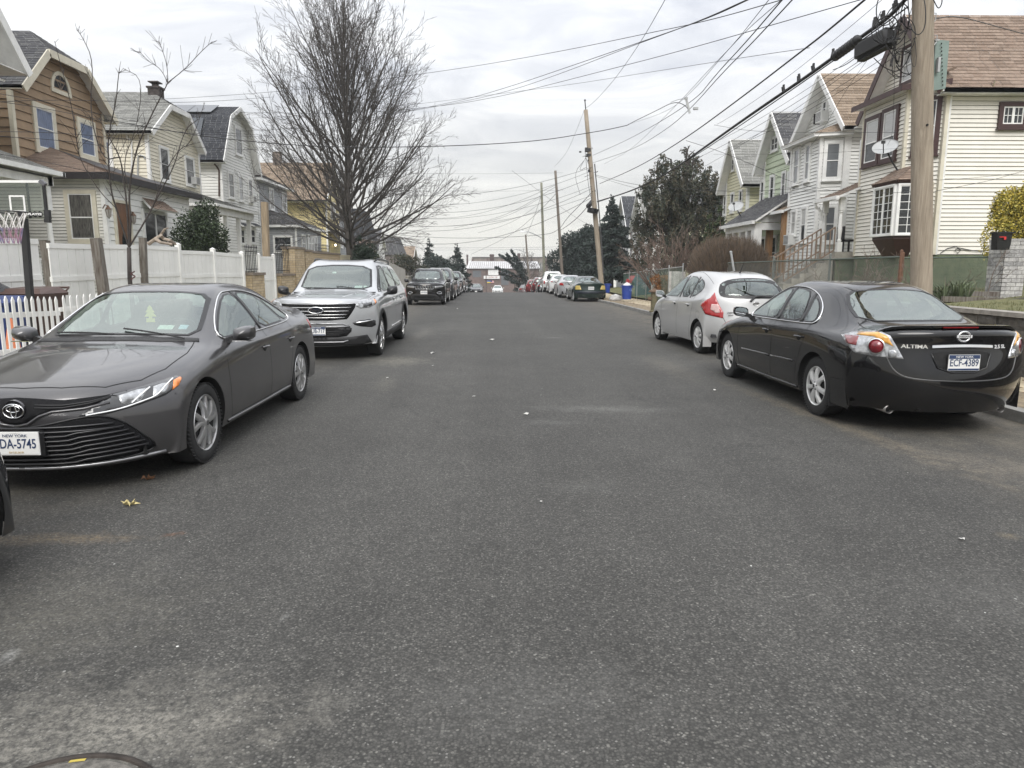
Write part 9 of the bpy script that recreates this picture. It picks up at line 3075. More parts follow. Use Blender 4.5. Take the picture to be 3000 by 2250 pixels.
m.transform(Matrix.Translation((lc.x,hy+BK-.026,lc.z))@Matrix.Rotation(PI/2,4,'X'))
hx_=MB()
for k in range(3):
 cx2=lc.x-.068+k*.068
 hx_.add([(cx2+math.cos(R(60*j+30))*.046,hy+BK-.018,lc.z+math.sin(R(60*j+30))*.046)for j in range(6)],[tuple(range(6))])
m.transform(Matrix.Translation((lc.x,0,lc.z))@Matrix.Diagonal((.74,1,.62,1))@Matrix.Translation((-lc.x,0,-lc.z)))
mk_=part('emblem',hx_,M_BLACK,bb,W_=1)
part('lettering',m,M_WHITE,mk_,W_=1,fix=False)
rc_=q(22,621,-.62)
ring=[(rc_.x+math.cos(2*PI*k/32)*.228,rc_.y+math.sin(2*PI*k/32)*.228,rc_.z)for k in range(32)]
hp=part('rim',MB().tube([Vector(p_)for p_ in ring],.010,6,closed=True).beam((rc_.x+.05,rc_.y+.2,rc_.z-.01),(q(68,640).x,hy-.12,q(0,645).z+.02),.10,.05),M_BLACK,t,W_=1)
nt_a,nt_b=MB(),MB()
for k in range(12):
 for s_ in(1,-1):
  P_s=[]
  for j in range(7):
   f=j/6
   a=2*PI*(k+s_*f*1.5)/12
   r_=.222-.11*f**.7
   P_s.append(Vector((rc_.x+math.cos(a)*r_,rc_.y+math.sin(a)*r_,rc_.z-.42*f)))
  nt_a.tube(P_s[:4],.006,4)
  nt_b.tube(P_s[3:],.006,4)
part('net',nt_a,mat('net_white',(.70,.68,.66),.8),hp,W_=1)
part('net_lower',nt_b,mat('net_red_blue',(.45,.22,.25),.8,var=.6,vscale=6,col2=(.16,.2,.36)),hp,W_=1)
BRK=[mat('buff_brick_'+s_,c_,.85,var=.15,vscale=14,bump=.4,bscale=60)for s_,c_ in(('a',(.47,.37,.235)),('b',(.41,.32,.20)),('c',(.52,.42,.28)))]
M_MORT=mat('grey_mortar',(.23,.21,.18),.95)
XB=-8.7
def brick_thing(label,y0,y1,zt,group,x=XB,dx=.2,cap=True,seed=1,single=True,bl=.21):
 zb=yard_z(x,(y0+y1)/2)-.05
 t=thing('brick_wall',label,'wall',(x,(y0+y1)/2,zb),0,group)
 for(O,Hh,Nn,a,b)in(((x+dx,0,0),(0,1,0),(1,0,0),y0,y1),((0,y0,0),(1,0,0),(0,-1,0),x-dx,x+dx)):
  brick_courses(t,O,Hh,Nn,a,b,zb,zt,BRK,bl=bl,bh=.085,j=.012,wallm=M_MORT,single=single,seed=seed,thick=.1)
 part('core',MB().box(x-dx+.02,x+dx-.11,y0+.11,y1-.02,zb,zt),M_MORT,t,W_=1)
 if cap:
  part('cap_stone',MB().box(x-dx-.05,x+dx+.05,y0-.05,y1+.05,zt,zt+.09),mat('cap_stone',(.20,.165,.13),.9,var=.3,vscale=8),t,W_=1)
 return t
y_a,y_b,y_c,y_d=fy_(718),fy_(757),fy_(804),fy_(846)
brick_thing('low buff brick wall below the iron fence, before the gate leaf',y_a,y_b-.1,fz_(740,806),'buff brick walls',seed=1)
brick_thing('low buff brick wall beyond the white gate leaf',y_c+.1,y_d,fz_(820,808),'buff brick walls',seed=2)
brick_thing('tall buff brick pier next to the arched iron gate',y_d,fy_(874),fz_(860,730),'buff brick walls',dx=.26,seed=3)
brick_thing('second buff brick pier farther from the white gate leaf',fy_(878),fy_(900),fz_(885,737),'buff brick walls',dx=.24,seed=4)
brick_thing('long buff brick wall running on behind the silver suv',fy_(900),fy_(985),fz_(940,744),'buff brick walls',seed=5,single=False)
def iron(label,y0,y1,zb,zt,arch=False,X=XB,n=None):
 t=thing('iron_fence',label,'fence',(X,(y0+y1)/2,zb),0,'black iron fence panels')
 for z in(zb+.12,zt-.22):
  part('rail',MB().box(X-.015,X+.015,y0,y1,z,z+.03),M_BLACK,t,W_=1)
 n=n or int((y1-y0)/.14)
 for k in range(n+1):
  y=y0+(y1-y0)*k/n
  e=.28*math.sin(PI*k/n)if arch else 0
  mb=MB().box(X-.008,X+.008,y-.008,y+.008,zb,zt-.08+e)
  mb.lathe([(.008,zt-.10+e),(.030,zt-.06+e),(.001,zt+.03+e)],(X,y,0),'z',6)
  mb.lathe([(.001,zt-.30),(.025,zt-.28),(.001,zt-.26)],(X,y,0),'z',6)
  part('bar',mb,M_BLACK,t,W_=1)
 if arch:
  part('arch_bar',MB().tube([(X,y0+(y1-y0)*k/12,zt-.16+.28*math.sin(PI*k/12))for k in range(13)],.016,6),M_BLACK,t,W_=1)
  part('scroll',MB().tube([(X,(y0+y1)/2+math.cos(k*.5)*(.20-k*.008),zt-.35+math.sin(k*.5)*(.20-k*.008))for k in range(20)],.012,5),M_BLACK,t,W_=1)
 return t
iron('black iron fence with spear tips on the low brick wall',y_a+.05,y_b-.15,fz_(740,804)+.05,fz_(740,720),n=7)
iron('arched black iron gate with scroll work beside the brick pier',y_c+.2,y_d-.05,fz_(820,806)+.05,fz_(820,722),True,n=8)
iron('short black iron fence between the far brick piers',fy_(925),fy_(965),fz_(940,744),fz_(940,715),n=10)
panel_section('beige vinyl fence section in front of the tall bare tree',fy_(990),fy_(1078),fz_(990,746),fz_(1078,750),m=M_VINYLB,posts=(1,1),group='beige fence sections',z0=.3,capz=.02)
panel_section('beige vinyl fence section ending beside the grey plank fence',fy_(1078),fy_(1108),fz_(1078,750),fz_(1108,752),m=M_VINYLB,posts=(0,1),group='beige fence sections',z0=.2,capz=.06)
t=thing('plank_fence','weathered pale grey plank fence behind the silver suv','fence',(XF,60,0),0)
ya_,yb_=fy_(1112),fy_(1186)
nb_=26
M_PLANK=mat('pale_grey_plank',(.42,.40,.36),.9,var=.3,vscale=3,stretch=(5,5,.5),dirt=.5)
for k in range(nb_):
 a,b=ya_+(yb_-ya_)*k/nb_,ya_+(yb_-ya_)*(k+1)/nb_
 u=1112+74*k/nb_
 zt_=fz_(1130,757)+rnd.uniform(-.04,.04)-.9*k/nb_
 part('plank',MB().box(XF-.01,XF+.015,a+.015,b-.015,-1.2,zt_),M_PLANK,t,W_=1)
part('rail',MB().beam((XF-.03,ya_,1.0),(XF-.03,yb_,.2),.04,.09),M_PLANK,t,W_=1)
t=thing('block_wall','pale concrete wall segment beside the black suv','wall',(XF+.3,70,-1))
part('wall',MB().box(XF-.1,XF+.2,yb_+.5,yb_+14,-2,.75),M_CONC,t,W_=1)
part('coping',MB().box(XF-.15,XF+.25,yb_+.45,yb_+14.1,.75,.85),M_CONC,t,W_=1)
dw=MB()
for pts in(((435,715),(455,700),(470,690),(482,672),(492,668)),((470,690),(480,700),(500,705),(515,716)),((455,700),(470,710),(505,716))):
 dw.tube([at_y(u,v,16.2+rnd.uniform(0,.3))for u,v in pts],[.045-.007*k for k in range(len(pts))],6)
tag(part('driftwood',dw,mat('bleached_wood',(.30,.25,.20),.9,var=.4,vscale=8)),'twisted bleached driftwood branch sticking up above the white fence','branch')
ob=at_y(391,806,12.9)
ot=thing('tree_ornament','small dark red scrolled ornament hung on the young tree trunk','ornament',tuple(ob))
part('scroll',MB().tube([ob+Vector((math.cos(k*.8)*.035,-.02,.07-k*.012))for k in range(14)],.012,5),mat('dark_red_iron',(.07,.02,.02),.5),ot,W_=1)
part('bracket',MB().tube([ob+Vector((-.09,0,.09)),ob+Vector((-.03,-.02,.06)),ob+Vector((.0,-.02,.0))],.010,5),M_IRON,ot,W_=1)
# -------------------------- lawn side: retaining wall, pillar, chain link
M_BLK=[mat('dark_stone_'+s_,c_,.95,var=.35,vscale=9,bump=1.0,bscale=22)for s_,c_ in(('a',(.105,.098,.088)),('b',(.080,.076,.070)),('c',(.13,.12,.105)))]
t=thing('retaining_wall','retaining wall of dark split stone blocks with pale cap beside the black sedan','wall',(7.3,8,0))
rs=random.Random(2)
for r_ in range(5):
 z0,z1=.10+r_*.165,.10+r_*.165+.158
 y=-2.0+(.2 if r_%2 else 0)
 while y<12.8:
  L=.40
  dx=rs.uniform(-.012,.018)
  if y>3:
   mb=MB()
   n=3
   vs=[]
   for i in range(n+1):
    for j in range(n+1):
     e=0 if i in(0,n)or j in(0,n)else rs.uniform(.004,.03)
     vs.append((7.18+dx-e,y+.006+(L-.012)*i/n,z0+(z1-z0)*j/n))
   fs=[(i*(n+1)+j,(i+1)*(n+1)+j,(i+1)*(n+1)+j+1,i*(n+1)+j+1)for i in range(n)for j in range(n)]
   mb.add(vs,fs)
   mb.box(7.18+dx+.001,7.32,y+.006,y+L-.006,z0,z1)
   part('stone_block',mb,M_BLK[rs.randrange(3)],t,W_=1)
  y+=L
for k in range(17):
 y=-2+k*.88
 part('cap_block',MB().box(7.13+rs.uniform(-.006,.006),7.42,y+.005,y+.875,.925,.99),mat('wall_cap',(.30,.28,.25),.9,var=.3,vscale=8,bump=.5,dirt=.4),t,W_=1)
part('backing',MB().box(7.22,7.40,-2,12.9,-.1,.92),M_BLK[1],t,W_=1)
part('return_wall',MB().box(7.24,9.5,12.85,13.0,0,.95),M_BLK[1],t,W_=1)
tag(part('garden_edging',MB().beam(at_y(2700,858,14.6),at_y(2925,862,14.4),.10,.10).beam(at_y(2760,876,13.2),at_y(2935,880,13.0),.10,.10),M_OLDWOOD),'dark weathered timber edging across the lawn bank','edging')
sb=MB()
for k in range(12):
 a,b=k/12,(k+1)/12
 y0_,y1_=13.3,14.4
 x0_,x1_=8.2+3.6*a,8.2+3.6*b
 sb.add([(x0_,y0_,yard_z(x0_,y0_)+.035),(x1_,y0_,yard_z(x1_,y0_)+.035),(x1_,y1_,yard_z(x1_,y1_)+.035),(x0_,y1_,yard_z(x0_,y1_)+.035)],[(0,1,2,3)])
tag(part('soil',sb,M_SOIL),kind='structure')
py=15.2
a_,b__=at_y(2929,865,py),at_y(2994,865,py)
ztp=at_y(2960,706,py).z
zbp=yard_z((a_.x+b__.x)/2,py)-.03
t=thing('stone_pillar','pale grey stone brick pillar carrying the letter box','pillar',((a_.x+b__.x)/2,py,zbp))
STN=[mat('pale_stone_'+s_,c_,.9,var=.35,vscale=9,bump=1.0,bscale=30)for s_,c_ in(('a',(.42,.41,.40)),('b',(.33,.325,.32)),('c',(.50,.49,.47)))]
w_p=b__.x-a_.x
brick_courses(t,(0,py,0),(1,0,0),(0,-1,0),a_.x,b__.x,zbp,ztp,STN,bl=.21,bh=.075,j=.012,wallm=mat('pale_mortar',(.26,.25,.24),.95),single=True,seed=7)
brick_courses(t,(a_.x,0,0),(0,1,0),(-1,0,0),py+.0,py+w_p,zbp,ztp,STN,bl=.21,bh=.075,j=.012,wallm=mat('pale_mortar',(.26,.25,.24)),single=True,seed=8)
part('core',MB().box(a_.x+.09,b__.x,py+.1,py+w_p,zbp,ztp-.01),M_MORT,t,W_=1)
part('cap_stone',MB().box(a_.x-.02,b__.x+.02,py-.02,py+w_p,ztp,ztp+.05),STN[0],t,W_=1)
lb=thing('letter_box','black plastic letter box with red flag on the stone pillar','letter box',(a_.x,py-.1,ztp-.2))
c0,c1=at_y(2914,684,py-.12),at_y(2952,732,py-.12)
part('body',MB().add([(c0.x,py-.22,c0.z),(c1.x,py-.22,c0.z),(c1.x,py-.02,c0.z),(c0.x,py-.02,c0.z),(c0.x+.03,py-.20,c1.z),(c1.x-.02,py-.20,c1.z),(c1.x-.02,py-.02,c1.z),(c0.x+.03,py-.02,c1.z)],[(0,1,2,3),(4,7,6,5),(0,4,5,1),(1,5,6,2),(2,6,7,3),(3,7,4,0)]),M_BLACK,lb,W_=1)
part('lid',MB().prism([(c0.x-.02,py-.25,c0.z),(c1.x+.04,py-.25,c0.z),(c1.x+.04,py,c0.z),(c0.x-.02,py,c0.z)],(0,0,.03)),M_BLACK,lb,W_=1)
f0,f1=at_y(2929,693,py-.24),at_y(2947,702,py-.24)
part('flag',MB().box(f0.x,f1.x,py-.245,py-.235,f0.z-.018,f0.z).box(f1.x-.045,f1.x,py-.246,py-.236,f1.z,f0.z-.018),mat('flag_red_plastic',(.55,.03,.03),.4),lb,W_=1)
M_WIRE=mat('fence_wire',(.13,.145,.135),.7)
M_RUST=mat('rusty_post',(.15,.075,.045),.8,var=.4,vscale=10)
def chainlink(label,P0,P1,zb0,zb1,zt0,zt1,posts,pitch=.075,m=None,pm=None,r=.0022):
 P0,P1=Vector((*P0,0)),Vector((*P1,0))
 L=(P1-P0).length
 t=thing('chain_link_fence',label,'fence',tuple(((P0+P1)/2).xy)+(zb0,),0,'chain link fences')
 mb=MB()
 nrm=Vector((-(P1-P0).y,(P1-P0).x,0)).normalized()
 def W(s_,f):
  a=P0.lerp(P1,s_/L)
  k=s_/L
  zb,zt=zb0+(zb1-zb0)*k,zt0+(zt1-zt0)*k
  return Vector((a.x,a.y,zb+(zt-zb)*f))
 H_f=(zt0-zb0)
 nv=int(H_f/pitch)
 k=-H_f
 while k<L:
  for sg_ in(1,-1):
   s0,s1=(k,k+H_f)if sg_>0 else(k+H_f,k)
   f0,f1=.0,1.0
   a0,a1=s0,s1
   if a1!=a0:
    if a0<0:f0=(0-a0)/(a1-a0);a0=0
    if a0>L:f0=(L-s0)/(s1-s0);a0=L
    if a1<0:f1=(0-s0)/(s1-s0);a1=0
    if a1>L:f1=(L-s0)/(s1-s0);a1=L
   if f1>f0+.01 and 0<=a0<=L and 0<=a1<=L:
    p,q_=W(a0,f0),W(a1,f1)
    d=(q_-p).normalized()
    sd=d.cross(nrm).normalized()*r
    nn2=nrm*r
    mb.add([p-sd,p+nn2,p+sd,q_-sd,q_+nn2,q_+sd],[(0,1,4,3),(1,2,5,4),(2,0,3,5)])
  k+=pitch
 o=part('wire_mesh',mb,m or M_WIRE,t,W_=1,fix=False)
 o['kind']='stuff'
 part('top_rail',MB().tube([W(0,1),W(L,1)],.020,7),pm or M_STEEL,t,W_=1)
 for s_,rm in posts:
  p=W(s_,0)
  q_=W(s_,1)+Vector((0,0,.10))
  part('post',MB().tube([p-Vector((0,0,.3)),q_],.028,8).lathe([(.034,q_.z),(.03,q_.z+.03),(.001,q_.z+.05)],(q_.x,q_.y,0),'z',8),rm,t,W_=1)
 return t
pA,pB=at_x(2640,753,7.95),at_x(2245,753,7.95)
ycl=pA.y
chainlink('chain link fence along the sidewalk between the pole and the brown hedge',(7.95,ycl),(7.95,pB.y+3.5),.72,.35,pA.z,pB.z-.15,((0,M_RUST),(3.0,M_WIRE),(6.5,M_WIRE)),.07,M_WIRE,mat('green_rail',(.06,.08,.065),.6),.0032)
yq=17.6
qa,qb=at_y(2646,756,yq),at_y(2928,750,yq)
chainlink('chain link fence crossing the lawn in front of the green brick base',(qa.x,yq),(qb.x+1.5,yq),yard_z(10,yq),yard_z(11,yq),qa.z,qb.z,((0,M_RUST),(qb.x-qa.x-.06,M_RUST)),.07,M_WIRE,mat('green_rail',(.06,.08,.065)),.0030)
f1y,f2y=30.5,45.0
chainlink('green chain link fence behind the blue bins',(7.95,f1y),(7.95,f2y),.12,-.1,at_x(2150,780,7.95).z,at_x(1890,805,7.95).z,((0,M_STEEL),(2.5,M_STEEL),(5,M_STEEL),(7.5,M_STEEL),(10,M_STEEL),(12.5,M_STEEL)),.10,mat('green_wire',(.10,.17,.14),.6),M_STEEL,.004)
for(u0,u1,vt,vb,y,lab)in((1909,1919,796,838,36.5,'narrow white board leaning in the torn fence'),(1961,1990,795,842,32.5,'wide peeling white board in the torn fence, the larger of two'),(1992,2006,796,842,31.6,'narrow peeling white board right of the wide one')):
 a_,b__=at_y(u0,vt,y),at_y(u1,vb,y)
 o=part('fence_board',MB().box(a_.x,b__.x,y-.03,y+.03,b__.z-.2,a_.z),mat('peeling_white',(.62,.60,.57),.8,var=.3,vscale=4,dirt=.8))
 tag(o,lab,'board','white boards in the torn fence')
a_,b__=at_y(1856,798,42),at_y(1908,850,42)
t=thing('play_tent','teal tarpaulin covered heap behind the chain link fence','tarpaulin',(8.5,42,-.1),0)
vs,fs=[],[]
for i in range(7):
 for j in range(7):
  x=a_.x+(b__.x-a_.x)*i/6
  y=41.4+1.4*j/6
  z=-.2+(a_.z+.2)*(1-abs(i-3)**4/240)*(1-abs(j-3)**3/60)*rnd.uniform(.93,1.03)
  vs.append((x,y,max(-.2,z)))
fs=[(i*7+j,(i+1)*7+j,(i+1)*7+j+1,i*7+j+1)for i in range(6)for j in range(6)]
mb=MB().add(vs,fs)
for i in range(6):
 mb.add([vs[i*7],vs[(i+1)*7],(vs[(i+1)*7][0],41.4,-.4),(vs[i*7][0],41.4,-.4)],[(0,1,2,3)])
part('tarpaulin',mb,mat('teal_tarp',(.035,.085,.10),.6,var=.4,vscale=3),t,S_=1,W_=1)
wc=at_y(1887,838,41.3)
tw=MB()
for k in range(10):
 a=2*PI*k/10
 tw.beam(wc,wc+Vector((math.cos(a)*.20,0,math.sin(a)*.20)),.022,.02)
tag(part('toy_wheel',tw,M_STEEL),'small white spoked wheel lying against the teal tarpaulin','wheel')
p=at_y(1853,815,43.2)
tag(part('red_toy_car',MB().cbox((p.x,43.2,p.z),(.45,.5,.28),None,.7).cbox((p.x-.05,43.2,p.z-.2),(.6,.6,.2)).cbox((p.x-.3,43.1,p.z-.15),(.12,.12,.22)),mat('toy_red',(.45,.04,.05),.45)),'red plastic toy beside the teal tarpaulin','toy')
def tub(label,u0,u1,vt,vb,y,filled):
 a_,b__=at_y(u0,vt,y),at_y(u1,vb,y)
 cx=(a_.x+b__.x)/2
 w_=(b__.x-a_.x)/2
 z0,z1=b__.z,a_.z
 t=thing('recycling_bin',label,'bin',(cx,y,z0),0,'blue bins on the verge')
 part('tub',MB().lathe([(.001,z0+.01),(w_*.80,z0+.01),(w_*.95,z1-.05),(w_*1.03,z1-.05),(w_*1.03,z1),(w_*.97,z1),(w_*.94,z1-.06),(.001,z1-.1)],(cx,y,0),'z',28),M_BINBL,t,S_=False,W_=1)
 for s_ in(-1,1):
  part('handle',MB().tube([(cx+s_*w_*.98,y-.08,z1-.10),(cx+s_*(w_*.98+.07),y-.05,z1-.08),(cx+s_*(w_*.98+.07),y+.05,z1-.08),(cx+s_*w_*.98,y+.08,z1-.10)],.016,6),M_BINBL,t,W_=1)
 if filled:
  hp_=MB()
  rs=random.Random(8)
  vs=[]
  for i in range(5):
   for k in range(10):
    f=i/4
    a=2*PI*k/10
    r_=w_*.9*(1-f)**.5*rs.uniform(.8,1.05)
    vs.append((cx+math.cos(a)*r_,y+math.sin(a)*r_,z1-.05+.20*f+rs.uniform(-.02,.03)))
  hp_.add(vs,[(i*10+k,i*10+(k+1)%10,(i+1)*10+(k+1)%10,(i+1)*10+k)for i in range(4)for k in range(10)])
  tag(part('plastic_bags',hp_,mat('white_plastic_bag',(.66,.66,.66),.4,bump=.8,bscale=20),S_=1),'white plastic bags heaped on the nearer blue bin','bags')
  ar=MB()
  for k in range(3):
   a=2*PI*k/3+.4
   a2=a+1.4
   ar.beam((cx+w_*.55+math.cos(a)*.06,y-w_*.80,z1-.22+math.sin(a)*.06),(cx+w_*.55+math.cos(a2)*.06,y-w_*.80,z1-.22+math.sin(a2)*.06),.022,.02)
  part('arrows_mark',ar,mat('pale_blue_print',(.25,.36,.62),.5),t,W_=1)
 return t
tub('nearer and larger blue bin filled with white bags on the verge',1821,1852,836,877,36.0,True)
tub('farther blue bin at the foot of the leaning pole',1770,1788,831,858,42.5,False)
p=at_y(1803,872,37.2)
vs=[]
rs=random.Random(13)
for i in range(6):
 for k in range(12):
  a,f=2*PI*k/12,i/5
  r_=(1-f**2)**.5*rs.uniform(.85,1.1)
  vs.append((p.x+math.cos(a)*.36*r_,37.2+math.sin(a)*.28*r_,p.z-.14+.34*f))
tag(part('refuse_sack',MB().add(vs,[(i*12+k,i*12+(k+1)%12,(i+1)*12+(k+1)%12,(i+1)*12+k)for i in range(5)for k in range(12)]),mat('clear_plastic_bag',(.45,.44,.42),.35,bump=1.0,bscale=12,var=.5,vscale=6),S_=1),'clear plastic refuse sack lying beside the nearer blue bin','rubbish bag')
hb,ht=at_y(1915,905,25.2),at_y(1915,843,25.2)
hx,hyy=hb.x,25.2
z0,z1=road_z(25)+.12,ht.z
t=thing('fire_hydrant','squat mossy brown fire hydrant with wide cap near the hatchback','hydrant',(hx,hyy,z0))
M_HYD=mat('mossy_hydrant',(.17,.145,.085),.85,var=.5,vscale=8,bump=.6,col2=(.09,.085,.05))
part('barrel',MB().lathe([(.16,z0),(.16,z0+.04),(.11,z0+.06),(.11,z1-.16),(.14,z1-.15)],(hx,hyy,0),'z',12),M_HYD,t,W_=1)
part('cap',MB().lathe([(.20,z1-.16),(.20,z1-.12),(.07,z1-.04),(.05,z1),(.001,z1)],(hx,hyy,0),'z',6),mat('hydrant_rust',(.13,.085,.055),.85,var=.4,vscale=9),t,W_=1)
part('nozzle',MB().lathe([(.001,-.22),(.07,-.22),(.075,-.12),(.05,-.05)],(hx,hyy,z0+(z1-z0)*.55),'x',10),mat('hydrant_rust',(.13,.085,.055)),t,W_=1)
a_,b__=at_y(2141,738,19.0),at_y(2156,830,19.0)
d=(a_-b__)
tag(part('steel_post',MB().tube([b__-d*1.3,a_],.032,8).lathe([(.04,a_.z-.01),(.036,a_.z+.02),(.001,a_.z+.03)],(a_.x,a_.y,0),'z',8),M_STEEL),'slanting galvanised steel post in front of the brown hedge','post')
# -------------------------- utility poles
def pole(label,base,top,r0,r1,m,n=14,group='utility poles'):
 b_,t_=Vector(base),Vector(top)
 t=thing('utility_pole',label,'utility pole',tuple(b_),0,group)
 P_s=[b_.lerp(t_,k/10)for k in range(11)]
 part('shaft',MB().tube(P_s,[r0+(r1-r0)*k/10 for k in range(11)],n),m,t,S_=1,W_=1)
 return t
Y0=10.6
pb,pt0=at_y(2699,845,Y0),at_y(2704,0,Y0)
d0=(pt0-pb).normalized()
base0=pb-d0*((pb.z-.1)/d0.z)
top0=base0+d0*10.2
pN=pole('thick pale wooden utility pole in front of the ivory house',base0,top0,.152,.126,M_POLE,20)
P0=lambda z:base0+d0*((z-base0.z)/d0.z)
ut=MB().beam(at_y(2752,118,Y0),at_y(2756,262,Y0),.10,.13,up=(0,1,0))
s0,s1=at_y(2742,116,Y0+.05),at_y(2768,260,Y0+.05)
sgn=thing('sign_back','green grey ribbed metal sign seen edge on beside the thick pole','street sign',(s0.x,Y0,s1.z))
part('plate',MB().prism([(s0.x,Y0+.05,s0.z),(s1.x-.012,Y0+.03,s0.z-.02),(s1.x,Y0+.03,s1.z),(s0.x+.01,Y0+.05,s1.z-.03)],(0,.03,0)),mat('sign_green_grey',(.20,.26,.235),.5,.2,var=.15,vscale=5),sgn,W_=1)
hl_=MB()
for k in range(12):
 p=at_y(2758+k*.35,128+k*11,Y0+.02)
 hl_.cbox(p,(.012,.01,.02))
part('slot',hl_,M_DARKCAV,sgn,W_=1)
part('bracket',MB().cbox(at_y(2749,190,Y0),(.035,.05,.20)).cbox(at_y(2744,118,Y0),(.06,.04,.02)),M_STEEL,sgn,W_=1)
hk=MB()
for(u,v)in((2738,45),(2741,110)):
 p=at_y(u,v,Y0-.05)
 hk.tube([p+Vector((-.02,0,.03)),p+Vector((.02,0,.03)),p+Vector((.02,0,-.06)),p+Vector((-.01,0,-.10))],.007,5)
part('hook',hk,M_STEEL,pN,W_=1)
part('knot_hole',MB().lathe([(.001,-.012),(.016,-.012),(.016,.01)],tuple(at_y(2716,366,Y0-.143)),'y',10),M_DARKCAV,pN,W_=1)
Y1=41.5
b1,t1=at_y(1763,845,Y1),at_y(1716,322,Y1)
d1=(t1-b1).normalized()
base1=b1-d1*((b1.z+.15)/d1.z)
pL=pole('tall leaning wooden utility pole beside the spruce',base1,t1,.16,.115,M_POLE)
tip1=t1+d1*.45
part('top_pin',MB().tube([t1,tip1],.03,6).lathe([(.02,0),(.06,.05),(.03,.12)],tuple(tip1),'z',8),M_MATTE,pL,W_=1)
Y2=66.0
b2,t2=at_y(1652,845,Y2),at_y(1627,500,Y2)
pole('second wooden utility pole beyond the leaning one',(b2.x,Y2,-1.2),t2,.15,.11,M_POLED)
Y3=78.0
b3,t3=at_y(1597,845,Y3),at_y(1586,535,Y3)
p3=pole('greenish utility pole with curved lamp arm',(b3.x,Y3,-1.8),t3,.16,.12,mat('greenish_pole',(.20,.20,.15),.9,var=.3,vscale=3))
def lamp_arm(par,Y,pts,hu,hv,m,k=1.0):
 P_s=[at_y(u,v,Y)for u,v in pts]
 a=part('lamp_arm',MB().tube([Vector(q_)for q_ in chaikin([tuple(p_)for p_ in P_s],2,False)],.055*k,7),M_STEEL,par,W_=1)
 h=at_y(hu,hv,Y)
 part('lamp_head',MB().lathe([(.02,.10),(.13,.06),(.16,.0),(.10,-.06),(.001,-.08)],(0,0,0),'z',10),M_STEEL,a)if False else part('lamp_head',MB().cbox(h,(.75*k,.30*k,.16*k),None,.7),M_STEEL,a,W_=1)
 part('photo_cell',MB().lathe([(.05*k,h.z+.08*k),(.05*k,h.z+.2*k),(.001,h.z+.21*k)],(h.x,h.y,0),'z',8),M_STEEL,a,W_=1)
lamp_arm(p3,Y3,((1590,699),(1570,688),(1552,680),(1540,678)),1532,678,None)
Y4=108.0
b4,t4=at_y(1553,850,Y4),at_y(1540,687,Y4)
p4=pole('small dark utility pole with lamp arm at the foot of the slope',(b4.x,Y4,-2.6),t4,.17,.12,M_POLED)
lamp_arm(p4,Y4,((1544,742),(1530,735),(1515,731),(1506,730)),1500,730,None,1.1)
for(u,vt_,y,lab)in((1424,790,120,'thin dark post left of the white car'),(1508,806,112,'thin rusty post at the foot of the slope'),(1612,780,96,'white thin post behind the pickup')):
 a_=at_y(u,vt_,y)
 tag(part('street_post',MB().tube([(a_.x,y,road_z(y)-.2),tuple(a_)],.05,7),M_IRON if 'white' not in lab[:6]else M_WHITE),lab,'post','thin posts down the street')
def closure(label,u0,v0,u1,v1,y0,y1,r,boxy=False):
 a_,b__=at_y(u0,v0,y0),at_y(u1,v1,y1)
 d=(b__-a_)
 t=thing('cable_closure',label,'cable box',tuple(a_),0,'black boxes hung on the cables')
 if boxy:
  u_=Vector((0,0,1))
  o=MB().beam(a_,b__,r*1.9,r*2.3)
  me=o.mesh('body')
  bm=bmesh.new();bm.from_mesh(me)
  bmesh.ops.bevel(bm,geom=bm.edges[:],offset=r*.45,segments=3,affect='EDGES')
  bm.to_mesh(me);bm.free()
  bd=part('body',me,M_MATTE,t,W_=1,auto=45)
  for k in range(2):
   c_=a_.lerp(b__,.42+k*.10)+Vector((0,-r*.96,-.01))
   part('orange_label',MB().cbox(c_,(.045,.006,.035),Matrix.Rotation(R(-25),3,'Y')),mat('orange_label',(.45,.13,.05),.6),bd,W_=1)
  kn=MB()
  rs=random.Random(3)
  for k in range(14):
   c_=a_.lerp(b__,.80+rs.uniform(0,.2))+Vector((rs.uniform(-.03,.03),rs.uniform(-r,0),rs.uniform(-r,r)))
   kn.tube([c_,c_+Vector((rs.uniform(.02,.09),-.03,rs.uniform(-.05,.05)))],.013,6)
  part('cable_gland',kn,M_CABLE,bd,W_=1)
 else:
  n=9
  pts=[a_.lerp(b__,k/n)for k in range(n+1)]
  rad_=[r*.25]+[r]*(n-1)+[r*.4]
  bd=part('body',MB().tube(pts,rad_,12),M_MATTE,t,S_=1,W_=1)
  rg_=MB()
  for k in range(1,n):
   rg_.tube([pts[k]-d.normalized()*.012,pts[k]+d.normalized()*.012],r*1.06,12)
  part('clamp_ring',rg_,M_BLACK,bd,W_=1)
 return t
closure('long ribbed black splice closure on the thick cable',2440,170,2520,112,12.6,11.6,.078)
closure('boxy black terminal with two orange labels next to the thick pole',2515,158,2612,105,11.5,10.8,.122,True)
closure('small black splice on the lines before the leaning pole',1722,606,1738,588,42.5,43.5,.14)
closure('short fat black box just below the small splice on the leaning pole',1735,625,1738,610,41.2,41.2,.30)
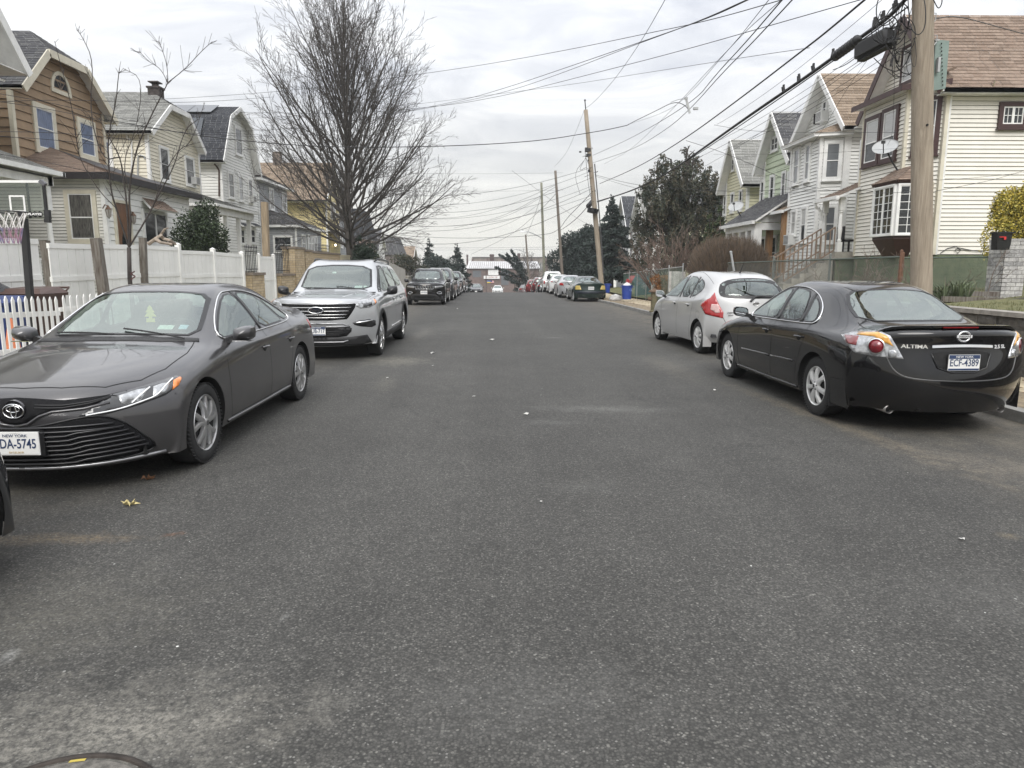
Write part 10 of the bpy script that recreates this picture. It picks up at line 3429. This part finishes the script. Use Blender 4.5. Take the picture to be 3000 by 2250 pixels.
# -------------------------- wires, each its own object
WPTS={}
def wire(label,pts,r,m=None,group='overhead wires',sag=.0,n=18,twist=False,beads=0):
 """a wire through the points (u, v, distance); sag lowers the middle of a two point wire by metres"""
 V_=[at_y(*p)if not isinstance(p,Vector)else p for p in pts]
 if len(V_)==2:
  W_=[V_[0].lerp(V_[1],k/n)-Vector((0,0,sag*4*(k/n)*(1-k/n)))for k in range(n+1)]
 else:
  W_=[Vector(q_)for q_ in chaikin([tuple(v)for v in V_],3,False)]
 mb=MB().tube(W_,r,5)
 if twist:
  for ph in(0,PI):
   mb.tube([w_+Vector((0,math.cos(ph+k*1.9)*r*1.3,math.sin(ph+k*1.9)*r*1.3))for k,w_ in enumerate(W_)],r*.8,4)
 for k in range(beads):
  c_=W_[int(len(W_)*(k+.5)/beads)]
  mb.cbox(c_+Vector((0,0,r*1.5)),(r*4,r*4,r*6))
 WPTS[label]=W_
 o=part('overhead_wire',mb,m or M_CABLE,S_=1)
 tag(o,label,'wire',group)
 return o
T0=Vector(at_y(2690,-10,Y0))
wire('thickest black cable running from the leaning pole up to the thick pole',[(2700,-62,10.0),(2620,40,11.2),(2520,110,12.2),(2385,210,14.0),(2200,335,17),(2060,435,22),(1950,512,29),(1850,560,35),(1750,590,41.3)],.032,beads=0)
wire('lower black cable from pole to pole beneath the thickest one',[(2660,20,10.8),(2440,180,13.2),(2180,360,17.5),(2030,462,24),(1880,548,33),(1750,593,41.3)],.011)
wire('upper thick black cable from the top edge down to the leaning pole',[(2580,-40,9.2),(2420,95,11.5),(2355,145,12.5),(2180,280,16),(2010,405,22),(1870,490,31),(1757,538,41.3)],.015,beads=0)
for i,(u0,v0,y0,u1,v1,y1,r_,lab)in enumerate(((2595,-10,11,2100,365,20,.004,'thin wire just below the upper thick cable'),(2690,60,10.7,2060,455,23,.005,'first thin wire of the low bundle by the thick pole'),(2690,30,10.7,2110,410,20,.004,'second thin wire of the low bundle by the thick pole'),(2690,100,10.7,2120,440,19,.004,'third thin wire of the low bundle by the thick pole'),(2650,90,10.9,2040,500,24,.004,'fourth thin wire of the low bundle by the thick pole'),(2690,120,10.7,2150,430,18,.004,'lowest thin wire of the bundle by the thick pole'))):
 wire(lab,[(u0,v0,y0),(u1,v1,y1)],r_,sag=.12)
for i,(pts,r_,lab)in enumerate(((((2330,-10,9.0),(2200,130,12),(2115,215,15),(2030,312,20),(1960,375,26),(1858,437,36),(1737,477,41.4)),.009,'high conductor nearest the ivory house, ending in a spreader'),(((2300,-10,9.0),(2180,130,12),(2100,215,15),(2035,298,20),(1850,405,36),(1737,455,41.4)),.009,'high conductor second from the ivory house'),(((2260,-10,9.0),(2150,130,13),(2090,190,15),(2000,290,20),(1850,440,34),(1770,480,40)),.005,'thin high wire left of the paired conductors'),(((2305,-14,9.0),(2160,112,13),(2025,275,18),(1950,330,26),(1838,365,38)),.005,'thin high wire reaching the spreader top'))):
 wire(lab,list(pts),r_,group='high conductors')
sp_t,sp_b=at_y(2010,288,19.2),at_y(2021,332,19.2)
o=part('cable_spreader',MB().beam(sp_t,sp_b,.05,.03,up=(0,1,0)).cbox(sp_t,(.09,.05,.05)).cbox(sp_b+Vector((.15,0,.12)),(.12,.08,.06)),M_STEEL)
tag(o,'short grey spreader bar holding the high conductors apart','spreader')
wire('looped black jumper cable rising from the twisted cable to the spreader',[(2021,330,19.2),(2012,312,19.2),(1990,300,20),(1965,302,21),(1935,318,23),(1900,335,25),(1855,357,27),(1838,367,27.5)],.010,group='high conductors')
wire('thin jumper above the looped jumper cable',[(2010,290,19.2),(1990,290,20),(1965,300,21)],.006,group='high conductors')
wire('twisted black cable crossing the road to the houses on the fence side',[(1838,367,27.5),(1780,380,27.0),(1720,390,26.5),(1600,410,26),(1450,422,25),(1250,430,24),(1000,432,23.5),(780,420,23),(560,395,23),(310,350,24)],.013,twist=False,group='wires crossing the road')
for(pts,r_,lab)in((((2560,-12,9.5),(2300,62,11),(2000,148,14),(1700,225,18),(1500,276,22),(1300,312,26),(1000,335,33),(640,327,33.5)),.006,'long thin wire sweeping down to the cream house'),(((2330,-12,8.5),(2080,60,11),(1900,97,14),(1700,139,17),(1500,176,20),(1300,208,23),(900,262,26),(560,287,28),(300,298,30)),.006,'upper thin wire crossing to the cream house roof'),(((2215,-12,8.0),(2080,52,10),(1900,115,14),(1700,184,18),(1500,252,23),(1350,296,28),(1100,343,38),(900,375,40),(700,385,42)),.007,'double wire from top right behind the tall bare tree, upper strand'),(((2212,-12,8.0),(2050,62,10.5),(1850,135,15),(1650,213,19),(1500,265,23),(1350,300,28),(1050,352,40),(760,385,42)),.006,'double wire from top right behind the tall bare tree, lower strand'),(((2372,140,12.3),(2200,165,15),(1900,212,20),(1650,251,25),(1500,270,28),(1250,302,34),(900,340,40),(620,350,42)),.005,'thin wire tied to the upper thick cable and crossing the road'),(((1955,-12,16),(1880,120,22),(1800,235,30),(1740,300,38),(1716,317,41.4)),.008,'guy wire rising from the tip of the leaning pole'),(((1712,322,41.4),(1690,380,50),(1660,450,58),(1625,488,66)),.008,'wire from the leaning pole tip down to the second pole')):
 wire(lab,list(pts),r_,group='wires crossing the road')
for i,(v0,u1,v1,sg_,r_,lab)in enumerate(((490,1330,560,.5,.010,'top wire fanning left from the leaning pole'),(500,1350,585,.6,.008,'second wire fanning left from the leaning pole'),(520,1330,600,.7,.010,'third wire fanning left from the leaning pole'),(545,1340,625,.6,.008,'fourth wire fanning left from the leaning pole'),(552,1300,655,.8,.010,'fifth wire fanning left from the leaning pole'),(572,1320,645,.6,.008,'sixth wire fanning left from the leaning pole'),(578,1340,690,.9,.012,'lowest wire fanning left from the leaning pole'))):
 wire(lab,[(1735,v0,41.3),(u1-215,v1+4,50)],r_,sag=sg_*1.5,group='wires fanning left')
for i,(v,lab)in enumerate(((505,'faint level wire behind the tall tree crown'),(556,'faint level wire below the first one'),(726,'lowest level wire above the warehouse'),(732,'second lowest level wire above the warehouse'))):
 y_=60 if v<600 else 140
 wire(lab,[(1100 if v<600 else 1180,v,y_),(1650,v+(1 if v<600 else-3),y_)],.008 if v<600 else .02,sag=.1,m=M_CABLEG,group='level wires far off')
for i,(pts,r_,lab)in enumerate(((((1737,560,41),(1700,600,48),(1660,640,56),(1640,672,64),(1600,690,70),(1350,700,80),(1180,690,84)),.02,'thick dark cable sweeping from the leaning pole to the second pole'),(((1738,590,41.3),(1722,604,43),(1700,630,50),(1672,655,60),(1640,676,66)),.022,'black cable through the small splice near the leaning pole'),(((1635,560,66),(1590,610,78),(1500,690,100),(1380,745,130)),.02,'pale wire falling from the second pole down the street'),(((1590,560,78),(1560,650,95),(1541,690,108)),.02,'wire from the greenish pole to the small dark pole'),(((1632,540,66),(1500,600,72),(1350,640,80),(1180,640,84)),.014,'wire from second pole towards the pink house'),(((1632,545,66),(1480,635,74),(1330,668,82)),.014,'second wire from the second pole towards the pink house'),(((1590,575,78),(1480,640,80),(1350,662,82),(1200,665,84)),.014,'wire from the greenish pole to the fence side'),(((1590,590,78),(1500,655,80),(1400,682,82)),.014,'lower wire from the greenish pole to the fence side'),(((1500,500,50),(1700,650,60),(1810,700,62)),.009,'slanting wire crossing behind the leaning pole'))):
 wire(lab,list(pts),r_,group='wires down the street')
for(pts,r_,lab)in((((1742,512,41.3),(1850,540,39),(1960,552,37),(2100,560,34),(2230,560,32),(2330,552,29)),.009,'service wire from the leaning pole past the ragged evergreen'),(((1744,516,41.3),(1870,555,38),(2000,575,34),(2200,572,30),(2440,555,25),(2560,560,22)),.007,'second service wire from the leaning pole to the bay houses'),(((2010,412,22),(2100,440,23),(2200,480,24),(2330,540,24.5),(2450,560,24)),.007,'service wire from the upper cable to the white bay house'),(((2092,366,20),(2200,385,21.5),(2350,388,22),(2530,388,20.5),(2680,388,19)),.005,'thin level wire crossing in front of the white bay house'),(((2740,55,10.8),(2800,45,11.5),(2900,72,13.5),(3030,108,15.5)),.008,'service wire from the thick pole across the rosy roof'),(((2735,145,10.8),(2850,148,14),(3030,146,17)),.003,'fine wire across the rosy roof'),(((2740,560,10.8),(2820,545,12),(2920,525,14),(3030,490,16)),.004,'thin wire across the ivory side wall, rising right'),(((2740,528,10.8),(2850,522,12.5),(3030,502,15.5)),.003,'upper thin wire across the ivory side wall'),(((2300,548,24),(2450,566,21),(2600,566,16),(2690,560,11.4)),.004,'wire reaching the thick pole in front of the bow window'),(((2090,452,21),(2200,452,21),(2400,450,21),(2700,430,15)),.003,'fine wire crossing the pale roofs'),(((2620,60,11.0),(2560,150,13),(2480,260,17),(2400,400,21),(2330,480,23),(2260,505,25)),.004,'slack wire curving down to the mint green house'),(((2622,120,10.9),(2620,260,11.5),(2615,400,14),(2600,425,18)),.003,'thin cable dropping to the large grey dish')):
 wire(lab,list(pts),r_,group='service wires on the lawn side')
for(v0,v1,v2,lab)in((268,345,398,'first dark wire across the tan house gable'),(292,360,402,'second wire across the tan house, just below the first'),(385,402,440,'third wire across the tan house windows'),(398,430,560,'low wire from the tan house sloping to the porch'),(445,520,612,'lowest wire across the porch roofs'),(300,296,284,'thin straight wire over the cream roof')):
 wire(lab,[(-40,v0,14.5),(150,(v0+v1)/2-6,16.5),(330,v1,19),(560,(v1+v2)/2+12,23),(800,v2,29)],.006,group='wires on the fence side')
cl_=MB()
rs=random.Random(23)
for k in range(16):
 u,v=rs.uniform(2585,2680),rs.uniform(10,190)
 c_=at_y(u,v,Y0+rs.uniform(-.15,.35))
 a,b=rs.uniform(.05,.22),rs.uniform(.10,.30)
 ph=rs.uniform(0,6)
 tl_=rs.uniform(-.5,.5)
 n_c=22
 st_,en_=ph,ph+rs.uniform(3.5,7.5)
 cl_.tube([c_+Vector((math.cos(st_+(en_-st_)*j/n_c)*a+tl_*.15*math.sin(j*.3),rs.uniform(-.004,.004)+math.sin(j*.4)*.04,math.sin(st_+(en_-st_)*j/n_c)*b))for j in range(n_c+1)],rs.choice((.0045,.006,.008)),5)
tag(part('cable_coils',cl_,M_CABLE,S_=1),'tangle of slack black cable loops beside the thick pole','cable coil',kind='thing')
for k,(pts,lab)in enumerate((([(2735,0,10.4),(2750,30,10.4),(2762,5,10.3),(2755,-20,10.3)],'small black loop right of the thick pole top'),([(2660,-5,10.3),(2665,80,10.2),(2690,108,10.1),(2712,80,10.1),(2712,20,10.1),(2705,-10,10.2)],'cable loop hanging over the face of the thick pole'),([(2560,170,11.2),(2590,200,11.1),(2640,215,11.0),(2680,130,10.8),(2690,60,10.8)],'drooping cable under the boxy terminal'),([(2440,205,13),(2480,190,12.4),(2530,150,11.6),(2600,100,11)],'dark cable looping below the ribbed closure'),([(2605,60,11),(2625,180,10.9),(2640,205,10.9),(2652,120,10.8),(2650,20,10.8)],'long narrow cable loop beside the pole'))):
 wire(lab,pts,.007,group='cable loops at the thick pole')
_wp=WPTS['thickest black cable running from the leaning pole up to the thick pole']
for k,yy in enumerate((15.4,14.6,13.9,13.3,11.75,11.45,11.15,10.7)):
 p=min(_wp,key=lambda q_:abs(q_.y-yy))+Vector((0,0,.05))
 o=part('cable_clamp',MB().cbox(p,(.05,.06,.13),Matrix.Rotation(R(rnd.uniform(-15,15)),3,'Y')).cbox(p+Vector((0,0,.08)),(.03,.05,.05)),M_MATTE)
 tag(o,('first','second','third','fourth','fifth','sixth','seventh','eighth')[k]+' small clamp on the thick black cable, counted towards the thick pole','clamp','clamps along the thick cable')
ft=MB()
for(u,v,s_)in((1722,440,.30),(1719,436,.2),(1724,455,.25),(1728,500,.2),(1726,470,.16),(1739,560,.2),(1700,445,.12)):
 p=at_y(u,v,Y1)
 ft.cbox(p,(s_,s_,s_*.6))
part('insulator',ft,M_MATTE,pL,W_=1)
cp=MB()
for k in range(7):
 p0_,p1_=at_y(1715+rnd.uniform(-6,8),rnd.uniform(425,560),Y1),at_y(1690+rnd.uniform(-8,60),rnd.uniform(430,600),Y1+rnd.uniform(-1,1))
 m_=(p0_+p1_)/2+Vector((rnd.uniform(-.5,.5),0,rnd.uniform(-.9,.3)))
 cp.tube([Vector(q_)for q_ in chaikin([tuple(p0_),tuple(m_),tuple(p1_)],3,False)],.012,4)
part('jumper',cp,M_CABLE,pL,W_=1)
part('riser',MB().tube([P_ for P_ in(at_y(1742,480,Y1-.15),at_y(1757,640,Y1-.15),at_y(1768,800,Y1-.15))],.035,6),M_CABLEG,pL,W_=1)
hz_=part('haze',MB().box(-906,906,-125,906,-8.6,24.0),None)
hm=bpy.data.materials.new('winter_haze')
hm.use_nodes=True
hm.node_tree.nodes.clear()
pv=nn(hm.node_tree,'ShaderNodeVolumePrincipled')
pv.inputs['Color'].default_value=(.90,.93,.96,1)
pv.inputs['Density'].default_value=.0006
ho=nn(hm.node_tree,'ShaderNodeOutputMaterial')
hm.node_tree.links.new(pv.outputs[0],ho.inputs['Volume'])
hz_.data.materials.append(hm)
tag(hz_,kind='stuff')
print('OBJECTS',len(bpy.data.objects))
